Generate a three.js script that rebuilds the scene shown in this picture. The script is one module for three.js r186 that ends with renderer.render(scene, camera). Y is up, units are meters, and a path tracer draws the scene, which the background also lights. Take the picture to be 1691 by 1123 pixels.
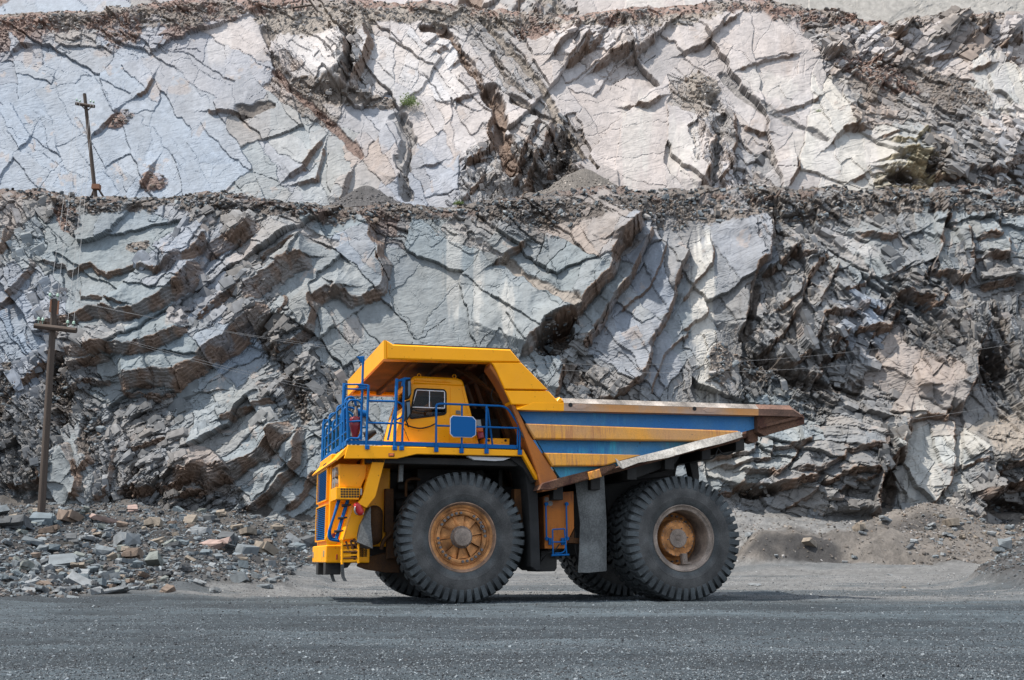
import * as THREE from 'three';
import { mergeGeometries } from 'three/addons/utils/BufferGeometryUtils.js';
import { ConvexGeometry } from 'three/addons/geometries/ConvexGeometry.js';
import { RoundedBoxGeometry } from 'three/addons/geometries/RoundedBoxGeometry.js';

// ---------- camera, sky, sun, exposure ----------
const FOCAL = 1800, PITCH = 0.199, EYE = 0.95, PW = 1691, PH = 1123;       // focal length in photo pixels
const scene = new THREE.Scene();
const camera = new THREE.PerspectiveCamera(2 * Math.atan(PH / 2 / FOCAL) * 180 / Math.PI, PW / PH, 0.1, 2000);
camera.position.set(0, EYE, 0); camera.rotation.x = PITCH;
const renderer = new THREE.WebGLRenderer({ antialias: true });
renderer.toneMapping = THREE.LinearToneMapping;
renderer.toneMappingExposure = 1.34;
renderer.shadowMap.enabled = true;
const SUNDIR = new THREE.Vector3(-0.44, 0.88, 0.17).normalize();
const sun = new THREE.DirectionalLight(new THREE.Color(1.0, 0.93, 0.85), 5.0);
sun.name = 'sun';
sun.position.copy(SUNDIR).multiplyScalar(200).add(new THREE.Vector3(0, 0, -45));
sun.target.position.set(0, 0, -45);
sun.castShadow = true; sun.shadow.radius = 2.5; sun.shadow.mapSize.set(4096, 4096);
Object.assign(sun.shadow.camera, { left: -70, right: 70, top: 70, bottom: -70, near: 20, far: 400 });
scene.add(sun, sun.target);
{                                                                        // a thin, bright, even high haze
  const w = 128, h = 64, d = new Float32Array(w * h * 4);
  for (let j = 0; j < h; j++) for (let i = 0; i < w; i++) {
    const el = ((j + 0.5) / h - 0.5) * Math.PI, up = Math.max(0, Math.sin(el)), k = Math.pow(1 - up, 2), o = (j * w + i) * 4;
    const below = el < 0 ? 0.35 : 1;
    d[o] = below * (0.73 + 0.11 * k); d[o + 1] = below * (0.86 + 0.07 * k); d[o + 2] = below * (1.05 + 0.02 * k); d[o + 3] = 1;
  }
  const sky = new THREE.DataTexture(d, w, h, THREE.RGBAFormat, THREE.FloatType);
  sky.mapping = THREE.EquirectangularReflectionMapping; sky.magFilter = sky.minFilter = THREE.LinearFilter; sky.needsUpdate = true;
  scene.background = sky; scene.environment = sky;
}

// ---------- helpers ----------
let seedState = 12345;
const rnd = () => { seedState = (seedState + 0x6d2b79f5) | 0; let t = Math.imul(seedState ^ (seedState >>> 15), 1 | seedState); t = (t + Math.imul(t ^ (t >>> 7), 61 | t)) ^ t; return ((t ^ (t >>> 14)) >>> 0) / 4294967296; };
const rr = (a, b) => a + (b - a) * rnd();
const clamp = (x, a, b) => Math.min(b, Math.max(a, x)), lerp = (a, b, t) => a + (b - a) * t;
const sstep = (a, b, x) => { const t = clamp((x - a) / (b - a), 0, 1); return t * t * (3 - 2 * t); };
const hash2 = (x, y, s = 0) => { let h = Math.imul(x, 374761393) ^ Math.imul(y, 668265263) ^ Math.imul(s + 1, 1274126177); h = Math.imul(h ^ (h >>> 13), 1274126177); h = Math.imul(h ^ (h >>> 15), 2246822519); return ((h ^ (h >>> 16)) >>> 0) / 4294967296; };
function vnoise(x, y, s = 0) {                                           // value noise, -1..1
  const ix = Math.floor(x), iy = Math.floor(y), fx = x - ix, fy = y - iy, u = fx * fx * (3 - 2 * fx), v = fy * fy * (3 - 2 * fy);
  const a = hash2(ix, iy, s), b = hash2(ix + 1, iy, s), c = hash2(ix, iy + 1, s), d = hash2(ix + 1, iy + 1, s);
  return 2 * (a + (b - a) * u + (c - a) * v + (a - b - c + d) * u * v) - 1;
}
function fbm(x, y, oct = 4, s = 0) { let a = 0, k = 0.5; for (let i = 0; i < oct; i++) { a += k * vnoise(x, y, s + i); x = x * 2.03 + 17.1; y = y * 2.03 + 5.7; k *= 0.5; } return a; }
const names = new Map();
const numbered = (n) => { const k = names.get(n) ?? 0; names.set(n, k + 1); return k ? n + '_' + String(k).padStart(3, '0') : n; };
function tag(o, label, category, group, kind) { if (label) o.userData.label = label; if (category) o.userData.category = category; if (group) o.userData.group = group; if (kind) o.userData.kind = kind; return o; }
function mesh(name, geo, mat, parent = scene) { const m = new THREE.Mesh(geo, mat); m.name = parent === scene ? numbered(name) : name; m.castShadow = m.receiveShadow = true; parent.add(m); return m; }
function group(name, parent = scene) { const g = new THREE.Group(); g.name = parent === scene ? numbered(name) : name; parent.add(g); return g; }
// where the ray of a photograph pixel goes
const CP = Math.cos(PITCH), SP = Math.sin(PITCH);
const ray = (px, py) => { const y = (PH / 2 - py) / FOCAL; return new THREE.Vector3((px - PW / 2) / FOCAL, y * CP + SP, y * SP - CP); };
const atDepth = (px, py, dist) => { const r = ray(px, py); return r.multiplyScalar(-dist / r.z).add(camera.position); };

function dataTex(n, fn, srgb) {                                          // fn(u, v) -> [r, g, b] 0..1, tileable if fn is
  const d = new Uint8Array(n * n * 4);
  for (let j = 0; j < n; j++) for (let i = 0; i < n; i++) { const c = fn(i / n, j / n, i, j), o = (j * n + i) * 4; for (let k = 0; k < 3; k++) d[o + k] = clamp(Math.round(c[k] * 255), 0, 255); d[o + 3] = 255; }
  const t = new THREE.DataTexture(d, n, n); t.wrapS = t.wrapT = THREE.RepeatWrapping; t.magFilter = THREE.LinearFilter; t.minFilter = THREE.LinearMipmapLinearFilter; t.generateMipmaps = true;
  if (srgb) t.colorSpace = THREE.SRGBColorSpace; t.needsUpdate = true; return t;
}
function tnoise(u, v, f, s) {                                            // tileable value noise, f cells per tile, -1..1
  const x = u * f, y = v * f, ix = Math.floor(x), iy = Math.floor(y), fx = x - ix, fy = y - iy, p = fx * fx * (3 - 2 * fx), q = fy * fy * (3 - 2 * fy), w = (k) => ((k % f) + f) % f;
  const a = hash2(w(ix), w(iy), s), b = hash2(w(ix + 1), w(iy), s), c = hash2(w(ix), w(iy + 1), s), d = hash2(w(ix + 1), w(iy + 1), s);
  return 2 * (a + (b - a) * p + (c - a) * q + (a - b - c + d) * p * q) - 1;
}
const tfbm = (u, v, f, oct, s) => { let a = 0, k = 0.5; for (let i = 0; i < oct; i++) { a += k * tnoise(u, v, f, s + i); f *= 2; k *= 0.5; } return a; };
const rep = (t, x, y = x) => { const c = t.clone(); c.repeat.set(x, y); c.needsUpdate = true; return c; };
const std = (o) => new THREE.MeshStandardMaterial(o);
const lin = (r, g, b) => new THREE.Color().setRGB(r, g, b);
// ---------- the quarry faces: two rock benches and the foot of a third, as real relief ----------
// Rock and soil colours are those of the matter (slate, stained joints, soil), save shade painted into a few dark hollows, traced feature by feature in photograph pixels on each face's plane.
const ROCK = { B: [0.228, 0.262, 0.304], V: [0.258, 0.27, 0.297], P: [0.378, 0.342, 0.324], W: [0.44, 0.415, 0.4], G: [0.194, 0.221, 0.230], H: [0.243, 0.257, 0.257], L: [0.43, 0.413, 0.378], R: [0.167, 0.158, 0.151], N: [0.234, 0.221, 0.211], D: [0.078, 0.063, 0.052], T: [0.228, 0.195, 0.162], U: [0.15, 0.125, 0.105], K: [0.153, 0.095, 0.072], O: [0.3, 0.245, 0.21], E: [0.150, 0.098, 0.068], Y: [0.27, 0.225, 0.14] };
const zoomAt = { 1: [0, 0, 2.955], 2: [560, 0, 2.954], 3: [1130, 0, 2.955], 4: [0, 320, 2.955], 5: [560, 320, 2.954], 6: [1130, 320, 2.955], 7: [0, 700, 2.655], 8: [1130, 700, 2.654] };
const W = (k, ...p) => { const [x0, y0, s] = zoomAt[k], out = []; for (let i = 0; i < p.length; i += 2) out.push([x0 + p[i] / s, y0 + p[i + 1] / s]); return out; };
const ledge = (p, T, w, L = 70, col = 'E') => ({ p, T, w, L, col });
const gully = (p, w, depth, col, rough) => ({ p, w, depth, col, rough });
const soil = (k, x, y, rx, ry, rot, col, rough = 0.5, lift = 0, edge = 0.35) => { const [q] = W(k, x, y), s = zoomAt[k][2]; return { x: q[0], y: q[1], rx: rx / s, ry: ry / s, c: Math.cos(rot * Math.PI / 180), s: Math.sin(rot * Math.PI / 180), col, rough, lift, edge }; };
// zone anchors: x, y, rock, block size, roughness, dip of the main joints in degrees
const lowerZones = [
  [30, 350, 'N', 22, .7, 60], [60, 420, 'H', 26, .7, 65], [20, 480, 'V', 30, .5, 62], [30, 560, 'B', 34, .5, 60], [20, 680, 'R', 13, .9, 60], [60, 760, 'R', 13, .9, 65], [110, 640, 'R', 16, .9, 50],
  [110, 420, 'G', 80, .2, 20], [200, 400, 'G', 110, .12, 15], [180, 480, 'G', 110, .12, 10], [260, 540, 'G', 100, .15, 160], [230, 610, 'G', 60, .4, 160], [290, 600, 'G', 70, .3, 165], [150, 560, 'N', 34, .6, 20],
  [270, 400, 'V', 34, .6, 120], [330, 440, 'V', 40, .5, 130], [400, 360, 'N', 26, .8, 140], [460, 400, 'N', 46, .5, 140], [350, 500, 'V', 30, .7, 140], [410, 510, 'N', 26, .8, 140], [380, 580, 'B', 44, .5, 135],
  [500, 470, 'H', 60, .3, 130], [450, 560, 'R', 22, .9, 140], [470, 640, 'N', 20, .9, 140], [400, 660, 'H', 60, .4, 135], [350, 680, 'H', 36, .6, 150], [260, 680, 'R', 18, .9, 150], [220, 740, 'N', 20, .8, 150], [180, 790, 'N', 18, .8, 70],
  [300, 760, 'N', 24, .8, 155], [110, 790, 'H', 90, .15, 70], [350, 760, 'O', 40, .5, 150], [420, 730, 'H', 60, .4, 145], [470, 780, 'H', 50, .4, 140], [520, 760, 'H', 40, .6, 130], [330, 830, 'R', 14, .9, 150], [250, 830, 'R', 14, .9, 140],
  [520, 360, 'G', 26, .6, 20], [580, 380, 'G', 60, .3, 60], [600, 420, 'V', 60, .25, 60], [600, 500, 'H', 90, .2, 40], [560, 560, 'H', 40, .5, 60], [540, 640, 'R', 20, .8, 60],
  [680, 360, 'G', 22, .5, 10], [640, 350, 'K', 16, .5, 10], [720, 440, 'G', 110, .1, 75], [680, 500, 'H', 120, .1, 70], [760, 500, 'H', 110, .1, 70], [830, 440, 'H', 60, .2, 50], [860, 530, 'H', 90, .15, 60], [930, 450, 'G', 90, .15, 55], [960, 400, 'O', 50, .3, 40],
  [880, 370, 'R', 20, .7, 30], [800, 370, 'N', 26, .6, 30], [1000, 480, 'H', 60, .3, 55], [1060, 450, 'V', 70, .25, 55], [1040, 560, 'V', 60, .3, 55], [1100, 500, 'V', 70, .25, 60], [960, 620, 'R', 24, .8, 30], [1000, 640, 'N', 30, .7, 40], [900, 620, 'H', 40, .5, 60],
  [1150, 420, 'N', 50, .3, 75], [1140, 520, 'H', 60, .2, 80], [1210, 420, 'V', 60, .2, 80], [1210, 500, 'N', 40, .3, 80], [1200, 590, 'N', 30, .5, 70], [1170, 640, 'N', 24, .5, 70], [1240, 600, 'R', 16, .9, 70],
  [1290, 400, 'N', 26, .8, 70], [1310, 470, 'N', 26, .8, 65], [1300, 560, 'N', 26, .9, 65], [1370, 500, 'N', 30, .8, 65], [1370, 580, 'N', 26, .9, 65], [1350, 640, 'R', 14, .9, 30], [1280, 690, 'G', 22, .8, 60], [1420, 540, 'V', 36, .7, 30],
  [1430, 420, 'H', 50, .4, 35], [1390, 380, 'N', 26, .7, 35], [1480, 400, 'N', 36, .6, 50], [1500, 480, 'R', 22, .9, 30], [1420, 620, 'N', 26, .8, 20], [1480, 600, 'O', 46, .5, 35], [1520, 640, 'O', 50, .5, 35], [1430, 690, 'N', 26, .8, 20], [1540, 560, 'R', 22, .9, 60],
  [1560, 400, 'H', 36, .6, 80], [1590, 430, 'N', 30, .7, 80], [1650, 390, 'H', 36, .6, 5], [1650, 450, 'N', 30, .7, 5], [1640, 540, 'N', 24, .9, 80], [1660, 640, 'R', 18, .9, 60], [1620, 640, 'N', 34, .6, 75],
  [1190, 770, 'H', 60, .4, 80], [1270, 750, 'H', 40, .7, 15], [1310, 720, 'H', 40, .7, 15], [1350, 760, 'N', 44, .6, 10], [1280, 820, 'N', 34, .6, 40], [1400, 740, 'N', 40, .7, 10], [1400, 820, 'R', 24, .8, 10], [1460, 760, 'R', 30, .8, 80],
  [1520, 760, 'L', 60, .4, 80], [1570, 760, 'L', 40, .5, 75], [1600, 790, 'N', 22, .7, 60], [1650, 730, 'T', 60, .4, 40], [1660, 800, 'R', 26, .9, 20], [1200, 840, 'N', 24, .7, 20], [800, 700, 'H', 60, .3, 60], [650, 700, 'H', 50, .4, 60],
  [30, 620, 'V', 22, .8, 62], [90, 520, 'V', 26, .7, 60],
];
const upperZones = [
  [40, 60, 'K', 12, .6, 20], [120, 60, 'N', 16, .6, 20], [230, 50, 'V', 20, .6, 20], [300, 40, 'K', 14, .6, 20], [60, 100, 'B', 40, .3, 25], [60, 160, 'B', 60, .2, 55], [30, 220, 'B', 50, .2, 50], [120, 150, 'B', 70, .15, 50], [180, 120, 'B', 60, .2, 45],
  [200, 200, 'B', 80, .12, 50], [140, 260, 'B', 60, .18, 55], [60, 270, 'B', 50, .2, 50], [250, 270, 'B', 50, .2, 55], [260, 130, 'V', 60, .2, 40], [340, 90, 'V', 60, .18, 40], [400, 70, 'P', 46, .2, 40], [400, 120, 'V', 50, .2, 45], [350, 160, 'V', 110, .1, 50],
  [300, 210, 'B', 90, .12, 50], [340, 270, 'B', 60, .15, 55], [420, 200, 'N', 60, .3, 60], [450, 240, 'H', 80, .15, 60], [500, 220, 'H', 60, .2, 55], [490, 280, 'V', 60, .3, 60], [420, 300, 'H', 50, .3, 60], [540, 290, 'H', 50, .3, 60],
  [500, 70, 'W', 36, .3, 35], [540, 130, 'W', 36, .3, 35], [470, 130, 'O', 14, .7, 50], [520, 170, 'U', 14, .6, 20], [620, 90, 'W', 40, .3, 30], [650, 60, 'P', 30, .4, 30], [700, 90, 'W', 30, .3, 30], [730, 130, 'W', 34, .3, 30], [580, 100, 'N', 24, .9, 60],
  [640, 220, 'V', 70, .15, 60], [610, 270, 'O', 50, .2, 50], [720, 200, 'P', 50, .2, 50], [730, 270, 'V', 60, .2, 55], [760, 230, 'P', 40, .3, 55], [690, 310, 'V', 50, .3, 60], [790, 130, 'P', 24, .5, 50], [820, 60, 'N', 22, .6, 50], [850, 180, 'P', 40, .3, 50], [850, 130, 'N', 22, .5, 50],
  [890, 200, 'N', 30, .5, 60], [880, 280, 'R', 22, .9, 60], [930, 230, 'R', 24, .9, 60], [930, 280, 'D', 18, .9, 60], [800, 300, 'N', 20, .8, 70],
  [920, 90, 'P', 36, .3, 30], [960, 60, 'P', 30, .7, 140], [1010, 80, 'P', 26, .8, 140], [1050, 70, 'N', 24, .9, 60], [960, 150, 'P', 90, .12, 40], [1040, 160, 'P', 110, .1, 60], [1000, 240, 'P', 110, .1, 70], [1080, 230, 'P', 120, .08, 80], [1130, 260, 'P', 90, .1, 85], [1080, 290, 'P', 90, .1, 80],
  [1100, 80, 'P', 70, .2, 45], [1160, 60, 'P', 50, .25, 45], [1230, 60, 'P', 60, .2, 45], [1230, 110, 'P', 60, .2, 45], [1290, 80, 'P', 60, .2, 60], [1300, 140, 'P', 70, .15, 70], [1180, 120, 'P', 40, .3, 40],
  [1150, 160, 'T', 12, .5, 30], [1170, 240, 'P', 18, .95, 80], [1200, 220, 'N', 22, .8, 60], [1200, 280, 'P', 22, .9, 60], [1250, 190, 'P', 50, .2, 45], [1300, 220, 'P', 60, .2, 70], [1260, 260, 'N', 30, .6, 60], [1310, 270, 'P', 50, .2, 80], [1370, 260, 'L', 60, .2, 80], [1420, 250, 'L', 60, .25, 70], [1380, 180, 'L', 40, .3, 40],
  [1370, 60, 'N', 20, .95, 30], [1400, 80, 'P', 22, 1, 140], [1460, 80, 'P', 26, 1, 135], [1440, 100, 'N', 18, 1, 140], [1500, 50, 'P', 26, 1, 135], [1560, 40, 'N', 30, 1, 135], [1600, 60, 'O', 34, .9, 135], [1650, 50, 'P', 30, 1, 120], [1690, 60, 'P', 30, 1, 120], [1560, 100, 'P', 40, .6, 140],
  [1440, 140, 'U', 12, .6, 30], [1500, 130, 'U', 12, .6, 30], [1560, 170, 'U', 12, .6, 30], [1640, 150, 'L', 44, .4, 70], [1680, 160, 'L', 40, .4, 80], [1490, 170, 'N', 18, .8, 30], [1450, 190, 'O', 20, .8, 30], [1530, 200, 'N', 20, .8, 30], [1600, 210, 'N', 16, .8, 30],
  [1490, 240, 'H', 34, .6, 60], [1510, 280, 'Y', 26, .95, 10], [1560, 260, 'N', 26, .9, 30], [1620, 250, 'N', 18, .9, 25], [1660, 210, 'P', 24, .8, 30], [1670, 280, 'N', 22, .9, 20], [1600, 300, 'R', 16, .9, 20],
];
const lowerLedges = [
  ledge(W(4, 235, 350, 330, 365, 350, 395, 470, 360, 560, 425, 690, 385, 780, 400, 860, 375, 900, 340), .45, 6), ledge(W(4, 250, 640, 400, 625, 470, 590, 600, 610, 700, 590, 830, 520, 950, 455, 965, 400), .95, 16), ledge(W(4, 420, 490, 430, 540, 540, 545, 640, 575), .3, 4),
  ledge(W(4, 280, 790, 410, 780, 560, 760, 680, 770, 790, 735, 870, 700, 900, 690), .85, 15), ledge(W(4, 380, 850, 440, 830, 540, 815), .6, 10), ledge(W(4, 640, 900, 690, 895, 860, 890, 960, 830, 1010, 780, 1110, 720, 1200, 640, 1270, 580), 1.35, 25), ledge(W(4, 1040, 275, 1120, 235, 1200, 195, 1235, 178), .9, 20),
  ledge(W(4, 1230, 490, 1340, 405, 1440, 330, 1490, 330), 1.1, 22), ledge(W(4, 1300, 345, 1380, 290, 1445, 250), .4, 5), ledge(W(4, 1370, 750, 1440, 742, 1520, 660, 1540, 530, 1600, 470, 1655, 468), .8, 10), ledge(W(5, 0, 470, 60, 505, 110, 505, 212, 462, 205, 340, 150, 190, 125, 140), .8, 13),
  ledge(W(4, 1100, 1110, 1190, 1075, 1290, 1030, 1335, 1020), .5, 8), ledge(W(4, 640, 980, 770, 1000, 860, 965, 880, 940), .5, 8), ledge(W(4, 380, 960, 440, 915, 530, 925), .5, 8), ledge(W(4, 0, 540, 60, 500, 130, 420, 150, 360), .5, 8), ledge(W(4, 0, 330, 30, 260, 45, 190), .5, 8), ledge(W(4, 100, 940, 200, 850, 270, 770, 300, 700), .5, 9),
  ledge(W(4, 860, 380, 930, 330, 1000, 260), .7, 12), ledge(W(4, 900, 470, 960, 420, 975, 380), .6, 8), ledge(W(4, 1000, 620, 1080, 560, 1170, 490), .5, 9), ledge(W(4, 1160, 250, 1230, 190, 1235, 170), .4, 6), ledge(W(4, 1380, 600, 1400, 550, 1395, 540), .4, 6),
  ledge(W(7, 820, 215, 920, 225, 1040, 180, 1160, 120, 1245, 30), 1.3, 24), ledge(W(7, 1100, 360, 1200, 290, 1300, 180, 1312, 60), .9, 12), ledge(W(7, 1280, 350, 1380, 235, 1430, 205), .7, 10), ledge(W(7, 570, 300, 640, 290, 760, 275, 870, 255, 910, 200), .8, 14), ledge(W(7, 350, 322, 378, 300, 345, 190, 300, 130), .6, 9),
  ledge(W(7, 790, 330, 900, 300, 960, 260), .6, 8), ledge(W(7, 60, 262, 130, 255, 170, 225), .6, 9), ledge(W(7, 600, 120, 700, 90, 750, 80), .4, 6), ledge(W(7, 370, 220, 430, 175, 420, 160), .4, 6), ledge(W(7, 450, 330, 500, 250, 510, 130), .4, 6),
  ledge(W(5, 905, 760, 925, 720, 1010, 655, 1110, 598, 1170, 565, 1200, 520, 1290, 420, 1340, 300, 1420, 210, 1440, 170), 1.5, 13, 90), ledge(W(5, 1190, 745, 1290, 620, 1340, 530, 1420, 420, 1470, 310, 1500, 210), 1.0, 8, 60), ledge(W(5, 1290, 992, 1400, 950, 1480, 880, 1490, 790, 1478, 760, 1560, 640, 1620, 500, 1684, 300), .9, 8, 60), ledge(W(5, 780, 325, 830, 292, 890, 262), .8, 9), ledge(W(5, 1340, 270, 1400, 265, 1440, 180), .6, 8),
  ledge(W(5, 1060, 960, 1070, 900, 1095, 850), .7, 8), ledge(W(5, 1520, 970, 1540, 880, 1575, 780, 1684, 690), .4, 4), ledge(W(5, 1380, 580, 1500, 470, 1560, 370, 1590, 260), .3, 3),
  ledge(W(6, 0, 660, 40, 620, 100, 590, 100, 570), .4, 4), ledge(W(6, 0, 510, 40, 440, 125, 350, 130, 260), .4, 4),
  ledge(W(6, 290, 640, 330, 480, 335, 350, 390, 320, 405, 110), .9, 9), ledge(W(6, 390, 760, 470, 690, 540, 560, 560, 470, 640, 335, 665, 310), .7, 8), ledge(W(6, 500, 835, 590, 775, 640, 625, 650, 600, 780, 590, 860, 560), .9, 9), ledge(W(6, 470, 560, 520, 520, 560, 440), .5, 5), ledge(W(6, 640, 560, 690, 480, 735, 350), .6, 6), ledge(W(6, 640, 900, 690, 765, 780, 690, 790, 600), .7, 8), ledge(W(6, 690, 720, 770, 700), .5, 6), ledge(W(6, 700, 800, 775, 772, 780, 730), .6, 6),
  ledge(W(6, 850, 668, 1000, 645, 1040, 570), .7, 9), ledge(W(6, 900, 740, 920, 690, 1010, 650), .4, 5), ledge(W(6, 1310, 1040, 1390, 900, 1405, 760, 1450, 640, 1440, 560), 1.5, 12, 90), ledge(W(6, 1240, 380, 1395, 405, 1405, 360, 1380, 180), .9, 9), ledge(W(6, 1180, 400, 1215, 340, 1270, 120), .7, 9), ledge(W(6, 1500, 420, 1640, 392), .8, 10), ledge(W(6, 1390, 300, 1480, 300, 1580, 290, 1600, 220), .5, 7), ledge(W(6, 1440, 210, 1500, 190, 1545, 180, 1560, 90), .5, 8),
  ledge(W(6, 860, 550, 960, 570, 1010, 530), .7, 8), ledge(W(6, 790, 470, 870, 430, 880, 400), .6, 7), ledge(W(6, 880, 200, 960, 215, 1020, 200), .5, 7), ledge(W(6, 980, 400, 1050, 370), .6, 8), ledge(W(6, 1060, 480, 1150, 510, 1230, 540, 1260, 470), .8, 9), ledge(W(6, 540, 300, 610, 310, 620, 270), .6, 7), ledge(W(6, 400, 380, 460, 350, 530, 280), .7, 9), ledge(W(6, 430, 200, 440, 110), .5, 6), ledge(W(6, 1080, 1110, 1160, 1090, 1250, 1100, 1260, 1060), .6, 8),
  ledge(W(8, 90, 140, 180, 145, 280, 130, 290, 70), .7, 7), ledge(W(8, 170, 190, 360, 160, 370, 110), .6, 6), ledge(W(8, 250, 270, 350, 270, 460, 258, 540, 235), 1.3, 12), ledge(W(8, 270, 215, 380, 215, 440, 170, 460, 130), .7, 7), ledge(W(8, 490, 205, 560, 200, 650, 160, 660, 130), .8, 9), ledge(W(8, 600, 260, 690, 222, 800, 215), .9, 9), ledge(W(8, 650, 330, 660, 290, 790, 250), .5, 6), ledge(W(8, 800, 385, 815, 240, 890, 150, 945, 15), 1.7, 22, 90),
  ledge(W(8, 460, 360, 540, 310, 560, 290), .5, 6), ledge(W(8, 1060, 370, 1105, 290, 1155, 160, 1150, 0), .6, 8), ledge(W(8, 1270, 410, 1310, 290, 1345, 190, 1489, 160), .8, 9), ledge(W(8, 1290, 300, 1400, 270, 1489, 262), 1.6, 16), ledge(W(8, 1160, 200, 1230, 180, 1280, 170), .5, 6), ledge(W(8, 390, 110, 460, 105, 520, 80), .6, 6), ledge(W(8, 700, 130, 830, 112, 840, 60), .7, 8), ledge(W(8, 160, 300, 215, 290, 240, 260), .7, 8),
];
const upperLedges = [
  ledge(W(1, 1040, 548, 1130, 548, 1185, 562), .35, 4, 40), ledge(W(1, 1425, 860, 1500, 805, 1560, 700), .5, 6, 50), ledge(W(1, 1470, 895, 1550, 880, 1580, 730), .4, 4, 50), ledge(W(1, 470, 645, 520, 590, 570, 545), .4, 4, 40), ledge(W(1, 80, 250, 110, 225, 140, 222), .4, 4, 40), ledge(W(1, 680, 470, 715, 455, 745, 395), .3, 3, 40), ledge(W(1, 700, 900, 740, 830), .5, 5, 40),
  ledge(W(2, 20, 430, 40, 330, 50, 200, 20, 160), .9, 9, 60), ledge(W(2, 60, 425, 95, 330, 150, 215, 130, 130), 1.1, 9, 70), ledge(W(2, 610, 975, 690, 890, 700, 870), .6, 6, 50), ledge(W(2, 630, 805, 740, 715, 730, 650, 745, 560), .7, 7, 60), ledge(W(2, 580, 490, 630, 470), .4, 5, 40), ledge(W(2, 560, 310, 585, 290), .3, 3, 30), ledge(W(2, 480, 250, 510, 225), .35, 4, 30),
  ledge(W(2, 1060, 265, 1140, 200, 1180, 150), .6, 6, 50), ledge(W(2, 1130, 295, 1195, 235, 1210, 190), .7, 7, 50), ledge(W(2, 1220, 235, 1260, 205, 1270, 180), .6, 6, 40), ledge(W(2, 1430, 255, 1520, 190, 1480, 150), .9, 9, 50), ledge(W(2, 1260, 310, 1330, 260, 1400, 240), .7, 7, 50), ledge(W(2, 900, 945, 960, 790, 1000, 700, 1030, 620), .8, 9, 50), ledge(W(2, 860, 900, 920, 720, 960, 590), .7, 8, 50), ledge(W(2, 1020, 860, 1080, 720, 1090, 640), 1.0, 9, 50), ledge(W(2, 310, 880, 330, 720, 290, 590), .6, 8, 40), ledge(W(2, 1420, 500, 1500, 510, 1560, 480), .5, 5, 40),
  ledge(W(2, 10, 985, 50, 890, 60, 860), .5, 5, 40), ledge(W(2, 640, 800, 710, 780), .4, 4, 30), ledge(W(2, 430, 800, 470, 790), .3, 3, 30),
  ledge(W(3, 10, 250, 90, 225, 170, 140), .5, 5, 50), ledge(W(3, 200, 130, 240, 100), .4, 4, 40), ledge(W(3, 280, 350, 400, 300, 520, 280), .25, 3, 40), ledge(W(3, 715, 700, 760, 655, 855, 630), .7, 7, 60), ledge(W(3, 480, 548, 570, 525, 640, 490), .35, 4, 40), ledge(W(3, 310, 622, 390, 645), .4, 5, 40), ledge(W(3, 80, 900, 120, 780, 130, 640), .7, 9, 40), ledge(W(3, 180, 860, 240, 700, 215, 560), .7, 9, 40), ledge(W(3, 510, 900, 550, 830, 545, 790), .5, 6, 40),
  ledge(W(3, 700, 270, 770, 250, 800, 220), .8, 8, 40), ledge(W(3, 1000, 180, 1060, 180, 1070, 140), .7, 7, 40), ledge(W(3, 1380, 180, 1450, 130, 1450, 90), 1.1, 12, 60), ledge(W(3, 1590, 250, 1658, 260), .9, 10, 50), ledge(W(3, 1570, 200, 1630, 190, 1650, 130), .8, 9, 50), ledge(W(3, 1180, 300, 1330, 250), .5, 5, 40), ledge(W(3, 1410, 350, 1480, 330), .5, 5, 40), ledge(W(3, 960, 300, 1050, 270, 1060, 250), .6, 6, 40),
  ledge(W(3, 1000, 715, 1090, 730, 1180, 650), .6, 8, 50, 'Y'), ledge(W(3, 990, 790, 1100, 770, 1180, 800), .7, 9, 40, 'Y'), ledge(W(3, 990, 830, 1120, 830, 1220, 860), .9, 12, 40, 'Y'), ledge(W(3, 960, 690, 1010, 680), .4, 4, 30), ledge(W(3, 1240, 870, 1330, 850, 1380, 820), .7, 8, 40), ledge(W(3, 1460, 830, 1560, 800, 1658, 740), .9, 10, 50), ledge(W(3, 830, 880, 870, 860), .4, 4, 30),
];
const lowerCracks = [W(5, 590, 430, 520, 520, 440, 590, 410, 640), W(5, 945, 580, 930, 700, 860, 765), W(5, 945, 580, 1010, 602, 1090, 606), W(5, 220, 430, 260, 520, 350, 650, 420, 725), W(5, 400, 200, 560, 210, 720, 290, 800, 330), W(5, 140, 180, 260, 160, 400, 185), W(5, 580, 430, 700, 455, 820, 470, 870, 420), W(5, 1290, 700, 1390, 715, 1415, 680, 1395, 600), W(5, 640, 440, 650, 600, 700, 660), W(5, 820, 480, 850, 620, 830, 690), W(6, 180, 460, 300, 430, 330, 440), W(4, 330, 370, 350, 300, 385, 240), W(4, 385, 450, 410, 520, 400, 600), W(4, 1100, 890, 1150, 960, 1140, 1060), W(4, 1580, 180, 1655, 200), W(4, 930, 220, 1000, 290, 1040, 330), W(6, 1080, 800, 1130, 880, 1200, 920), W(6, 950, 860, 1100, 870, 1300, 920), W(8, 990, 60, 1000, 200, 970, 350)];
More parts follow.
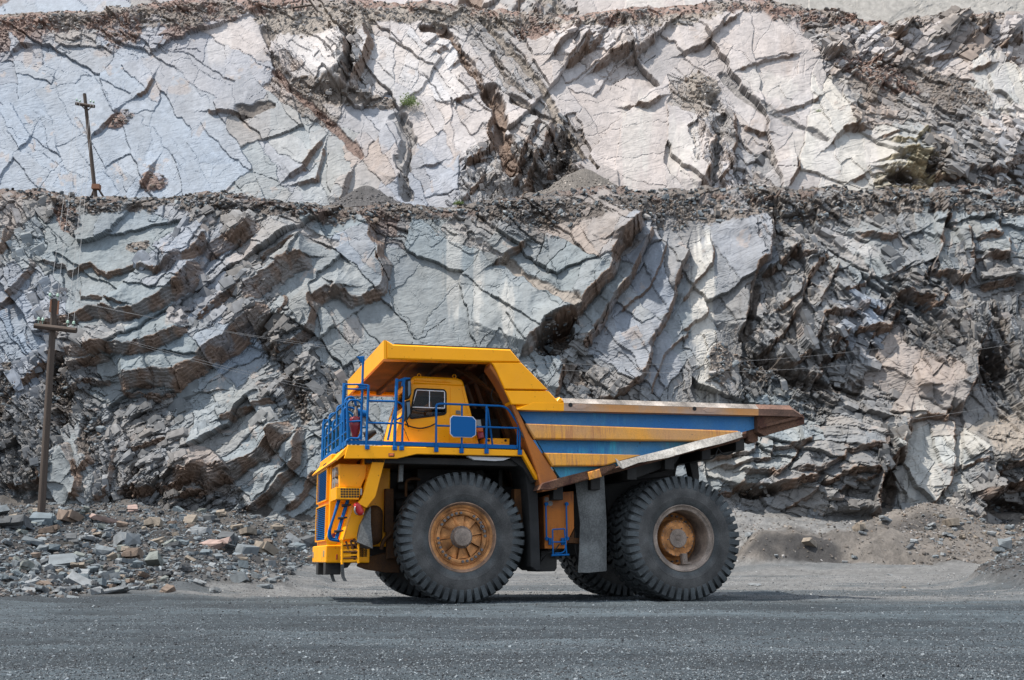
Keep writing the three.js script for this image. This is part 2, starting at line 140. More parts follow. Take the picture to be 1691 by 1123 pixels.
const upperCracks = [W(1, 240, 370, 330, 560, 440, 700), W(1, 420, 320, 560, 520, 580, 560), W(1, 920, 260, 970, 360, 960, 430, 1040, 545), W(1, 830, 340, 920, 280), W(1, 700, 570, 800, 700, 900, 830), W(1, 970, 350, 1130, 420, 1180, 560), W(1, 1290, 640, 1460, 640), W(1, 1320, 640, 1290, 770, 1390, 850, 1420, 990), W(1, 40, 620, 200, 750, 400, 880), W(1, 60, 330, 190, 340, 270, 400), W(2, 110, 590, 120, 720), W(2, 150, 560, 200, 530), W(2, 1230, 530, 1400, 500), W(2, 960, 380, 1100, 470, 1380, 450), W(2, 1240, 790, 1500, 760, 1684, 740), W(2, 1200, 640, 1400, 620, 1600, 590), W(3, 330, 330, 520, 280), W(3, 100, 200, 300, 300), W(3, 840, 660, 1000, 710), W(3, 300, 400, 460, 560, 650, 680), W(3, 560, 220, 600, 400)];
const lowerGullies = [gully(W(5, 800, 330, 900, 400, 980, 470, 1150, 580), 9, .35, 'T', .25), gully(W(5, 560, 130, 640, 220, 790, 320), 7, .25, 'N', .5), gully(W(4, 1640, 270, 1500, 200, 1420, 100, 1380, 40), 9, .3, 'N', .5), gully(W(6, 560, 900, 700, 940, 860, 960), 14, .4, 'D', .7), gully(W(6, 380, 780, 500, 880, 600, 960), 12, .5, 'D', .7), gully(W(4, 1290, 700, 1400, 880, 1420, 960, 1500, 1110), 15, .4, 'U', .8), gully(W(7, 590, 370, 580, 290, 620, 200), 10, .5, 'D', .8), gully(W(4, 300, 1120, 330, 1000, 290, 900, 300, 820), 18, .6, 'D', .9), gully(W(6, 300, 700, 340, 560, 350, 450), 10, .5, 'U', .9), gully(W(5, 1100, 840, 1160, 910, 1230, 980), 9, .4, 'U', .4), gully(W(6, 1560, 900, 1570, 700, 1520, 560), 10, .6, 'D', .8), gully(W(5, 620, 60, 700, 120, 760, 200), 9, .2, 'N', .6), gully(W(6, 580, 110, 760, 250, 900, 400), 8, .3, 'N', .5)];
const upperGullies = [gully(W(2, 390, 120, 520, 150, 590, 240, 680, 390, 730, 480), 9, .7, 'E', .7), gully(W(2, 730, 420, 770, 540, 790, 640, 820, 760, 850, 880), 14, 1.1, 'E', .5), gully(W(2, 680, 70, 800, 200, 900, 300, 1000, 430, 1080, 580, 1180, 720, 1260, 830), 6, .5, 'T', .25), gully(W(2, 840, 480, 940, 520, 1060, 610), 7, .5, 'U', .4), gully(W(2, 750, 260, 820, 380, 930, 470), 5, .3, 'U', .6), gully(W(1, 1280, 130, 1310, 250, 1350, 340, 1450, 400, 1655, 480), 12, .4, 'U', .7), gully(W(2, 300, 560, 330, 680, 300, 800, 330, 960), 13, .7, 'N', 1), gully(W(3, 130, 480, 190, 560, 160, 700, 130, 900), 14, .7, 'N', 1), gully(W(3, 180, 360, 280, 460, 420, 560, 560, 620, 680, 690), 6, .35, 'N', .5), gully(W(1, 1330, 340, 1480, 480, 1655, 640, 1760, 760), 9, .3, 'K', .5), gully(W(1, 1180, 560, 1250, 540, 1330, 500), 10, .3, 'D', .5), gully(W(2, 40, 150, 60, 260, 40, 420), 12, .7, 'D', .9), gully(W(3, 740, 400, 900, 560, 1100, 640), 9, .3, 'N', .8)];
const lowerSoils = [soil(5, 1060, 715, 120, 78, -35, 'D', .5, -1.6, .3), soil(5, 1100, 650, 60, 40, -40, 'E', .5, -.9, .3), soil(8, 330, 300, 90, 26, -5, 'D', .5, -.8, .3), soil(8, 1420, 370, 130, 50, 5, 'D', .5, -1.3, .3), soil(8, 880, 300, 50, 110, 10, 'U', .3, -.9, .2), soil(5, 1000, 95, 380, 95, 3, 'D', .75, .1), soil(5, 200, 70, 320, 46, 4, 'D', .7, .1), soil(4, 500, 60, 260, 60, 0, 'D', .75, .1), soil(4, 340, 120, 110, 55, 60, 'K', .9, 0), soil(4, 1400, 80, 380, 60, 6, 'D', .8, .1), soil(4, 1000, 60, 260, 60, 12, 'D', .9, 0), soil(5, 1520, 90, 240, 90, 0, 'D', .7, .1), soil(6, 200, 60, 300, 80, 0, 'U', .7, .1), soil(6, 620, 70, 320, 70, 5, 'D', .8, .1), soil(6, 1000, 30, 360, 60, 2, 'U', .8, .1), soil(6, 1450, 40, 340, 65, 0, 'D', .9, .1), soil(4, 690, 280, 60, 28, 0, 'U', .6, 0), soil(7, 420, 60, 60, 120, 10, 'D', .9, -.2), soil(6, 350, 850, 120, 50, 40, 'U', .6, 0), soil(6, 180, 820, 70, 120, 0, 'U', .5, 0), soil(6, 1480, 850, 80, 120, 0, 'D', .5, -.8, .3), soil(4, 30, 950, 60, 160, 5, 'D', .9, 0), soil(4, 1500, 980, 70, 70, 0, 'D', .8, -.1), soil(4, 300, 900, 60, 120, 10, 'D', .8, -.3), soil(8, 1420, 80, 130, 110, 20, 'T', .3, 0)];  // deepest hollows: overhang shade painted in as dark soil colour
const upperSoils = [soil(1, 150, 80, 560, 70, 2, 'K', .65, .1), soil(1, 700, 90, 420, 70, 3, 'U', .65, .1), soil(1, 560, 130, 150, 90, 30, 'K', .7, 0), soil(1, 1000, 50, 420, 40, 0, 'K', .7, .1), soil(1, 1480, 80, 380, 90, 4, 'T', .5, .1), soil(2, 400, 60, 460, 70, 3, 'T', .5, .1), soil(2, 800, 60, 300, 80, 15, 'T', .4, 0), soil(2, 960, 140, 110, 60, 0, 'K', .6, -.2), soil(2, 1350, 85, 480, 50, 0, 'T', .6, .1), soil(2, 100, 480, 180, 38, 4, 'U', .5, .2), soil(1, 1520, 430, 120, 60, 20, 'U', .5, .1), soil(3, 90, 420, 100, 70, 30, 'T', .5, .4), soil(3, 960, 380, 200, 60, 18, 'K', .6, .2), soil(3, 1340, 450, 200, 60, 25, 'U', .6, .1), soil(3, 1050, 880, 80, 36, 5, 'D', .5, -.5, .4), soil(2, 1085, 750, 60, 120, 15, 'D', .5, -.9, .2), soil(1, 575, 590, 70, 40, -30, 'K', .7, .2), soil(1, 765, 900, 80, 60, 0, 'K', .7, .3), soil(3, 800, 60, 330, 70, 8, 'K', .8, .1), soil(3, 350, 30, 330, 50, 0, 'U', .6, .1), soil(3, 1200, 820, 60, 60, 0, 'D', .7, -.4)];
// pale runs where water has left lime on the smooth plates
const lowerRuns = [soil(5, 560, 330, 60, 260, 0, 'L'), soil(5, 680, 480, 40, 240, 0, 'L'), soil(5, 820, 580, 40, 180, 0, 'L'), soil(6, 92, 640, 78, 560, -3, 'L', .5, 0, .15), soil(8, 1000, 150, 90, 220, 0, 'L'), soil(8, 170, 180, 90, 80, 0, 'L'), soil(6, 820, 240, 160, 40, 32, 'W', .5, 0, .2), soil(6, 1170, 880, 160, 120, 25, 'O'), soil(5, 1080, 200, 140, 60, 10, 'O'), soil(5, 60, 660, 70, 70, 0, 'O'), soil(4, 900, 620, 80, 50, -40, 'O'), soil(4, 640, 670, 50, 25, 0, 'L'), soil(4, 70, 90, 70, 110, 10, 'O'), soil(4, 1200, 330, 90, 50, -30, 'O')];
const upperRuns = [soil(2, 1430, 700, 60, 230, 0, 'L'), soil(2, 1640, 720, 40, 220, 0, 'L'), soil(3, 30, 720, 60, 220, 0, 'L'), soil(3, 690, 800, 60, 140, 0, 'W'), soil(3, 560, 760, 60, 160, 0, 'L'), soil(3, 900, 760, 50, 120, -10, 'W'), soil(3, 420, 420, 150, 70, 20, 'L'), soil(3, 1540, 430, 70, 110, 0, 'W'), soil(3, 500, 260, 60, 100, 0, 'O'), soil(2, 190, 760, 70, 60, 30, 'O'), soil(1, 870, 440, 70, 26, 0, 'O'), soil(1, 520, 250, 60, 26, -10, 'O'), soil(1, 1070, 230, 60, 110, 20, 'W'), soil(1, 980, 640, 20, 50, 30, 'O'), soil(1, 140, 270, 25, 60, 10, 'O'), soil(2, 1500, 600, 40, 260, 0, 'L')];
const lipTrace = [[-200, 312], [0, 312], [80, 318], [150, 330], [230, 330], [300, 320], [370, 320], [430, 330], [500, 342], [560, 338], [640, 338], [720, 342], [780, 336], [830, 326], [880, 316], [940, 318], [1000, 310], [1060, 316], [1130, 310], [1200, 306], [1330, 310], [1450, 308], [1560, 312], [1640, 304], [1691, 304], [1900, 306]];
const crestTrace = [[-200, 20], [0, 24], [100, 20], [200, 12], [300, 2], [420, -8], [560, -5], [700, 0], [800, 8], [850, 17], [900, 21], [960, 19], [1040, 11], [1120, 5], [1200, 0], [1260, -3], [1330, 10], [1400, 24], [1450, 34], [1500, 33], [1560, 22], [1640, 16], [1691, 16], [1900, 14]];
const along = (tr, x) => { for (let i = 0; i + 1 < tr.length; i++) if (x <= tr[i + 1][0]) return lerp(tr[i][1], tr[i + 1][1], clamp((x - tr[i][0]) / (tr[i + 1][0] - tr[i][0]), 0, 1)); return tr[tr.length - 1][1]; };

// a tree of straight joints that splits the face into blocks, as jointed slate is split
const zonesAll = { list: null, k: null };
function jointTree(rect, zoneOf, sizeK, seed) {
  seedState = seed; const nodes = [], leaves = [];
  const lean = (z, rough) => { const a = z[5] * Math.PI / 180 + Math.PI / 2, s = Math.sin(a) < 0 ? -1 : 1, g = rough * rr(0.002, 0.017), t = a + rr(-0.5, 0.5); return { gx: s * Math.cos(t) * g + rough * rr(-0.004, 0.004), gy: s * Math.sin(t) * g + rough * rr(-0.004, 0.004) }; };
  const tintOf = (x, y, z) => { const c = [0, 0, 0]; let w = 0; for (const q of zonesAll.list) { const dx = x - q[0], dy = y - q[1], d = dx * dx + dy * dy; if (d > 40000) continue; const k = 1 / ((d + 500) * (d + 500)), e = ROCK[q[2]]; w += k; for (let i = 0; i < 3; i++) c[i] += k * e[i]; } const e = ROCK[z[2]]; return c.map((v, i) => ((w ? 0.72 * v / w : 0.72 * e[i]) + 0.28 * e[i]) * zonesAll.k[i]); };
  const split = (poly, nx, ny, c) => { const A = [], B = []; for (let i = 0; i < poly.length; i++) { const p = poly[i], q = poly[(i + 1) % poly.length], dp = p[0] * nx + p[1] * ny - c, dq = q[0] * nx + q[1] * ny - c; (dp < 0 ? A : B).push(p); if ((dp < 0) !== (dq < 0)) { const t = dp / (dp - dq), m = [p[0] + (q[0] - p[0]) * t, p[1] + (q[1] - p[1]) * t]; A.push(m); B.push(m); } } return [A, B]; };
  const rec = (poly, off, level) => {
    let area = 0, cx = 0, cy = 0; for (let i = 0; i < poly.length; i++) { const p = poly[i], q = poly[(i + 1) % poly.length], k = p[0] * q[1] - q[0] * p[1]; area += k; cx += (p[0] + q[0]) * k; cy += (p[1] + q[1]) * k; }
    cx /= 3 * area; cy /= 3 * area; area = Math.abs(area / 2);
    const z = zoneOf(cx, cy), s = z[3] * sizeK;
    if (area < s * s * rr(0.45, 1.7) || level > 22 || poly.length < 3) {
      const rough = z[4], t = rnd();
      leaves.push({ cx, cy, z, area, c: tintOf(cx, cy, z), off: off + rough * (rough > 0.85 ? 1.7 : rough < 0.25 ? 0.6 : 1) * rr(-0.12, 0.15), ...lean(z, rough * (rough > 0.85 ? 1.5 : 1)), tint: 1 + (0.08 + 0.22 * rough) * (t - 0.55), warm: rr(-1, 1) * (0.015 + 0.05 * rough), stain: rnd() });
      return -leaves.length;
    }
    const a = z[5] * Math.PI / 180, wide = (th) => { let lo = 1e9, hi = -1e9; for (const p of poly) { const d = p[0] * Math.cos(th) + p[1] * Math.sin(th); lo = Math.min(lo, d); hi = Math.max(hi, d); } return [hi - lo, lo, hi]; };
    const n1 = a + Math.PI / 2, n2 = a + rr(-0.35, 0.2), pick = wide(n1)[0] * rr(0.75, 1.35) * (1.1 + 0.9 * z[4]) > wide(n2)[0] ? n1 : n2, th = pick + rr(-1, 1) * (0.5 - 0.3 * z[4]), [ext, lo] = wide(th), c = lo + ext * rr(0.33, 0.67), nx = Math.cos(th), ny = Math.sin(th);
    const id = nodes.length, k = Math.min(1.4, Math.sqrt(area) / 90), d = z[4] * rr(-0.26, 0.26) * k, node = { nx, ny, c, w: rnd() < 0.10 + 0.45 * z[4] ? rr(0.5, 0.8) : 0.36, deep: (0.006 + 0.19 * z[4]) * rr(0.1, 1.7) }; nodes.push(node);
    const [A, B] = split(poly, nx, ny, c); node.a = rec(A, off + d, level + 1); node.b = rec(B, off - d * 0.7, level + 1); return id;
  };
  const root = rec([[rect[0], rect[1]], [rect[2], rect[1]], [rect[2], rect[3]], [rect[0], rect[3]]], 0, 0);
  const res = { leaf: null, crack: 0, edge: 0 };
  return { leaves, find(x, y) { let n = root, crack = 0, edge = 1e9; while (n >= 0) { const q = nodes[n], d = x * q.nx + y * q.ny - q.c, ad = Math.abs(d); if (ad < edge) edge = ad; if (ad < q.w * 1.6) { const g = (1 - ad / (q.w * 1.6)) * q.deep; if (g > crack) crack = g; } n = d < 0 ? q.a : q.b; } res.id = -n - 1; res.leaf = leaves[-n - 1]; res.crack = crack; res.edge = edge; return res; } };
}
function tiled(list, box) {                                              // features by 32-pixel tile
  const t = new Map(); list.forEach((f) => { const [x0, y0, x1, y1] = box(f); for (let i = Math.floor(x0 / 32); i <= Math.floor(x1 / 32); i++) for (let j = Math.floor(y0 / 32); j <= Math.floor(y1 / 32); j++) { const k = (i + 99) * 999 + j + 99; if (!t.has(k)) t.set(k, []); t.get(k).push(f); } });
  return (x, y) => t.get((Math.floor(x / 32) + 99) * 999 + Math.floor(y / 32) + 99) ?? [];
}
const polyBox = (p, m) => [Math.min(...p.map((q) => q[0])) - m, Math.min(...p.map((q) => q[1])) - m, Math.max(...p.map((q) => q[0])) + m, Math.max(...p.map((q) => q[1])) + m];
function signedTo(p, x, y, out) {                                        // distance to a polyline, negative on its left; how far past its ends
  let best = 1e9, sgn = 1, end = 0; const last = p.length - 2;
  for (let i = 0; i <= last; i++) { const ax = p[i][0], ay = p[i][1], bx = p[i + 1][0] - ax, by = p[i + 1][1] - ay, l2 = bx * bx + by * by, t0 = ((x - ax) * bx + (y - ay) * by) / l2, t = t0 < 0 ? 0 : t0 > 1 ? 1 : t0, dx = x - ax - bx * t, dy = y - ay - by * t, d = dx * dx + dy * dy; if (d < best - 1e-9) { best = d; sgn = bx * (y - ay) - by * (x - ax) < 0 ? -1 : 1; const l = Math.sqrt(l2); end = i === 0 && t0 < 0 ? -t0 * l : i === last && t0 > 1 ? (t0 - 1) * l : 0; } }
  out.d = sgn * Math.sqrt(best); out.end = end; return out;
}
function rockField(zones, ledges, cracks, gullies, soils, runs, rect, seed, lip) {
  const lipY = (x) => along(lip === 'lower' ? lipTrace : crestTrace, x) - 5, lipW = (x) => { const n = fbm(x / 60, 4.5, 4, seed + 99); return lip === 'lower' ? [Math.max(7, 24 + 34 * n), 14] : [Math.max(10, 34 + 44 * n), 18]; };
  const zoneOf = (x, y) => { const wx = x + 22 * fbm(x / 60, y / 60, 3, seed), wy = y + 22 * fbm(x / 60, y / 60, 3, seed + 7); let b = null, bd = 1e12; for (const z of zones) { const dx = wx - z[0], dy = wy - z[1], d = dx * dx + dy * dy; if (d < bd) { bd = d; b = z; } } return b; };
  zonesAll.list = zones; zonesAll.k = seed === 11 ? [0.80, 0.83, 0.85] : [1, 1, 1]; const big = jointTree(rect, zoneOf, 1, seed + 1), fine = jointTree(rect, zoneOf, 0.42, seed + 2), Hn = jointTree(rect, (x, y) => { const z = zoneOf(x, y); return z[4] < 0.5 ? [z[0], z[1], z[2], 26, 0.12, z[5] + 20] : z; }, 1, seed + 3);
  const nearLedge = tiled(ledges, (f) => polyBox(f.p, f.L * 1.6 + f.w + 12)), nearCrack = tiled(cracks.map((p) => ({ p })), (f) => polyBox(f.p, 14)), nearGully = tiled(gullies, (f) => polyBox(f.p, f.w * 2 + 8)), elBox = (f) => { const r = Math.max(f.rx, f.ry) * 1.5; return [f.x - r, f.y - r, f.x + r, f.y + r]; }, nearSoil = tiled(soils, elBox), nearRun = tiled(runs, elBox);
  const sd = { d: 0, end: 0 }, col = [0, 0, 0];
  const ellipse = (f, x, y) => { const dx = x - f.x, dy = y - f.y, u = (dx * f.c + dy * f.s) / f.rx, v = (-dx * f.s + dy * f.c) / f.ry; return 1 - Math.sqrt(u * u + v * v); };
  return { big, at(x, y, out) {
    const lf = fbm(x / 46, y / 46, 3, seed + 11), hf = fbm(x / 6.5, y / 6.5, 3, seed + 21), mf = fbm(x / 17, y / 17, 2, seed + 27), wx = x + 12 * lf + 5 * mf + 1.8 * hf, wy = y + 12 * fbm(x / 46, y / 46, 3, seed + 15) + 5 * fbm(x / 17, y / 17, 2, seed + 29) + 1.8 * fbm(x / 6.5, y / 6.5, 3, seed + 25);
    const B = big.find(wx, wy), leaf = B.leaf, id = B.id, rough = leaf.z[4]; let crack = B.crack;
    let h = leaf.off + (wx - leaf.cx) * leaf.gx + (wy - leaf.cy) * leaf.gy;
    const F = fine.find(wx + 0.8 * hf, wy), fl = F.leaf, fr = fl.z[4];
    h += (0.05 + 0.55 * fr) * fr * (fl.off + 1.9 * (wx - fl.cx) * fl.gx + 1.9 * (wy - fl.cy) * fl.gy);
    const patch = sstep(-0.15, 0.25, fbm(x / 70, y / 70, 2, seed + 31)); const hair = Hn.find(wx + 3 * mf, wy + 2 * lf); crack = Math.max(crack, F.crack * 0.45 * Math.max(patch, 0.4 * fr), hair.crack * 0.85 * sstep(0.05, 0.35, fbm(x / 60, y / 40, 3, seed + 37)));
    const fk = 3.4 * fbm(x / 44 + 0.3 * mf, y / 13 + x / 60, 3, seed + 33), ff = fk - Math.floor(fk); h += (0.022 + 0.05 * fr) * (sstep(0, 0.22, ff) - ff) * (1 - 0.4 * patch);
    h += 0.40 * fbm(x / 170, y / 170, 2, seed + 41) + 0.014 * hf + 0.03 * fbm(x / 24, y / 9, 3, seed + 44) + 0.02 * rough * fbm(x / 3.1, y / 3.1, 2, seed + 43);
    // colour of the block
    const c = leaf.c; const mott = 1 + 0.13 * fbm(x / 30, y / 30, 4, seed + 51) + 0.07 * hf; let tint = leaf.tint * mott * (1 + 0.12 * (fl.tint - 1) + 0.25 * fr * (fl.tint - 1)), warm = leaf.warm + 0.03 * lf + 0.4 * fr * fl.warm;
    const run = (1 - rough) * (0.10 * fbm(x / 7, y / 90, 3, seed + 91) + 0.08 * fbm(x / 24, y / 160, 2, seed + 95)); tint *= 1 + run;
    col[0] = c[0] * tint * (1 + warm); col[1] = c[1] * tint; col[2] = c[2] * tint * (1 - warm);
    if (fl.stain > 0.93 && fr > 0.15) { const k = 0.5 * sstep(-0.1, 0.2, hf + 0.3 * lf); for (let i = 0; i < 3; i++) col[i] = lerp(col[i], ROCK.O[i], k); }
    for (const f of nearRun(x, y)) { const e = ellipse(f, x, y); if (e > -0.5) { const streak = 0.6 * fbm(x / 5, y / 130, 3, seed + 61) + 0.4 * fbm(x / 16, y / 200, 2, seed + 65), m = sstep(-0.05, 0.4, e + streak * 0.9 + 0.25 * lf + 0.25 * mf) * (f.edge < 0.2 ? 0.95 : 0.45) * sstep(-0.5, 0.1, e); for (let i = 0; i < 3; i++) col[i] = lerp(col[i], ROCK[f.col][i], m); } }
    for (const f of nearCrack(x, y)) { signedTo(f.p, x + 9 * lf + 9 * mf + 2.5 * hf, y + 9 * lf - 8 * mf + 2.5 * hf, sd); const d = Math.abs(sd.d), cw = 0.95 + 0.7 * mf; if (d < cw && sd.end < 4) crack = Math.max(crack, 0.06 * (1 - d / cw)); }
    let riser = 0;
    const ju = (0.8 * x + 0.75 * y) / 13, jv = Math.floor(ju), jw = ju - jv, jag = (fl.stain - 0.5) * 3 + (leaf.stain - 0.5) * 4 + 8 * (lerp(hash2(jv, 3, seed), hash2(jv + 1, 3, seed), jw) - 0.5);
    for (const f of nearLedge(x, y)) {
      signedTo(f.p, x + 4.5 * lf, y + 3 * hf, sd); const s = sd.d + jag * Math.min(1, f.w / 8), fade = sd.end > 0 ? Math.exp(-sd.end / 14) : 1, T = 1.15 * f.T * fade * (0.9 + 0.4 * lf);
      if (s < 0) h += T * Math.max(0, 1 + s / (1.5 * f.L));
      else if (s < f.w) { const q = s / f.w, n = Math.max(2, Math.round(f.w / 4)), st = Math.floor(q * n) / n + sstep(0.3, 1, (q * n) % 1) / n; h += T * (1 - st); if (fade > 0.35) { riser = 1; const e = ROCK[f.col], k = Math.min(1, 2 * fade) * (0.45 + 0.48 * sstep(-0.25, 0.15, fbm(x / 19, y / 19, 3, seed + 75))), m = 1 + 0.35 * fbm(s / 1.6, (x + y) / 40, 2, seed + 71) + 0.2 * hf; for (let i = 0; i < 3; i++) col[i] = lerp(col[i], e[i] * m, k); } }
      else if (s < f.w + 7) h -= 0.10 * T * (1 - (s - f.w) / 7);
    }
    let dirt = 0, soilM = 0;
    for (const f of nearGully(x, y)) { signedTo(f.p, x + 6 * lf + 3 * hf, y + 6 * lf, sd); const w = f.w * (0.85 + 0.9 * lf + 0.9 * mf + 0.35 * (fl.stain - 0.5)) * Math.max(0.25, 1 - sd.end / (2 * f.w)), d = Math.abs(sd.d), fade = Math.exp(-sd.end / 10); if (d < w * 1.2) { const m = sstep(w * 1.15, w * 0.75, d) * fade; h -= f.depth * m * (1 - 0.5 * d / w); dirt = Math.max(dirt, m * (1 - f.rough * 0.5)); const e = ROCK[f.col], g = 1 + 0.3 * hf + (fl.tint - 1) * 1.2 * f.rough; for (let i = 0; i < 3; i++) col[i] = lerp(col[i], e[i] * g, m * (fl.stain < 0.8 || f.rough < 0.6 ? 0.92 : 0.35)); h += m * f.rough * (0.22 * (fl.stain - 0.5) + 0.10 * hf); } }
    for (const f of nearSoil(x, y)) { const e = ellipse(f, x, y); if (e > -0.5) { const n = f.edge * (1.3 * lf + 0.8 * hf + 0.5 * (fl.stain - 0.5)), m = sstep(0, 0.16, e + n); if (m <= 0) continue; h += f.lift * m * (f.lift > 0 ? Math.max(0, e) * 1.4 : Math.min(1, 0.35 + e * 1.3)); const stones = fbm(x / 2.4, y / 2.4, 2, seed + 81), g = 1 + 0.28 * hf + 0.3 * stones, e2 = ROCK[f.col], keep = f.rough > 0.55 && fl.stain > 0.72 ? 0.4 : 0.95; for (let i = 0; i < 3; i++) col[i] = lerp(col[i], e2[i] * g, m * keep); dirt = Math.max(dirt, m * keep); soilM = Math.max(soilM, m * f.rough); h += m * (0.09 * stones + 0.10 * f.rough * hf + f.rough * 0.14 * (fl.stain - 0.5)); } }
    { const lw = lipW(x), dl = y - lipY(x) - lw[1] * 0.5 * hf - 6 * mf, m = sstep(lw[0], lw[0] * 0.7, dl);
      if (m > 0) { const keep = fl.stain > 0.86 ? 0.3 : 0.94, tone = fbm(x / 60, y / 30, 3, seed + 97), a = ROCK.D, b = tone > 0.05 ? ROCK.U : ROCK.K, g = 1 + 0.3 * hf + 0.25 * fbm(x / 2.4, y / 2.4, 2, seed + 81), q = sstep(-0.1, 0.3, Math.abs(tone) * 2 + 0.3 * mf) * (lip === 'lower' ? 0.45 : 1); for (let i = 0; i < 3; i++) col[i] = lerp(col[i], lerp(a[i], b[i], q) * g * (lip === 'lower' ? 1 : 1.25), m * keep); dirt = Math.max(dirt, m * keep); soilM = Math.max(soilM, m * 0.75); h += m * (0.10 * hf + 0.10 * (fl.stain - 0.5) + 0.07 * fbm(x / 2.4, y / 2.4, 2, seed + 82)) + 0.25 * m * sstep(lw[0], 0, dl); } }
    h -= crack * (1 - 0.85 * dirt);
    out.h = h; out.soil = soilM; out.block = dirt < 0.3 && !riser && leaf.z[4] > 0.55 && leaf.z[3] < 40 && leaf.z[2] !== 'Y' ? leaf.z : null; out.id = dirt > 0.5 || riser ? -1 : id; out.r = Math.max(0.01, col[0]); out.g = Math.max(0.01, col[1]); out.b = Math.max(0.01, col[2]); return out;
  } };
}
const rockGrain = dataTex(1024, (u, v) => { const a = tfbm(u, v, 12, 6, 300), b = tfbm(u, v * 0.5, 40, 4, 310), k = 0.90 + 0.16 * a + 0.12 * b + 0.07 * tnoise(u, v, 512, 320); return [k, k, k]; });
const rockMat = std({ name: 'slate', vertexColors: true, map: rep(rockGrain, 0.22), roughness: 0.78, bumpMap: rep(rockGrain, 0.35), bumpScale: 0.03, flatShading: true });
function quarryFace(name, label, field, plane, lipOf, foot, step, back, nSlabs, span) {
  const base = (px, py) => { const r = ray(px, py), t = (plane.d0 + (EYE - plane.y0) * plane.k) / (-r.z - r.y * plane.k); return r.multiplyScalar(t).add(camera.position); };
  const cols = []; for (let x = -150; x < -12; x += 6) cols.push(x); for (let x = -12; x < 1704; x += step) cols.push(x); for (let x = 1704; x <= 1842; x += 6) cols.push(x);
  const nBack = back.length, rows = Math.ceil((span ?? foot - 300 + (plane.y0 > 20 ? 300 : 0)) / step), nR = rows + 1 + nBack, nC = cols.length, N = nR * nC;
  const pos = new Float32Array(N * 3), nor = new Float32Array(N * 3), colr = new Float32Array(N * 3), uv = new Float32Array(N * 2), ids = new Int32Array(N).fill(-1), o = {}, stones = [], blocks = [];
  for (let i = 0; i < nC; i++) {
    const px = cols[i], lip = lipOf(px);
    for (let j = 0; j <= rows; j++) {
      const py = lerp(foot, lip, j / rows), p = base(px, py); field.at(px, py, o); const k = j * nC + i, edge = sstep(0, 26, py - lip);
      const h = o.h * (0.45 + 0.55 * edge); pos[k * 3] = p.x; pos[k * 3 + 1] = p.y + h * 0.1; pos[k * 3 + 2] = p.z + h - (1 - edge) * (1 - edge) * 0.7; colr[k * 3] = o.r; colr[k * 3 + 1] = o.g; colr[k * 3 + 2] = o.b; ids[k] = o.id; if (o.block && px > -20 && px < 1712 && rnd() < 0.026 * sstep(0.5, 0.95, o.block[4]) * (px > 1230 && plane.y0 < 20 ? 0.55 : 1)) blocks.push([pos[k * 3], pos[k * 3 + 1], pos[k * 3 + 2], o.block[5], o.block[3], o.block[4], o.r, o.g, o.b]); if (o.soil > 0.3 && rnd() < 0.05 && px > -20 && px < 1712) stones.push([pos[k * 3], pos[k * 3 + 1], pos[k * 3 + 2]]); uv[k * 2] = p.x; uv[k * 2 + 1] = p.y * 1.1;
    }
    const t = rows * nC + i;
    back.forEach(([dy, dz], q) => { const k = (rows + 1 + q) * nC + i, n = 0.25 * fbm(pos[t * 3] / 2, dz / 2, 3, 5); pos[k * 3] = pos[t * 3] * (1 + dz / plane.d0); pos[k * 3 + 1] = pos[t * 3 + 1] + dy + n; pos[k * 3 + 2] = pos[t * 3 + 2] - dz; const c = ROCK.U; for (let m = 0; m < 3; m++) colr[k * 3 + m] = c[m] * (1 + n); uv[k * 2] = p0(pos, k); uv[k * 2 + 1] = pos[k * 3 + 2]; });
  }
  const A = new THREE.Vector3(), Bv = new THREE.Vector3(), P = (i, j, v) => { const k = (clamp(j, 0, nR - 1) * nC + clamp(i, 0, nC - 1)) * 3; return v.set(pos[k], pos[k + 1], pos[k + 2]); }, q = new THREE.Vector3();
  for (let j = 0; j < nR; j++) for (let i = 0; i < nC; i++) { P(i + 1, j, A).sub(P(i - 1, j, q)); P(i, j + 1, Bv).sub(P(i, j - 1, q)); A.cross(Bv).normalize(); const k = (j * nC + i) * 3; nor[k] = A.x; nor[k + 1] = A.y; nor[k + 2] = A.z; }
  const rest = [], per = new Map();
  for (let j = 0; j + 1 < nR; j++) for (let i = 0; i + 1 < nC; i++) { const a = j * nC + i, b = a + 1, c = a + nC + 1, d = a + nC; for (const t of [[a, b, c], [a, c, d]]) { const id = ids[t[0]]; if (id >= 0 && ids[t[1]] === id && ids[t[2]] === id) { if (!per.has(id)) per.set(id, []); per.get(id).push(...t); } else rest.push(...t); } }
  const ranked = [...per.entries()].sort((x, y) => y[1].length - x[1].length), slabs = ranked.slice(0, nSlabs).filter(([, t]) => t.length > 300); for (const [, t] of ranked.slice(slabs.length)) for (let i = 0; i < t.length; i++) rest.push(t[i]);
  const piece = (tri) => { const map = new Map(), idx = new Uint32Array(tri.length), src = []; for (let i = 0; i < tri.length; i++) { let m = map.get(tri[i]); if (m === undefined) { m = src.length; map.set(tri[i], m); src.push(tri[i]); } idx[i] = m; } const take = (a, n) => { const r = new Float32Array(src.length * n); src.forEach((s, i) => { for (let m = 0; m < n; m++) r[i * n + m] = a[s * n + m]; }); return new THREE.BufferAttribute(r, n); }; const g = new THREE.BufferGeometry(); g.setAttribute('position', take(pos, 3)); g.setAttribute('normal', take(nor, 3)); g.setAttribute('color', take(colr, 3)); g.setAttribute('uv', take(uv, 2)); g.setIndex(new THREE.BufferAttribute(idx, 1)); return g; };
  const face = tag(mesh(name, piece(rest), rockMat), label, null, null, 'structure');
  for (const [, t] of slabs) mesh('rock_slab', piece(t), rockMat, face);
  return { face, base, stones, blocks };
}
function p0(pos, k) { return pos[k * 3]; }
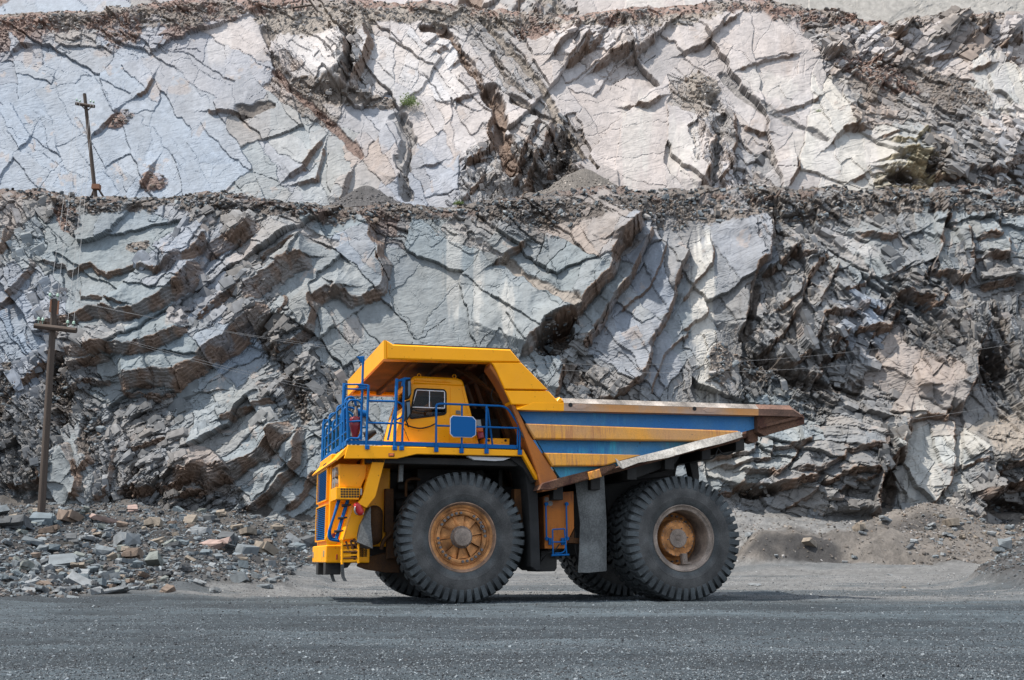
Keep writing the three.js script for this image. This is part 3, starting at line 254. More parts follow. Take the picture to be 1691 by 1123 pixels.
const STEP = 1.3;
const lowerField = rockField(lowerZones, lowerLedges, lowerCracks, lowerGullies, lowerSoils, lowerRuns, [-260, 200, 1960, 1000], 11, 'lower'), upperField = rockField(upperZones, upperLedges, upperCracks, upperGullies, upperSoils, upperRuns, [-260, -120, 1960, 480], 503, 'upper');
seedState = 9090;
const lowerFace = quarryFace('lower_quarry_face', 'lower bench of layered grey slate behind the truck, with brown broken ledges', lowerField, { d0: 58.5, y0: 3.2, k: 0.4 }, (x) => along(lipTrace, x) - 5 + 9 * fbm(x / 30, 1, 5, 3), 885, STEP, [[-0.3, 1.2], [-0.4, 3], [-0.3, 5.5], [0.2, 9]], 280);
const upperFace = quarryFace('upper_quarry_face', 'upper bench of pale cracked slate, blue-grey on the left and pinkish on the right', upperField, { d0: 71.5, y0: 24, k: 0.5 }, (x) => along(crestTrace, x) - 3 + 7 * fbm(x / 26, 2, 5, 9), 378, STEP, [[-0.3, 1.5], [-0.6, 4], [-0.5, 8], [0, 14]], 280);
const topField = { at(x, y, o) { upperField.at(x * 0.8 + 200, y + 200, o); const t = sstep(1230, 1300, x + 40 * fbm(x / 40, y / 30, 3, 77)), g = 1 + 0.3 * fbm(x / 5, y / 5, 3, 78), c = [0.27, 0.255, 0.23]; o.r = lerp(o.r, c[0] * g, t); o.g = lerp(o.g, c[1] * g, t); o.b = lerp(o.b, c[2] * g, t); o.h *= 1 - 0.8 * t; o.soil = 0; if (t > 0.3) o.id = -1; return o; } };
quarryFace('top_quarry_face', 'foot of the third bench showing above the crest of the second', topField, { d0: 96, y0: 49, k: 0.6 }, () => -75, 60, 2.4, [[0, 2], [0, 6]], 40, 140);
// ---------- ground, rubble heap (left), earth bank (right) ----------
// relief traced as photograph rows at given distances along columns of the photograph
const RELIEF = [
  [-160, [23, 1000], [28, 955], [34, 920], [40, 890], [46, 865], [52, 845], [58, 824]], [0, [23, 998], [28, 962], [34, 928], [40, 897], [46, 870], [52, 850], [58, 828]], [100, [24, 994], [28, 970], [34, 936], [40, 902], [46, 869], [52, 849], [58, 830]],
  [200, [26, 990], [28, 981], [34, 946], [40, 915], [46, 885], [52, 856], [58, 834]], [300, [27, 987], [31, 966], [36, 944], [42, 913], [50, 872], [58, 842]], [400, [29, 983], [33, 966], [38, 947], [44, 916], [50, 884], [58, 846]], [470, [31, 979], [35, 963], [40, 947], [46, 919], [52, 886], [58, 850]], [520, [35, 973], [40, 956], [46, 933], [52, 896], [58, 852]],
  [565, [40, 966], [46, 949], [50, 928], [54, 890], [58, 856]], [700, [36, 971], [46, 951], [52, 932], [58, 884]], [1000, [36, 971], [46, 951], [52, 932], [58, 884]], [1190, [36, 970], [46, 950], [50, 931], [54, 876], [58, 856]],
  [1260, [36, 970], [46, 949], [48.5, 932], [50, 892], [53, 880], [56, 858], [58, 850]], [1340, [36, 970], [46, 949], [48.5, 932], [50, 887], [53, 872], [56, 852], [58, 850]], [1400, [36, 969], [46, 947], [48.5, 931], [50.2, 880], [53, 866], [58, 850]], [1480, [36, 969], [46, 947], [48.5, 930], [50.5, 874], [54, 856], [58, 848]], [1560, [36, 968], [46, 945], [48.5, 928], [51, 884], [53, 854], [58, 844]], [1650, [36, 967], [45, 945], [48.5, 924], [52, 884], [58, 864]], [1860, [36, 966], [45, 942], [48.5, 920], [52, 884], [58, 868]],
];
const rowHeight = (px, py, d) => { const r = ray(px, py); return EYE - d * r.y / r.z; };
const columnHeight = (c, d) => {
  if (d <= c[1][0]) return 0; const last = c[c.length - 1], px = c[0];
  for (let i = 1; i + 1 < c.length; i++) if (d < c[i + 1][0]) { const t = (d - c[i][0]) / (c[i + 1][0] - c[i][0]), a = i === 1 ? 0 : rowHeight(px, c[i][1], c[i][0]), b = rowHeight(px, c[i + 1][1], c[i + 1][0]); return lerp(a, b, t); }
  return rowHeight(px, last[1], last[0]) + (d - last[0]) * 0.35;
};
function groundAt(px, d, o = {}) {
  let i = 0; while (i + 2 < RELIEF.length && px > RELIEF[i + 1][0]) i++;
  const a = RELIEF[i], b = RELIEF[i + 1], t = sstep(0, 1, (px - a[0]) / (b[0] - a[0])), x = (px - PW / 2) / FOCAL * d, z = -d;
  let y = lerp(columnHeight(a, d), columnHeight(b, d), t);
  const heap = Math.exp(-(((px - 1740) / 105) ** 2) - (((d - 39) / 3.2) ** 2)) * 2.15; y += heap;
  const flat = lerp(0, 0.8, clamp((d - 34) / 16, 0, 1)), bank = sstep(0.06, 0.35, y - flat * 0.95 + 0.12 * fbm(x / 1.5, z / 1.5, 3, 600)), side = px > 1500 && d < 45 ? 3 : px < 800 ? 1 : 2;
  const rut = fbm(x / 7, z / 0.55, 4, 610), crust = fbm(x / 0.9, z / 0.7, 4, 620), fine = fbm(x / 0.16, z / 0.16, 2, 630);
  y += (1 - bank) * (0.055 * rut + 0.03 * crust + 0.012 * fine) * sstep(6, 9, d) + bank * ((side === 2 ? 0.85 : 0.6) * fbm(x / 4.0, z / 3.0, 3, 640) + 0.30 * fbm(x / 1.2, z / 1.0, 4, 650) * (side === 1 ? 1 : 1.1) + 0.05 * fine);
  o.y = y; o.x = x; o.z = z; o.bank = bank; o.side = side; o.rut = rut; o.crust = crust; o.fine = fine; return o;
}
const gravelTex = dataTex(1024, (u, v) => { const a = tfbm(u, v, 48, 4, 700), b = tnoise(u, v, 256, 710), c = tnoise(u, v, 400, 711), s = b > 0.55 ? 0.55 * (b - 0.55) / 0.45 : 0, k = 0.62 + 0.2 * a + 0.10 * c + s; return [k, k, k]; });
const groundMat = std({ name: 'gravel', vertexColors: true, map: rep(gravelTex, 0.35), roughness: 0.92, bumpMap: rep(gravelTex, 0.35), bumpScale: 0.06 });
{
  const ds = []; for (let d = 6.5; d < 64; d += d < 12 ? 0.07 : d < 20 ? 0.1 : 0.15) ds.push(d);
  const cols = []; for (let x = -155; x <= 1845; x += 4) cols.push(x);
  const nC = cols.length, nR = ds.length, pos = new Float32Array(nC * nR * 3), col = new Float32Array(nC * nR * 3), uv = new Float32Array(nC * nR * 2), cls = new Uint8Array(nC * nR), o = {};
  const near = [0.025, 0.037, 0.045], pale = [0.105, 0.136, 0.153], mid = [0.235, 0.23, 0.22], earth = [0.21, 0.185, 0.16], dark = [0.040, 0.037, 0.035], greyS = [0.062, 0.063, 0.064];  // near, pale: cloud shade put into the foreground gravel colour
  for (let j = 0; j < nR; j++) for (let i = 0; i < nC; i++) {
    const d = ds[j], k = j * nC + i; groundAt(cols[i], d, o); pos.set([o.x, o.y, o.z], k * 3); uv.set([o.x, o.z], k * 2);
    const far = sstep(25.5, 32, d + 8 * fbm(o.x / 8, o.z / 2.5, 4, 720)), streak = sstep(-0.05, 0.4, o.rut * 0.8 + 0.5 * fbm(o.x / 12, o.z / 1.2, 3, 730)), damp = sstep(0.0, 0.35, fbm(o.x / 9, o.z / 1.6, 4, 740) + 0.3 * o.crust), g = 1 + 0.45 * o.fine + 0.3 * o.crust;
    for (let m = 0; m < 3; m++) {
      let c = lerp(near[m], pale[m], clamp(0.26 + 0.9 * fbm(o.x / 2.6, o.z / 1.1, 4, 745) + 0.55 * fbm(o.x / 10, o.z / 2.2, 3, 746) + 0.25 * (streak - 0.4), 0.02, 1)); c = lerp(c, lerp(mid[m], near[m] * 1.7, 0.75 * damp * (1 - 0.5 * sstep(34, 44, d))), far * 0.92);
      const ramp = o.side === 2 ? sstep(50.2, 51.2, d + 0.8 * o.crust) * sstep(1440, 1390, cols[i]) : 0, e = ramp > 0 ? lerp(lerp(earth[m], dark[m] * 1.5, 0.4), mid[m] * (1.05 + 0.5 * fbm(o.x / 3, o.z / 0.5, 3, 755)), ramp) : o.side === 2 ? lerp(earth[m], dark[m] * 1.5, sstep(-0.1, 0.4, fbm(o.x / 2.2, o.z / 1.6, 4, 750))) : lerp(lerp(dark[m], greyS[m], sstep(-0.2, 0.35, fbm(o.x / 2, o.z / 2, 4, 760))), earth[m] * 0.75, 0.6 * sstep(46, 56, d)) * (o.side === 3 ? 1.7 : 1);
      col[k * 3 + m] = Math.max(0.012, lerp(c, e, o.bank) * g);
    }
    cls[k] = o.bank > 0.5 ? o.side : 0;
  }
  const sets = [[], [], [], []];
  for (let j = 0; j + 1 < nR; j++) for (let i = 0; i + 1 < nC; i++) { const a = j * nC + i, b = a + 1, c = a + nC + 1, d = a + nC, s = cls[a]; sets[s].push(a, b, c, a, c, d); }
  const full = new THREE.BufferGeometry(); full.setAttribute('position', new THREE.BufferAttribute(pos, 3)); full.setIndex(sets.flat()); full.computeVertexNormals();
  const nor = full.attributes.normal.array, info = [['ground', null], ['rubble_bank', 'heap of dark soil and broken rock left of and behind the truck'], ['earth_bank', 'low brown earth bank at the foot of the rock right of the truck'], ['gravel_heap', 'small heap of grey gravel at the right edge']];
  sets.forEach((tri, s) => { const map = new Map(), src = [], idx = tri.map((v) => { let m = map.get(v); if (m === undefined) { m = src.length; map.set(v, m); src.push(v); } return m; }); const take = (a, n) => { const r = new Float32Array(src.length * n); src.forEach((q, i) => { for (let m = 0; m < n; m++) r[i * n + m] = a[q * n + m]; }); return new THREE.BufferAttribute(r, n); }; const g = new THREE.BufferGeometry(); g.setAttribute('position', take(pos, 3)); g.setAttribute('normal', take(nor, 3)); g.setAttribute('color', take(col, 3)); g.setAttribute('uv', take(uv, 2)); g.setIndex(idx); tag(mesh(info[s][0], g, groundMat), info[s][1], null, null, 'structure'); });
  const floor = new THREE.PlaneGeometry(900, 900); floor.rotateX(-Math.PI / 2); floor.translate(0, -0.14, 0); tag(mesh('quarry_floor', floor, std({ name: 'quarry_floor', color: lin(0.10, 0.10, 0.10), roughness: 1 })), null, null, null, 'structure');
}
const onGround = (px, py) => { for (let d = 7; d < 62; d += 0.08) { if (rowHeight(px, py, d) <= groundAt(px, d).y) return d; } return 60; };

// --- broken rock ---
const rockGeos = []; seedState = 777;
for (let v = 0; v < 14; v++) {
  const fx = rr(0.75, 1.15), fy = rr(0.42, 0.75), fz = rr(0.6, 1.0), lumps = [];
  for (let l = 0, nl = 2 + v % 3; l < nl; l++) {
    const pts = [], c = l ? [rr(-0.3, 0.3) * fx, rr(-0.2, 0.12) * fy, rr(-0.3, 0.3) * fz] : [0, 0, 0], k0 = l ? rr(0.4, 0.75) : 0.88, tilt = rr(-0.3, 0.3);
    for (let k = 0; k < 15; k++) { const s = [k & 1 ? 1 : -1, k & 2 ? 1 : -1, k & 4 ? 1 : -1], t = k < 8 ? [rr(0.6, 1), rr(0.55, 1), rr(0.6, 1)] : [rr(-1, 1.1), rr(-0.9, 1.1), rr(-1, 1.1)], p = new THREE.Vector3((k < 8 ? s[0] : 1) * t[0] * fx * 0.5 * k0, (k < 8 ? s[1] : 1) * t[1] * fy * 0.5 * k0, (k < 8 ? s[2] : 1) * t[2] * fz * 0.5 * k0); p.applyAxisAngle(new THREE.Vector3(0, 0, 1), tilt); pts.push(p.add(new THREE.Vector3(...c))); }
    lumps.push(new ConvexGeometry(pts));
  }
  const g = mergeGeometries(lumps), p = g.attributes.position, n = p.count, uv = new Float32Array(n * 2), nr = g.attributes.normal;
  for (let i = 0; i < n; i++) { const ax = Math.abs(nr.getX(i)), ay = Math.abs(nr.getY(i)); const c = ay > 0.6 ? [p.getX(i), p.getZ(i)] : ax > 0.6 ? [p.getZ(i), p.getY(i)] : [p.getX(i), p.getY(i)]; uv.set(c, i * 2); }
  g.setAttribute('uv', new THREE.BufferAttribute(uv, 2)); rockGeos.push(g);
}
const stoneTex = dataTex(512, (u, v) => { const k = 0.82 + 0.3 * tfbm(u, v, 6, 6, 800) + 0.08 * tnoise(u, v, 200, 801); return [k, k, k]; });
const stone = (r, g, b) => std({ name: 'broken_slate', color: lin(r, g, b), map: rep(stoneTex, 0.8), roughness: 0.85, bumpMap: rep(stoneTex, 1.2), bumpScale: 0.03, flatShading: true });
const STONES = { grey: stone(0.155, 0.175, 0.185), blue: stone(0.135, 0.165, 0.18), dark: stone(0.085, 0.09, 0.093), light: stone(0.24, 0.255, 0.26), tan: stone(0.24, 0.20, 0.155), brown: stone(0.19, 0.14, 0.105), pink: stone(0.33, 0.235, 0.20), green: stone(0.19, 0.205, 0.185) };
const PILE = 'rocks in the rubble heap left of the truck', BANK = 'stones on the earth bank right of the truck';
function setRock(px, py, widthPx, kind, flat, label, grp, name = 'rock') {
  const d = onGround(px, py), w = widthPx / FOCAL * d * (name === 'rock' ? 1.38 : 0.95), g = rockGeos[Math.floor(rnd() * rockGeos.length)], m = mesh(name, g, STONES[kind]), o = groundAt(px, d);
  m.scale.set(w, w * flat, w * rr(0.7, 1)); m.rotation.set(rr(-0.45, 0.45), rr(0, 6.28), rr(-0.4, 0.4)); m.position.set(o.x, o.y + w * flat * 0.16, o.z);
  tag(m, label, 'rock', grp); return m;
}
const P7 = (x, y) => [x / 2.655, 700 + y / 2.655], P8 = (x, y) => [1130 + x / 2.654, 700 + y / 2.654];
[
  [100, 455, 95, 'dark', .9, 'big dark grey rock at the upper left of the rubble heap'], [208, 445, 90, 'blue', .9, 'blue-grey pointed rock just right of the foot of the near pole'], [236, 485, 62, 'brown', .9, 'brownish cracked rock below the pointed blue-grey rock near the pole'], [25, 395, 75, 'grey', .6, 'grey rock at the left edge level with the pole foot'], [186, 392, 55, 'tan', .5, 'flat tan rock beside the foot of the near pole'],
  [325, 425, 75, 'brown', .8, 'brown wedge-shaped rock standing up on the crest right of the pole'], [190, 545, 95, 'grey', .55, 'broad grey rock halfway down the left of the heap'], [268, 560, 62, 'blue', .8, 'blue-grey block right of the broad grey rock, left part of the heap'], [345, 520, 64, 'dark', .9, 'dark upright rock in the left part of the heap'], [420, 515, 70, 'light', .5, 'pale flat rock in the upper left middle of the heap'],
  [490, 575, 72, 'grey', .6, 'grey wedge left of the large two-coloured boulder'], [592, 530, 105, 'light', .85, 'large pale grey boulder in the middle of the heap'], [616, 590, 78, 'brown', 1, 'rust-brown boulder leaning on the large pale boulder'], [704, 452, 60, 'tan', .8, 'pale tan block near the top of the heap centre'], [852, 440, 66, 'tan', .8, 'tan pointed rock on the top of the heap right of centre'],
  [714, 525, 62, 'tan', .7, 'tan slab tipped on edge right of the large pale boulder'], [782, 545, 58, 'dark', .7, 'dark flat rock right of the tipped tan slab'], [896, 485, 80, 'light', .7, 'pale grey rock below the tan pointed rock'], [930, 428, 62, 'dark', .7, 'dark grey rock on the crest right of the tan pointed rock'], [1012, 530, 78, 'dark', 1.2, 'tall dark rock behind the long pinkish slab'],
  [955, 545, 110, 'pink', .45, 'long pinkish slab lying in the right part of the heap'], [868, 580, 55, 'grey', .4, 'thin grey plate left of the long pinkish slab'], [1102, 575, 90, 'grey', .7, 'grey angular boulder right of the pinkish slab'], [1180, 570, 80, 'tan', .8, 'pale tan boulder at the right end of the heap'], [1090, 605, 52, 'tan', .8, 'small tan rock under the grey angular boulder'],
  [712, 630, 105, 'green', .75, 'large greenish grey boulder on the lower slope of the heap'], [312, 635, 135, 'grey', .65, 'largest grey boulder on the lower left slope'], [390, 645, 68, 'tan', .5, 'flat tan rock right of the largest grey boulder'], [405, 675, 62, 'light', .8, 'pale block below the flat tan rock'], [180, 690, 52, 'light', .8, 'pale upright block at the lower left of the heap'],
  [138, 715, 52, 'blue', .7, 'blue-grey stone at the lower left toe of the heap'], [332, 685, 52, 'blue', .8, 'blue-grey block under the largest grey boulder'], [180, 740, 62, 'light', .5, 'flat pale stone at the lower left toe of the heap'], [400, 715, 100, 'light', .6, 'wide pale slab in the lowest row of the heap'], [468, 708, 64, 'grey', .7, 'grey stone right of the wide pale slab'],
  [505, 690, 84, 'grey', .8, 'grey boulder at the lower middle of the heap'], [460, 745, 66, 'light', .7, 'pale stone at the toe below the wide slab'], [540, 745, 90, 'light', .4, 'flat pale stone at the toe in the lower middle'], [230, 738, 52, 'grey', .7, 'grey stone at the toe left of the wide slab'], [290, 750, 46, 'light', .5, 'small pale stone at the lower left toe'],
  [772, 738, 54, 'brown', .8, 'brown stone alone at the toe below the greenish boulder'], [902, 705, 40, 'light', .9, 'small pale stone alone on the soil of the lower right slope'], [972, 740, 36, 'light', .8, 'small pale stone at the toe of the right slope'], [1186, 720, 54, 'grey', .5, 'flat grey stone at the toe nearest the truck'], [1076, 695, 62, 'grey', .9, 'grey pointed stone on the lower right slope'],
  [1376, 530, 74, 'dark', .9, 'big dark rock right beside the truck bumper'], [1326, 552, 54, 'blue', .8, 'blue-grey rock left of the big dark rock by the bumper'], [1300, 520, 48, 'light', 1.1, 'small pale upright rock left of the bumper'], [1230, 465, 48, 'tan', .7, 'tan stone on the bank left of the radiator'], [1106, 485, 62, 'tan', .7, 'tan weathered stone on the upper right of the heap'],
  [982, 400, 46, 'tan', .8, 'tan stone on the crest right of the dark grey rock'], [478, 432, 84, 'pink', .5, 'orange-pink slab on the crest of the heap centre left'], [600, 375, 50, 'pink', .5, 'pinkish stone on the crest near the middle'], [730, 360, 46, 'tan', 1, 'tan stone at the foot of the rock face above the heap'], [500, 480, 46, 'grey', .7, 'grey stone under the orange-pink slab'], [560, 450, 44, 'brown', .7, 'brown stone right of the orange-pink slab'],
].forEach(([x, y, w, kind, flat, label]) => setRock(...P7(x, y), w / 2.655, kind, flat, label, PILE));
[
  [600, 392, 135, 'tan', .35, 'long tan slab on the bank crest at the foot of the rock'], [742, 470, 66, 'tan', .7, 'tan block half buried in the bank below the long slab'], [530, 535, 58, 'tan', .6, 'tan stone in the middle of the bank face'], [976, 525, 30, 'light', .7, 'pale pebble-like stone on the bank above the two dark ones'], [960, 545, 32, 'dark', .9, 'dark small rock in the bank under a pale stone'],
  [1142, 448, 54, 'tan', 1, 'tan upright rock in the stone pile at the upper right'], [1376, 548, 64, 'grey', .9, 'grey boulder on top of the gravel heap at the right edge'], [1332, 565, 44, 'grey', .8, 'grey rock left of the boulder on the gravel heap'], [270, 495, 38, 'light', .9, 'pale pointed rock beside the rear tyre'], [1120, 495, 44, 'light', .6, 'flat pale stone in the stone pile at the upper right'],
  [1188, 500, 40, 'tan', .6, 'tan flat stone right in the stone pile at the upper right'], [1060, 455, 34, 'light', .6, 'pale stone at the left of the upper right stone pile'], [758, 487, 28, 'light', .6, 'small pale stone below the half buried tan block'], [1306, 488, 42, 'light', .7, 'pale rock on the bank right of the stone pile'], [862, 430, 46, 'light', .7, 'pale weathered lump on the bank crest'],
  [1396, 465, 34, 'grey', .8, 'grey rock on the bank near the right edge'], [674, 608, 18, 'light', .8, 'left one of two small pale stones at the bank toe'], [716, 596, 20, 'grey', .8, 'right one of two small stones at the bank toe'], [282, 708, 38, 'light', .3, 'flat pale stone on the ground behind the rear tyre'], [920, 720, 18, 'tan', .7, 'small tan stone on the flat ground right of the truck'], [866, 664, 22, 'light', .3, 'pale bluish flake on the flat ground right of the truck'], [380, 585, 26, 'light', .6, 'pale stone at the left end of the bank toe'], [1065, 588, 22, 'grey', .7, 'grey stone at the bank toe below the stone pile'], [1100, 578, 22, 'light', .7, 'pale stone at the bank toe towards the right'],
].forEach(([x, y, w, kind, flat, label]) => setRock(...P8(x, y), w / 2.654, kind, flat, label, BANK));
// the many smaller ones that nothing tells apart
const kinds = ['grey', 'grey', 'blue', 'blue', 'light', 'dark', 'green', 'tan', 'brown'];
for (let k = 0, n = 0; k < 3000 && n < 300; k++) { const px = rr(0, 530), py = rr(845, 990), d = onGround(px, py); if (d > 58 || groundAt(px, d).bank < 0.6) continue; const low = py > 920 && px < 300 ? 1 : 0.6; if (rnd() > low) continue; n++; setRock(px, py, rr(9, 25) * (0.6 + 18 / d), kinds[Math.floor(rnd() * 9)], rr(0.5, 1), 'small angular slate rock among many alike in the rubble heap left of the truck', 'small rocks of the left rubble heap', 'small_rock'); }
for (let k = 0, n = 0; k < 900 && n < 60; k++) { const px = rr(1510, 1691), py = rr(850, 900), d = onGround(px, py); if (d > 58 || groundAt(px, d).bank < 0.6) continue; n++; setRock(px, py, rr(6, 13), ['light', 'grey', 'tan', 'light'][Math.floor(rnd() * 4)], rr(0.5, 0.9), 'small pale rock in the stone pile on the bank at the upper right', 'small rocks of the right stone pile', 'small_rock'); }
function scatter(name, label, mat, n, place) {
  const im = new THREE.InstancedMesh(rockGeos[Math.floor(rnd() * 14)], mat, n), q = new THREE.Object3D(), c = new THREE.Color(); im.name = name; im.castShadow = im.receiveShadow = true; let k = 0;
  for (let t = 0; t < n * 4 && k < n; t++) { const p = place(t); if (!p) continue; q.position.set(p[0], p[1], p[2]); q.rotation.set(rr(-0.6, 0.6), rr(0, 6.3), rr(-0.6, 0.6)); q.scale.set(p[3] * rr(0.7, 1.3), p[3] * rr(0.6, 1.1), p[3] * rr(0.7, 1.2)); q.updateMatrix(); im.setMatrixAt(k, q.matrix); c.setRGB(...p[4]); im.setColorAt(k, c); k++; }
  im.count = k; scene.add(im); tag(im, label, null, null, 'stuff'); return im;
}
const chip = std({ name: 'stone_chips', color: lin(1, 1, 1), roughness: 0.9, flatShading: true });
const tone = (list) => { const c = list[Math.floor(rnd() * list.length)], k = rr(0.65, 1.35); return c.map((v) => v * k); };
const T_GREY = [[0.11, 0.126, 0.134], [0.06, 0.066, 0.07], [0.16, 0.178, 0.186], [0.10, 0.088, 0.078], [0.05, 0.048, 0.046]], T_PALE = [[0.20, 0.19, 0.18], [0.15, 0.14, 0.13], [0.26, 0.245, 0.23], [0.18, 0.14, 0.11]], T_BROWN = [[0.12, 0.105, 0.09], [0.08, 0.07, 0.06], [0.15, 0.13, 0.11]], T_DARK = [[0.055, 0.064, 0.07], [0.045, 0.052, 0.058], [0.10, 0.115, 0.125], [0.15, 0.168, 0.178], [0.18, 0.2, 0.208], [0.03, 0.033, 0.036], [0.028, 0.03, 0.032]];
for (let s = 0; s < 4; s++) scatter('rubble', 'stone fragments strewn over the left rubble heap', chip, 5500, () => { const px = rr(-60, 600), d = rr(24, 58), o = groundAt(px, d); return o.bank < 0.4 ? null : [o.x, o.y + 0.01, o.z, rr(0.03, 0.14) * (rnd() < 0.16 ? 2.3 : 1), tone(T_GREY)]; });
for (let s = 0; s < 2; s++) scatter('bank_stones', 'stone fragments strewn over the right earth bank', chip, 2600, () => { const px = rr(1180, 1760), d = rr(36, 58), o = groundAt(px, d); return o.bank < 0.5 || (o.side !== 3 && px < 1480 && rnd() < 0.75) ? null : [o.x, o.y + 0.01, o.z, rr(0.03, 0.13) * (rnd() < 0.12 ? 2 : 1), tone(o.side === 3 ? T_GREY : rnd() < 0.55 ? T_BROWN : T_PALE)]; });
for (let s = 0; s < 5; s++) scatter('gravel_stones', 'loose gravel on the near ground', chip, 28000, () => { const px = rr(-100, 1790), d = 7 / (1 - rnd() * (1 - 7 / 44)), o = groundAt(px, d); return o.bank > 0.4 ? null : [o.x, o.y + 0.002, o.z, rr(0.006, 0.019) * (rnd() < 0.02 ? 2.4 : 1) * Math.sqrt(Math.max(1, d / 12)), tone(T_DARK)]; });
for (const [face, tones, nm] of [[lowerFace, T_PALE.slice(1).concat(T_DARK.slice(2)), 'lower'], [upperFace, T_PALE, 'upper']]) { const L = face.stones; for (let s = 0; s < 3; s++) scatter('bench_rubble', 'loose rubble in the soil bands of the ' + nm + ' rock face', chip, Math.min(3500, Math.floor(L.length / 3)), () => { const p = L[Math.floor(rnd() * L.length)]; return [p[0] + rr(-0.1, 0.1), p[1] + rr(-0.1, 0.1), p[2] + 0.03, rr(0.08, 0.32) * (rnd() < 0.1 ? 1.8 : 1), tone(tones)]; }); }
// broken slabs standing proud in the shattered parts of the rock faces: they dip with the joints round them
function slabs(face, label) {
  const L = face.blocks, N0 = new THREE.Vector3(0, 0.38, 0.92), U = new THREE.Vector3(), Vv = new THREE.Vector3(), Nn = new THREE.Vector3(), M = new THREE.Matrix4(), S = new THREE.Matrix4(), c = new THREE.Color(), tiltQ = new THREE.Quaternion();
  for (let v = 0; v < 5; v++) {
    const mine = L.filter((_, i) => i % 5 === v), im = new THREE.InstancedMesh(rockGeos[v * 2 + 1], slabMat, mine.length); im.name = 'broken_slabs'; im.castShadow = im.receiveShadow = true;
    mine.forEach((b, i) => {
      const a = b[3] * Math.PI / 180 + rr(-0.3, 0.3), down = Math.sin(a + Math.PI / 2) < 0 ? -1 : 1, m = 0.030 * b[4] * (b[1] > 26 && b[0] > 17 ? 1.55 : b[0] < -5 ? 1.3 : 1) * (0.35 + 0.9 * rnd() * rnd());
      U.set(Math.cos(a), -Math.sin(a), rr(-0.15, 0.15)).normalize(); Nn.copy(N0).addScaledVector(Vv.set(-Math.sin(a) * down, -Math.cos(a) * down, 0), -rr(-0.15, 0.5)).addScaledVector(U, rr(-0.3, 0.3)); Vv.crossVectors(Nn, U).normalize(); Nn.crossVectors(U, Vv).normalize();
      M.makeBasis(U, Nn, Vv); S.makeScale(m * rr(0.9, 1.9), m * rr(0.45, 0.9), m * rr(0.8, 1.4)); M.multiply(S).setPosition(b[0], b[1], b[2] - 0.10 * m); im.setMatrixAt(i, M); const k = rr(0.65, 1.3); im.setColorAt(i, c.setRGB(b[6] * k, b[7] * k, b[8] * k));
    });
    face.face.add(im); tag(im, null, null, null, 'stuff');
  }
}
const slabMat = std({ name: 'broken_slate_slabs', color: lin(1, 1, 1), map: rep(stoneTex, 0.9), roughness: 0.82, flatShading: true });
slabs(lowerFace); slabs(upperFace);
for (let s = 0; s < 2; s++) scatter('floor_stones', 'loose stones on the pale ground behind the truck', chip, 2500, () => { const px = rr(330, 1760), d = rr(30, 50), o = groundAt(px, d); return o.bank > 0.4 ? null : [o.x, o.y + 0.004, o.z, rr(0.015, 0.05) * (rnd() < 0.06 ? 2.2 : 1), tone([[0.2, 0.2, 0.19], [0.12, 0.12, 0.12], [0.07, 0.07, 0.07], [0.26, 0.26, 0.255]])]; });

scatter('heap_gravel', 'stones on the gravel heap at the right edge', chip, 1500, () => { const px = rr(1540, 1840), d = rr(33, 44.5), o = groundAt(px, d); return o.bank < 0.5 ? null : [o.x, o.y + 0.005, o.z, rr(0.03, 0.11) * (rnd() < 0.1 ? 2 : 1), tone(T_GREY)]; });
// ---------- the dump truck: local axes, front = -X, near (driver's) side = +Z, metres ----------
const TX = 0.778, TZ = -27.88, TURN = 0.283, TC = Math.cos(TURN), TS = Math.sin(TURN);
const truck = group('dump_truck');
truck.position.set(TX, 0, TZ); truck.rotation.y = TURN;
tag(truck, 'huge yellow and blue quarry dump truck standing side-on on the gravel', 'dump truck');
const toLocal = (v) => [v.x * TC - v.z * TS, v.y, v.x * TS + v.z * TC];
const EYEL = toLocal(new THREE.Vector3(-TX, EYE, -TZ));
const onZ = (px, py, z) => { const d = toLocal(ray(px, py)), t = (z - EYEL[2]) / d[2]; return [EYEL[0] + d[0] * t, EYEL[1] + d[1] * t]; };   // photo pixel -> point of a lengthwise plane
const onX = (px, py, x) => { const d = toLocal(ray(px, py)), t = (x - EYEL[0]) / d[0]; return [x, EYEL[1] + d[1] * t, EYEL[2] + d[2] * t]; };
const crop = (x0, y0, k) => (x, y, z) => onZ(x0 + x / k, y0 + y / k, z);
const Z1 = crop(500, 540, 2.39), Z2 = crop(860, 620, 2.88), Z3 = crop(510, 560, 5.105), Z4 = crop(510, 730, 4.677), Z5 = crop(640, 620, 6.2375), Z7 = crop(850, 760, 4.68);
const V = (a) => new THREE.Vector3(...a);

// geometry builders: all return non-indexed geometry with normals and uv in metres
function metricUV(g) {
  const p = g.attributes.position, n = p.count, uv = new Float32Array(n * 2), a = new THREE.Vector3(), b = new THREE.Vector3(), c = new THREE.Vector3();
  for (let i = 0; i < n; i += 3) {
    a.fromBufferAttribute(p, i); b.fromBufferAttribute(p, i + 1).sub(a); c.fromBufferAttribute(p, i + 2).sub(a); b.cross(c);
    const x = Math.abs(b.x), y = Math.abs(b.y), z = Math.abs(b.z);
    for (let k = 0; k < 3; k++) { const X = p.getX(i + k), Y = p.getY(i + k), Z = p.getZ(i + k); const [u, v] = z >= x && z >= y ? [X, Y] : x >= y ? [Z + 3.3, Y] : [X, Z + 1.7]; uv[(i + k) * 2] = u; uv[(i + k) * 2 + 1] = v; }
  }
  g.setAttribute('uv', new THREE.BufferAttribute(uv, 2)); return g;
}
const soft = (g) => { const h = g.index ? g.toNonIndexed() : g; for (const k of Object.keys(h.attributes)) if (!['position', 'normal', 'uv'].includes(k)) h.deleteAttribute(k); return metricUV(h); };
const hard = (g) => { const h = g.index ? g.toNonIndexed() : g; h.computeVertexNormals(); return soft(h); };
const join = (list) => mergeGeometries(list.flat(9));
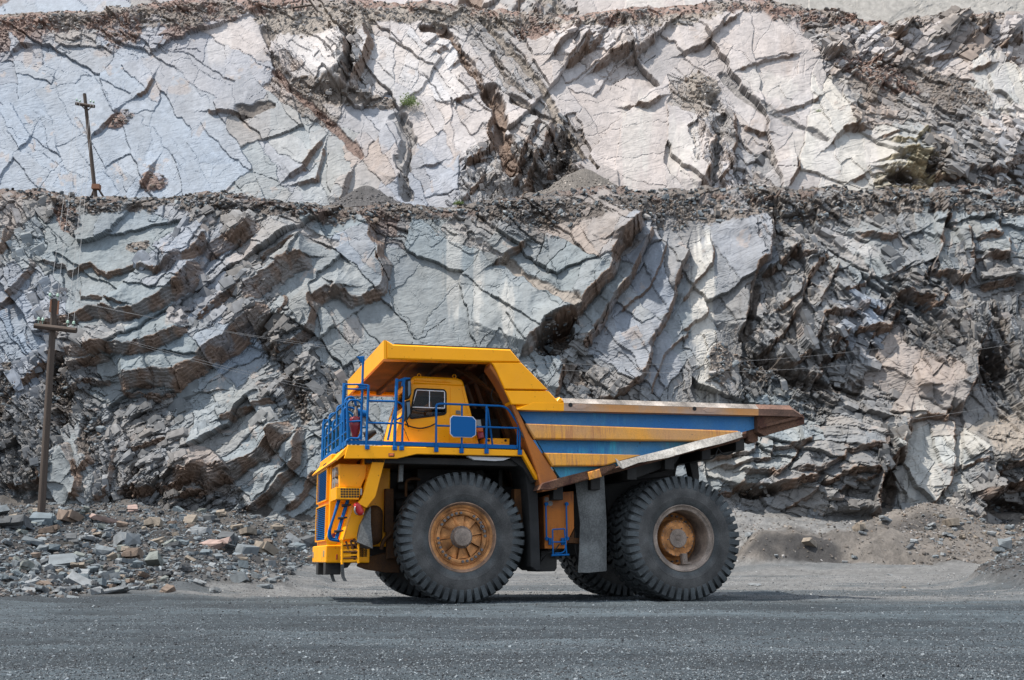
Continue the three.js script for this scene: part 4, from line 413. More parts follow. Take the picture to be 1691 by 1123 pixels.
function prism(pts, z0, z1, bevel = 0.012) {
  const s = new THREE.Shape(pts.map((p) => new THREE.Vector2(p[0], p[1])));
  const b = Math.min(bevel, Math.abs(z1 - z0) * 0.4), g = new THREE.ExtrudeGeometry(s, { depth: Math.abs(z1 - z0) - 2 * b, bevelEnabled: b > 0, bevelThickness: b, bevelSize: b, bevelOffset: -b, bevelSegments: 1 });
  g.translate(0, 0, Math.min(z0, z1) + b); return soft(g);
}
function prismHole(pts, hole, z0, z1) {
  const s = new THREE.Shape(pts.map((p) => new THREE.Vector2(p[0], p[1]))); s.holes.push(new THREE.Path(hole.map((p) => new THREE.Vector2(p[0], p[1]))));
  const g = new THREE.ExtrudeGeometry(s, { depth: z1 - z0, bevelEnabled: false }); g.translate(0, 0, z0); return soft(g);
}
function box(x0, x1, y0, y1, z0, z1, r = 0.015) {
  const w = Math.abs(x1 - x0), h = Math.abs(y1 - y0), d = Math.abs(z1 - z0);
  const g = new RoundedBoxGeometry(w, h, d, 1, Math.min(r, w * 0.3, h * 0.3, d * 0.3)); g.translate((x0 + x1) / 2, (y0 + y1) / 2, (z0 + z1) / 2); return soft(g);
}
function loft(rings) {                                                   // closed rings of [x,y,z], flat sides and end caps
  const pos = [], tri = (a, b, c) => pos.push(...a, ...b, ...c), n = rings[0].length;
  for (let r = 0; r + 1 < rings.length; r++) for (let i = 0; i < n; i++) { const j = (i + 1) % n, A = rings[r][i], B = rings[r][j], C = rings[r + 1][j], D = rings[r + 1][i]; tri(A, B, C); tri(A, C, D); }
  for (const [ring, flip] of [[rings[0], true], [rings[rings.length - 1], false]]) for (let i = 1; i + 1 < n; i++) flip ? tri(ring[0], ring[i + 1], ring[i]) : tri(ring[0], ring[i], ring[i + 1]);
  const g = new THREE.BufferGeometry(); g.setAttribute('position', new THREE.Float32BufferAttribute(pos, 3)); g.computeVertexNormals(); return metricUV(g);
}
function slab(a, b, c, d, t) {                                           // a plate of thickness t with these four corners
  const n = V(b).sub(V(a)).cross(V(d).sub(V(a))).normalize().multiplyScalar(t), o = (p) => V(p).sub(n).toArray();
  return loft([[a, b, c, d].map(o), [a, b, c, d]]);
}
function pipe(pts, r, bend = 0.08, seg = 7) {                            // a bent tube
  const P = pts.map(V), path = [P[0]];
  for (let i = 1; i + 1 < P.length; i++) {
    const a = P[i - 1].clone().sub(P[i]), b = P[i + 1].clone().sub(P[i]), k = Math.min(bend, a.length() * 0.45, b.length() * 0.45); a.setLength(k); b.setLength(k);
    for (const t of [0, 0.25, 0.5, 0.75, 1]) path.push(P[i].clone().addScaledVector(a, (1 - t) * (1 - t)).addScaledVector(b, t * t));
  }
  path.push(P[P.length - 1]);
  const pos = [], nor = [], N = path.length; let u = new THREE.Vector3(0, 0, 1);
  const rings = path.map((p, i) => {
    const t = path[Math.min(N - 1, i + 1)].clone().sub(path[Math.max(0, i - 1)]).normalize();
    if (Math.abs(u.dot(t)) > 0.95) u = Math.abs(t.y) < 0.9 ? new THREE.Vector3(0, 1, 0) : new THREE.Vector3(1, 0, 0);
    u = u.clone().addScaledVector(t, -u.dot(t)).normalize(); const w = t.clone().cross(u);
    return Array.from({ length: seg }, (_, k) => { const q = (k / seg) * 2 * Math.PI, d = u.clone().multiplyScalar(Math.cos(q)).addScaledVector(w, Math.sin(q)); return [p.clone().addScaledVector(d, r), d]; });
  });
  const put = (v) => { pos.push(v[0].x, v[0].y, v[0].z); nor.push(v[1].x, v[1].y, v[1].z); };
  for (let i = 0; i + 1 < N; i++) for (let k = 0; k < seg; k++) { const l = (k + 1) % seg, a = rings[i][k], b = rings[i][l], c = rings[i + 1][l], d = rings[i + 1][k]; [a, b, c, a, c, d].forEach(put); }
  for (const [ring, s] of [[rings[0], -1], [rings[N - 1], 1]]) { const t = path[s > 0 ? N - 1 : 0].clone().sub(path[s > 0 ? N - 2 : 1]).normalize(); for (let k = 1; k + 1 < seg; k++) (s > 0 ? [ring[0], ring[k], ring[k + 1]] : [ring[0], ring[k + 1], ring[k]]).forEach((v) => put([v[0], t])); }
  const g = new THREE.BufferGeometry(); g.setAttribute('position', new THREE.Float32BufferAttribute(pos, 3)); g.setAttribute('normal', new THREE.Float32BufferAttribute(nor, 3)); return metricUV(g);
}
const lathe = (pts, n, z = 0) => { const g = new THREE.LatheGeometry(pts.map((p) => new THREE.Vector2(...p)), n); g.rotateX(Math.PI / 2); g.translate(0, 0, z); return soft(g); };   // (radius, towards +z)
const rod = (a, b, r, seg = 8) => pipe([a, b], r, 0, seg);
const disc = (x, y, z, r, depth, seg = 16) => { const g = new THREE.CylinderGeometry(r, r, depth, seg); g.rotateX(Math.PI / 2); g.translate(x, y, z); return soft(g); };
const discX = (x, y, z, r, depth, seg = 16) => { const g = new THREE.CylinderGeometry(r, r, depth, seg); g.rotateZ(Math.PI / 2); g.translate(x, y, z); return soft(g); };
const at3 = (xy, z) => [xy[0], xy[1], z];

// paints: dust, scuffs and runs of dirt are matter on the paint, in a grain of their own
const wearTex = (dust, runs, scuff, s) => dataTex(1024, (u, v) => {
  const cloud = tfbm(u, v, 6, 6, s), grain = tnoise(u, v, 256, s + 9), run = tnoise(u, v * 0.06, 90, s + 20) * 0.6 + tnoise(u, v * 0.1, 220, s + 22) * 0.4;
  const spot = tnoise(u, v, 60, s + 30) > 0.86 && tnoise(u, v, 200, s + 31) > 0.1 ? 1 : 0;
  let d = clamp(dust * (0.35 + 1.3 * sstep(-0.25, 0.55, cloud) + 0.25 * grain), 0, 1);
  d = clamp(d + runs * sstep(0.3, 0.85, run) * (0.6 + 0.4 * cloud), 0, 1);
  const k = scuff * spot, m = (paint, dirt, dark) => lerp(lerp(paint, dirt, d), dark, k);
  return [m(1, 0.74, 0.4), m(1, 0.70, 0.36), m(1, 0.86, 0.36)];
}, true);
const texClean = wearTex(0.10, 0.08, 0.35, 100), texDusty = wearTex(0.42, 0.30, 0.7, 200);
const roughTex = dataTex(512, (u, v) => { const k = 0.62 + 0.3 * tfbm(u, v, 8, 5, 7); return [k, k, k]; });
const grime = dataTex(512, (u, v) => { const k = 0.78 + 0.35 * tfbm(u, v, 5, 6, 40) + 0.12 * tnoise(u, v, 128, 41); return [k, k * 0.98, k * 0.95]; }, true);
const rustTex = dataTex(512, (u, v) => { const k = sstep(-0.15, 0.4, tfbm(u, v, 6, 6, 60)), g = 0.85 + 0.25 * tnoise(u, v, 128, 61); return [lerp(1, 0.74, k) * g, lerp(1, 0.62, k) * g, lerp(0.95, 0.58, k) * g]; }, true);
const layered = (clean, dusty, extra, amount, s) => dataTex(1024, (u, v) => {   // absolute colours (sRGB): paint, the dust lying on it, bleached streaks
  const run = 0.55 * tnoise(u, v * 0.07, 70, s) + 0.45 * tnoise(u, v * 0.1, 190, s + 1), cloud = tfbm(u, v, 4, 6, s + 2), k = clamp(amount * (0.45 + 1.2 * sstep(-0.35, 0.45, cloud) + 0.16 * run), 0, 1), e = 0.8 * sstep(0.10, 0.42, tfbm(u, v, 3, 4, s + 30)) * sstep(-0.2, 0.5, run), g = 1 + 0.05 * tnoise(u, v, 300, s + 9);
  const chipK = tnoise(u, v, 70, s + 40) > 0.88 && tnoise(u, v, 190, s + 41) > 0.15 ? 0.5 : 0;
  return clean.map((c, i) => lerp(lerp(lerp(c, dusty[i], k), extra[i], e), 0.2, chipK) * g);
}, true);
const blueTex2 = layered([0.10, 0.45, 0.70], [0.50, 0.60, 0.66], [0.22, 0.72, 0.82], 0.45, 1220), tealTex = layered([0.20, 0.60, 0.78], [0.55, 0.68, 0.74], [0.30, 0.74, 0.84], 0.4, 1240), blueTex = layered([0.08, 0.40, 0.68], [0.52, 0.59, 0.63], [0.24, 0.64, 0.76], 0.34, 1200), ribTex = layered([0.93, 0.62, 0.14], [0.74, 0.55, 0.38], [0.70, 0.46, 0.27], 0.5, 1300), postTex = layered([0.70, 0.40, 0.11], [0.52, 0.31, 0.17], [0.42, 0.24, 0.13], 0.5, 1400), railTex = layered([0.80, 0.52, 0.24], [0.66, 0.56, 0.50], [0.58, 0.38, 0.24], 0.6, 1500);
const PT = {
  yellow: new THREE.MeshPhysicalMaterial({ name: 'yellow_paint', specularIntensity: 0.45, color: lin(0.97, 0.395, 0.003), map: rep(texClean, 0.3), roughness: 0.62, roughnessMap: rep(roughTex, 0.5) }),
  dustyYellow: std({ name: 'dusty_yellow_paint', map: rep(ribTex, 0.24), roughness: 0.75, roughnessMap: rep(roughTex, 0.4) }),
  orange: std({ name: 'rusty_orange_paint', map: rep(postTex, 0.4), roughness: 0.8 }),
  rail: std({ name: 'dusty_rail_paint', map: rep(railTex, 0.3), roughness: 0.8 }),
  brown: std({ name: 'rust_brown_steel', color: lin(0.16, 0.075, 0.045), map: rep(rustTex, 0.6), roughness: 0.85 }),
  shadeYellow: std({ name: 'shaded_yellow_paint', color: lin(0.155, 0.058, 0.009), map: rep(grime, 0.4), roughness: 0.8 }),  // darker copy of the yellow paint, with underside shade in its colour
  blue: new THREE.MeshPhysicalMaterial({ name: 'blue_paint', specularIntensity: 0.4, color: lin(0.0, 0.09, 0.28), roughness: 0.6 }),
  bodyBlue2: std({ name: 'faded_blue_paint', map: rep(blueTex2, 0.2), roughness: 0.7 }), bodyTeal: std({ name: 'bleached_turquoise_paint', map: rep(tealTex, 0.3), roughness: 0.7 }),
  bodyBlue: std({ name: 'faded_blue_paint', map: rep(blueTex, 0.2), roughness: 0.7 }),
  grey: std({ name: 'bare_grey_steel', color: lin(0.42, 0.41, 0.40), map: rep(grime, 0.5), roughness: 0.6 }),
  deepShadeYellow: std({ name: 'deep_shade_yellow_paint', color: lin(0.10, 0.04, 0.007), map: rep(grime, 0.4), roughness: 0.8 }),  // darkest copy of the yellow: shade below the deck painted in
  tail: std({ name: 'brown_tail_paint', color: lin(0.30, 0.165, 0.115), map: rep(grime, 0.5), roughness: 0.8 }),
  dust: std({ name: 'grey_dust', color: lin(0.46, 0.42, 0.39), map: rep(grime, 0.6), roughness: 0.95 }),
  flap: std({ name: 'grey_rubber', color: lin(0.17, 0.18, 0.185), map: rep(grime, 0.35), roughness: 0.75 }),
  black: std({ name: 'black_rubber', color: lin(0.02, 0.02, 0.021), map: rep(grime, 0.6), roughness: 0.85 }),
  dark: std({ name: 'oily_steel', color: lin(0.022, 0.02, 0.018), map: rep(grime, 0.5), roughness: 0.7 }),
  tyre: std({ name: 'tyre_rubber', vertexColors: true, color: lin(0.080, 0.092, 0.101), map: rep(grime, 0.7), roughness: 0.72, bumpMap: rep(roughTex, 2), bumpScale: 0.002 }),
  flange: std({ name: 'worn_rim_flange', color: lin(0.44, 0.27, 0.18), map: rep(grime, 1.1), roughness: 0.65 }),
  rim: std({ name: 'rusty_rim_paint', color: lin(0.74, 0.34, 0.12), map: rep(grime, 1.3), roughness: 0.75 }),
  rimGrey: std({ name: 'worn_rim_steel', color: lin(0.40, 0.32, 0.27), map: rep(grime, 0.8), roughness: 0.7 }),
  bolt: std({ name: 'bolt_steel', color: lin(0.13, 0.12, 0.12), roughness: 0.5, metalness: 0.4 }),
  red: std({ name: 'red_paint', color: lin(0.42, 0.012, 0.016), roughness: 0.4 }),
  darkRed: std({ name: 'dull_red_paint', color: lin(0.20, 0.014, 0.02), roughness: 0.45 }),
  white: std({ name: 'white_paint', color: lin(0.75, 0.76, 0.78), roughness: 0.5 }),
  lamp: std({ name: 'lamp_glass', color: lin(0.28, 0.28, 0.27), roughness: 0.3, metalness: 0.3 }),
  orangeLens: std({ name: 'orange_lens', color: lin(0.65, 0.13, 0.02), roughness: 0.25 }),
  redLens: std({ name: 'red_lens', color: lin(0.30, 0.01, 0.03), roughness: 0.25 }),
  glass: new THREE.MeshPhysicalMaterial({ name: 'window_glass', color: lin(0.62, 0.66, 0.66), transmission: 1, thickness: 0, roughness: 0.02, ior: 1.5, specularIntensity: 0.3 }),
  mirror: std({ name: 'mirror_glass', color: lin(0.07, 0.09, 0.11), roughness: 0.06, metalness: 1 }),
  seat: std({ name: 'orange_seat_cover', color: lin(0.62, 0.2, 0.05), roughness: 0.8 }),
  lip: std({ name: 'worn_grey_lip', color: lin(0.50, 0.49, 0.47), map: rep(grime, 0.4), roughness: 0.65 }),
};
const part = (name, geos, mat, parent = truck) => mesh(name, Array.isArray(geos) ? join(geos) : geos, mat, parent);

// --- wheels ---
const TR = 1.465;
function tyreGeometry(w, shift) {                                        // axis z, outer sidewall at +w/2
  const h = w / 2, inner = 0.735, crown = TR - 0.07;
  const prof = [[inner, h - 0.10], [inner + 0.03, h - 0.035], [0.85, h - 0.004], [0.93, h + 0.012], [0.945, h + 0.02], [0.96, h + 0.02], [0.975, h + 0.014], [1.08, h + 0.022], [1.17, h + 0.012], [1.27, h - 0.02], [1.36, h - 0.065], [crown, h - 0.13], [crown + 0.012, h * 0.4], [crown + 0.016, 0]];
  const full = [...prof, ...prof.slice(0, -1).reverse().map(([r, z]) => [r, -z])];
  const paint = (g, f) => { const p = g.attributes.position, c = new Float32Array(p.count * 3); for (let i = 0; i < p.count; i++) c.set(f(Math.hypot(p.getX(i), p.getY(i))), i * 3); g.setAttribute('color', new THREE.BufferAttribute(c, 3)); return g; };
  const list = [paint(lathe(full, 96), (r) => (r < 0.9 ? [0.95, 0.9, 0.86] : r < 1.18 ? [1.22, 1.06, 0.97] : [0.72, 0.72, 0.72]))], N = 46;
  for (let k = 0; k < N; k++) for (const side of [1, -1]) {              // lugs: each reaches from the shoulder past the middle of the tread
    const a = ((k + (side > 0 ? 0 : 0.5) + shift) / N) * 2 * Math.PI, half = (Math.PI / N) * 0.70;
    const ring = (r0, r1, z, sk, kk = 1) => [[r0, -half * kk], [r1, -half * 0.86 * kk], [r1, half * 0.86 * kk], [r0, half * kk]].map(([r, q]) => [r * Math.sin(a + q + sk), r * Math.cos(a + q + sk), side * z]);
    const wob = 0.012 * (hash2(k, side + 5) - 0.5);
    const rings = [ring(1.175, 1.195, h + 0.018, 0, 0.9), ring(1.16, 1.275, h + 0.018 - 0.004, 0, 0.95), ring(1.25, TR - 0.045 + wob, h - 0.005, 0), ring(1.3, TR - 0.006 + wob, h - 0.055, 0), ring(1.33, TR, h - 0.16, 0.012), ring(1.34, TR, 0.05, 0.05), ring(1.34, TR - 0.01, 0.0, 0.052)];
    const wear = 0.9 + 0.3 * hash2(k, side + 9); list.push(paint(loft(side > 0 ? rings.map((r) => r.slice().reverse()) : rings), (r) => (r > 1.42 ? [wear * 0.85, wear * 0.87, wear * 0.87] : [wear * 1.05, wear * 1.07, wear * 1.08])));
  }
  return join(list);
}
const tyreGeo = [tyreGeometry(0.80, 0.1), tyreGeometry(0.76, 0.37)];
const ringOfBolts = (n, r, z, size, depth, skip) => { const out = []; for (let k = 0; k < n; k++) if (!skip || !skip(k)) { const a = (k / n) * 2 * Math.PI + 0.05; const g = new THREE.CylinderGeometry(size, size * 1.1, depth, 6); g.rotateX(Math.PI / 2); g.translate(r * Math.cos(a), r * Math.sin(a), z); out.push(hard(g)); } return out; };
function frontWheel(z, out, tilt) {
  const w = group('front_wheel', truck); w.position.set(-2.65, TR - 0.012, z); w.rotation.set(0, out > 0 ? 0 : Math.PI, tilt);
  mesh('tyre', tyreGeo[0], PT.tyre, w);
  part('rim_flange', lathe([[0.70, -0.36], [0.70, 0.20], [0.735, 0.30], [0.775, 0.335], [0.79, 0.36], [0.78, 0.378], [0.755, 0.374], [0.742, 0.33], [0.72, 0.30]], 64), PT.flange, w);
  part('rim', [lathe([[0.745, 0.30], [0.70, 0.28], [0.665, 0.275], [0.66, 0.235], [0.625, 0.23], [0.618, 0.265], [0.60, 0.275], [0.594, 0.24], [0.586, 0.235], [0.58, 0.262], [0.50, 0.262], [0.495, 0.2], [0.49, 0.08]], 64)], PT.rim, w);
  const sp = []; for (let k = 0; k < 10; k++) { const a0 = (k / 10) * 2 * Math.PI + 0.16, a1 = a0 + 0.60, f = (r, a, zz) => [r * Math.cos(a), r * Math.sin(a), zz]; sp.push(loft([[f(0.2, a0, 0.1), f(0.5, a0, 0.06), f(0.5, a1, 0.06), f(0.2, a1, 0.1)], [f(0.2, a0, 0.27), f(0.495, a0 + 0.01, 0.225), f(0.495, a1 - 0.01, 0.15), f(0.2, a1, 0.2)]])); }
  sp.forEach((g) => part('spoke', g, PT.rim, w));
  part('hub', [lathe([[0.5, 0.02], [0.5, 0.10], [0.25, 0.12], [0.25, 0.27], [0.225, 0.275], [0.222, 0.33], [0.205, 0.40], [0.19, 0.425], [0, 0.43]], 40)], PT.rimGrey, w);
  const bolts = ringOfBolts(32, 0.542, 0.29, 0.031, 0.07, (k) => k % 8 === 6 || k % 8 === 7); bolts.forEach((g) => part('wheel_bolt', g, PT.bolt, w));
  part('hub_bolt_ring', ringOfBolts(20, 0.237, 0.28, 0.011, 0.03), PT.bolt, w);
  part('valve_hose', pipe([[0.50, 0.26, 0.25], [0.44, 0.28, 0.33], [0.42, 0.22, 0.33], [0.46, 0.17, 0.3], [0.53, 0.16, 0.27]], 0.014, 0.08), PT.bolt, w);
  return w;
}
function rearWheel(z, out, outer) {
  const w = group('rear_wheel', truck); w.position.set(2.65, TR - 0.012, z); w.rotation.set(0, out > 0 ? 0 : Math.PI, outer ? 0.05 : 0.4);
  mesh('tyre', tyreGeo[1], PT.tyre, w);
  part('rim', [lathe([[0.64, -0.42], [0.63, -0.1], [0.635, 0.2], [0.645, 0.27], [0.66, 0.30], [0.665, 0.31], [0.70, 0.31], [0.735, 0.325], [0.76, 0.36], [0.772, 0.365], [0.785, 0.35], [0.775, 0.32], [0.73, 0.29], [0.72, 0.1]], 64)], PT.rimGrey, w);
  if (!outer) return w;
  part('motor_hub', [lathe([[0.63, -0.36], [0.45, -0.36], [0.44, -0.20], [0.435, -0.03], [0.415, 0.0], [0.40, 0.0], [0.395, -0.025], [0.30, -0.02], [0.295, 0.005], [0.225, 0.01], [0.222, 0.03]], 56)], PT.rim, w);
  part('hub_cover', [lathe([[0.225, 0.0], [0.222, 0.045], [0.21, 0.05], [0.09, 0.038], [0.07, 0.02], [0.05, 0.02], [0.045, 0.04], [0, 0.045]], 40)], PT.rimGrey, w);
  ringOfBolts(26, 0.545, -0.33, 0.024, 0.08).forEach((g) => part('wheel_bolt', g, PT.bolt, w));
  part('hub_bolt_ring', [ringOfBolts(24, 0.405, 0.004, 0.012, 0.02), ringOfBolts(6, 0.255, 0.02, 0.016, 0.03)], PT.bolt, w);
  part('valve_bracket', [box(0.02, 0.15, -0.62, -0.36, 0.0, 0.16), box(0.05, 0.2, -0.62, -0.56, 0.1, 0.22), rod([0.02, -0.6, 0.2], [0.24, -0.6, 0.22], 0.012)], PT.rimGrey, w);
  return w;
}
frontWheel(1.98, 1, 0.0); frontWheel(-1.98, -1, 0.4);
rearWheel(2.26, 1, true); rearWheel(1.49, 1, false); rearWheel(-1.49, -1, false); rearWheel(-2.26, -1, true);

// --- chassis and what fills the dark under the deck ---
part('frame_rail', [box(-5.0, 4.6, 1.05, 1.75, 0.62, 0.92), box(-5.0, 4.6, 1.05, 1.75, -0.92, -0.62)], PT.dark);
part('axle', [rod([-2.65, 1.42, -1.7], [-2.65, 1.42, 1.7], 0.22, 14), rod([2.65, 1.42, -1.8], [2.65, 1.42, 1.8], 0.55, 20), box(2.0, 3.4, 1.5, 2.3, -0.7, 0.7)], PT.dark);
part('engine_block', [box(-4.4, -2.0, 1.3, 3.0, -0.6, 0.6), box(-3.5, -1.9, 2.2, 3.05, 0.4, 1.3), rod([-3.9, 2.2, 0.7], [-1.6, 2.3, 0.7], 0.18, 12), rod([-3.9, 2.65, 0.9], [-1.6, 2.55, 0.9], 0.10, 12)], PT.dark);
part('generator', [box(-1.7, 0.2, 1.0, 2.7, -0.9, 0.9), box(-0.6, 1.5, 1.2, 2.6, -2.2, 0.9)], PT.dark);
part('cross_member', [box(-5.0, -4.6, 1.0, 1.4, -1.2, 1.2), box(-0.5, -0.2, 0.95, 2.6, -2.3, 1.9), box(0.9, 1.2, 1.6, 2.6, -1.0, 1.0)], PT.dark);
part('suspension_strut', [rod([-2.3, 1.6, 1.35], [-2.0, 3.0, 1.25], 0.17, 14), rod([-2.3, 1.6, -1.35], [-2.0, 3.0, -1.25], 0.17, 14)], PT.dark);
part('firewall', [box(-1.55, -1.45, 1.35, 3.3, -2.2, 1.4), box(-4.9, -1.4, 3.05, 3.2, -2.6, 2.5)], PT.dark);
part('lower_beam', [prism([Z4(395, 905, 1.1), Z4(600, 850, 1.1), Z4(700, 850, 1.1), Z4(700, 1010, 1.1), Z4(605, 1010, 1.1), Z4(440, 985, 1.1), Z4(375, 960, 1.1)], 0.93, 1.12)], PT.deepShadeYellow);
part('upright_frame', [prism([Z4(590, 360, 1.3), Z4(655, 360, 1.3), Z4(655, 620, 1.3), Z4(700, 620, 1.3), Z4(700, 900, 1.3), Z4(604, 900, 1.3), Z4(600, 700, 1.3), Z4(585, 690, 1.3)], 1.14, 1.3)], PT.deepShadeYellow);
part('side_pipe', [pipe([at3(Z4(750, 420, 1.5), 1.5), at3(Z4(750, 300, 1.5), 1.5), at3(Z4(800, 280, 1.5), 1.5), at3(Z4(860, 290, 1.5), 1.5)], 0.035, 0.1), pipe([at3(Z4(560, 830, 1.4), 1.4), at3(Z4(575, 760, 1.4), 1.4), at3(Z4(640, 700, 1.4), 1.4)], 0.05, 0.1)], PT.deepShadeYellow);
part('air_tank', [(() => { const g = new THREE.CapsuleGeometry(0.2, 0.5, 6, 16); const c = Z4(512, 640, 1.5); g.translate(c[0], c[1], 1.35); return soft(g); })()], PT.deepShadeYellow);

// --- deck ---
const fascia = [Z4(300, 22, 2.75), Z5(1392, 770, 2.75), Z5(1392, 832, 2.75), Z5(300, 810, 2.75), Z5(100, 856, 2.75), Z4(290, 128, 2.75), Z4(272, 126, 2.75)];
part('deck_fascia', prism(fascia, 2.66, 2.76), PT.yellow);
part('deck', [box(-5.34, -1.38, 3.30, 3.40, -2.75, 2.655)], PT.yellow);
part('deck_nose', [loft([[[-5.34, 3.39, 2.73], [-5.60, 3.08, 2.73], [-5.56, 3.06, 2.73], [-5.28, 3.30, 2.73]], [[-5.34, 3.39, -2.1], [-5.60, 3.08, -2.1], [-5.56, 3.06, -2.1], [-5.28, 3.30, -2.1]]])], PT.yellow);
part('fascia_lamp', [prism([Z4(617, 85, 2.79), Z4(662, 85, 2.79), Z4(662, 112, 2.79), Z4(617, 112, 2.79)], 2.755, 2.785)], PT.brown);
part('fascia_lamp_lens', [prism([Z4(624, 91, 2.8), Z4(655, 91, 2.8), Z4(655, 107, 2.8), Z4(624, 107, 2.8)], 2.78, 2.795)], PT.orangeLens);
part('drip_pan', [loft([[at3(Z5(820, 832, 2.6), 2.6), at3(Z5(1268, 848, 2.6), 2.6), at3(Z5(1200, 874, 2.6), 2.6), at3(Z5(1100, 880, 2.6), 2.6), at3(Z5(890, 868, 2.6), 2.6)], [at3(Z5(820, 832, 2.6), 2.45), at3(Z5(1268, 848, 2.6), 2.45), at3(Z5(1200, 874, 2.6), 2.45), at3(Z5(1100, 880, 2.6), 2.45), at3(Z5(890, 868, 2.6), 2.45)]])], PT.white);
part('fender_strut', [prism([Z5(1385, 765, 2.75), Z5(1400, 765, 2.75), Z5(1545, 1030, 2.75), Z5(1550, 1075, 2.75), Z5(1530, 1070, 2.75), Z5(1395, 832, 2.75)], 2.6, 2.755)], PT.yellow);
part('rear_fender', [prism([Z5(1268, 835, 2.58), Z5(1392, 835, 2.58), Z5(1550, 1080, 2.58), Z5(1490, 1110, 2.58), Z5(1400, 960, 2.58), Z5(1270, 860, 2.58)], 1.5, 2.59)], PT.black);
part('hanging_flap', [prism([Z4(700, 130, 2.2), Z4(735, 130, 2.2), Z4(728, 305, 2.2), Z4(690, 310, 2.2), Z4(696, 210, 2.2)], 2.1, 2.2)], PT.flap);
part('front_mudguard', [prism([Z1(870, 520, 2.45), Z1(925, 612, 2.45), Z1(932, 790, 2.45), Z1(938, 962, 2.45), Z1(922, 962, 2.45), Z1(900, 945, 2.45), Z1(895, 760, 2.45), Z1(885, 620, 2.45)], 1.3, 2.46)], PT.black);
// --- front: radiator, grilles, bumper ---
const FX = -5.5;
part('radiator_housing', [box(FX, -4.1, 1.25, 3.36, -1.15, 1.1, 0.03)], PT.yellow);
const grille = (y0, y1) => { const out = [box(FX - 0.012, FX + 0.02, y0, y1, -1.02, 0.97)]; return out; };
for (const [y0, y1] of [[2.32, 3.02], [1.40, 2.18]]) {
  const gp = part('grille', grille(y0, y1), PT.dark);
  const n = 17, sl = []; for (let k = 0; k < n; k++) { const y = y0 + 0.02 + (k / n) * (y1 - y0 - 0.02); sl.push(loft([[[FX - 0.055, y, -1.0], [FX - 0.055, y + 0.012, -1.0], [FX - 0.012, y + 0.034, -1.0], [FX - 0.012, y + 0.022, -1.0]], [[FX - 0.055, y, 0.95], [FX - 0.055, y + 0.012, 0.95], [FX - 0.012, y + 0.034, 0.95], [FX - 0.012, y + 0.022, 0.95]]])); }
  part('grille_slats', sl, PT.blue, gp);
  part('grille_frame', [box(FX - 0.07, FX - 0.001, y0 - 0.03, y0, -1.05, 1.0), box(FX - 0.07, FX - 0.001, y1, y1 + 0.03, -1.05, 1.0), box(FX - 0.07, FX - 0.001, y0, y1, 0.97, 1.0), box(FX - 0.07, FX - 0.001, y0, y1, -1.05, -1.02)], PT.yellow, gp);
}
part('nose_slot', [box(FX - 0.02, FX + 0.02, 3.12, 3.22, -0.3, 0.3)], PT.dark);
part('side_reflector', [prism([Z4(181, 218, 1.12), Z4(228, 218, 1.12), Z4(228, 268, 1.12), Z4(181, 268, 1.12)], 1.1, 1.125)], PT.brown);
part('side_reflector_lens', [prism([Z4(188, 225, 1.13), Z4(222, 225, 1.13), Z4(222, 262, 1.13), Z4(188, 262, 1.13)], 1.12, 1.135)], PT.rimGrey);
part('bumper', [box(FX - 0.06, -4.55, 0.88, 1.28, -1.6, 1.2, 0.03)], PT.yellow);
part('bumper_mark', [prism([Z4(213, 868, 1.22), Z4(223, 868, 1.22), Z4(221, 908, 1.22), Z4(211, 908, 1.22)], 1.2, 1.21)], PT.redLens);
part('bumper_lamp', [box(FX - 0.075, FX - 0.05, 1.02, 1.16, 0.82, 0.95), box(FX - 0.075, FX - 0.05, 1.0, 1.14, -1.42, -1.3)], PT.lamp);
part('tow_foot', [box(FX - 0.05, FX + 0.3, 0.62, 0.885, 0.75, 1.15), box(FX - 0.05, FX + 0.3, 0.6, 0.885, -0.75, -0.35)], PT.dark);
const strap = (pts) => { const out = []; for (let i = 0; i + 1 < pts.length; i++) { const [a, b] = [pts[i], pts[i + 1]]; out.push(loft([[[a[0] - 0.035, a[1], a[2] - 0.05], [a[0] + 0.035, a[1], a[2] - 0.05], [a[0] + 0.035, a[1], a[2] + 0.05], [a[0] - 0.035, a[1], a[2] + 0.05]], [[b[0] - 0.035, b[1], b[2] - 0.05], [b[0] + 0.035, b[1], b[2] - 0.05], [b[0] + 0.035, b[1], b[2] + 0.05], [b[0] - 0.035, b[1], b[2] + 0.05]]])); } return out; };
for (const z of [0.85, 1.2]) { const S = z > 1 ? [[257, 930], [258, 990], [264, 1040], [282, 1074]] : [[172, 985], [176, 1020], [184, 1052], [196, 1078]]; part('hanging_hook', strap(S.map(([x, y]) => at3(Z4(x, y, z), z))), PT.flap); }
part('under_bumper_plate', [prism([Z4(150, 915, 1.15), Z4(330, 930, 1.15), Z4(300, 970, 1.15), Z4(215, 985, 1.15), Z4(150, 985, 1.15)], 0.4, 1.15)], PT.dark);
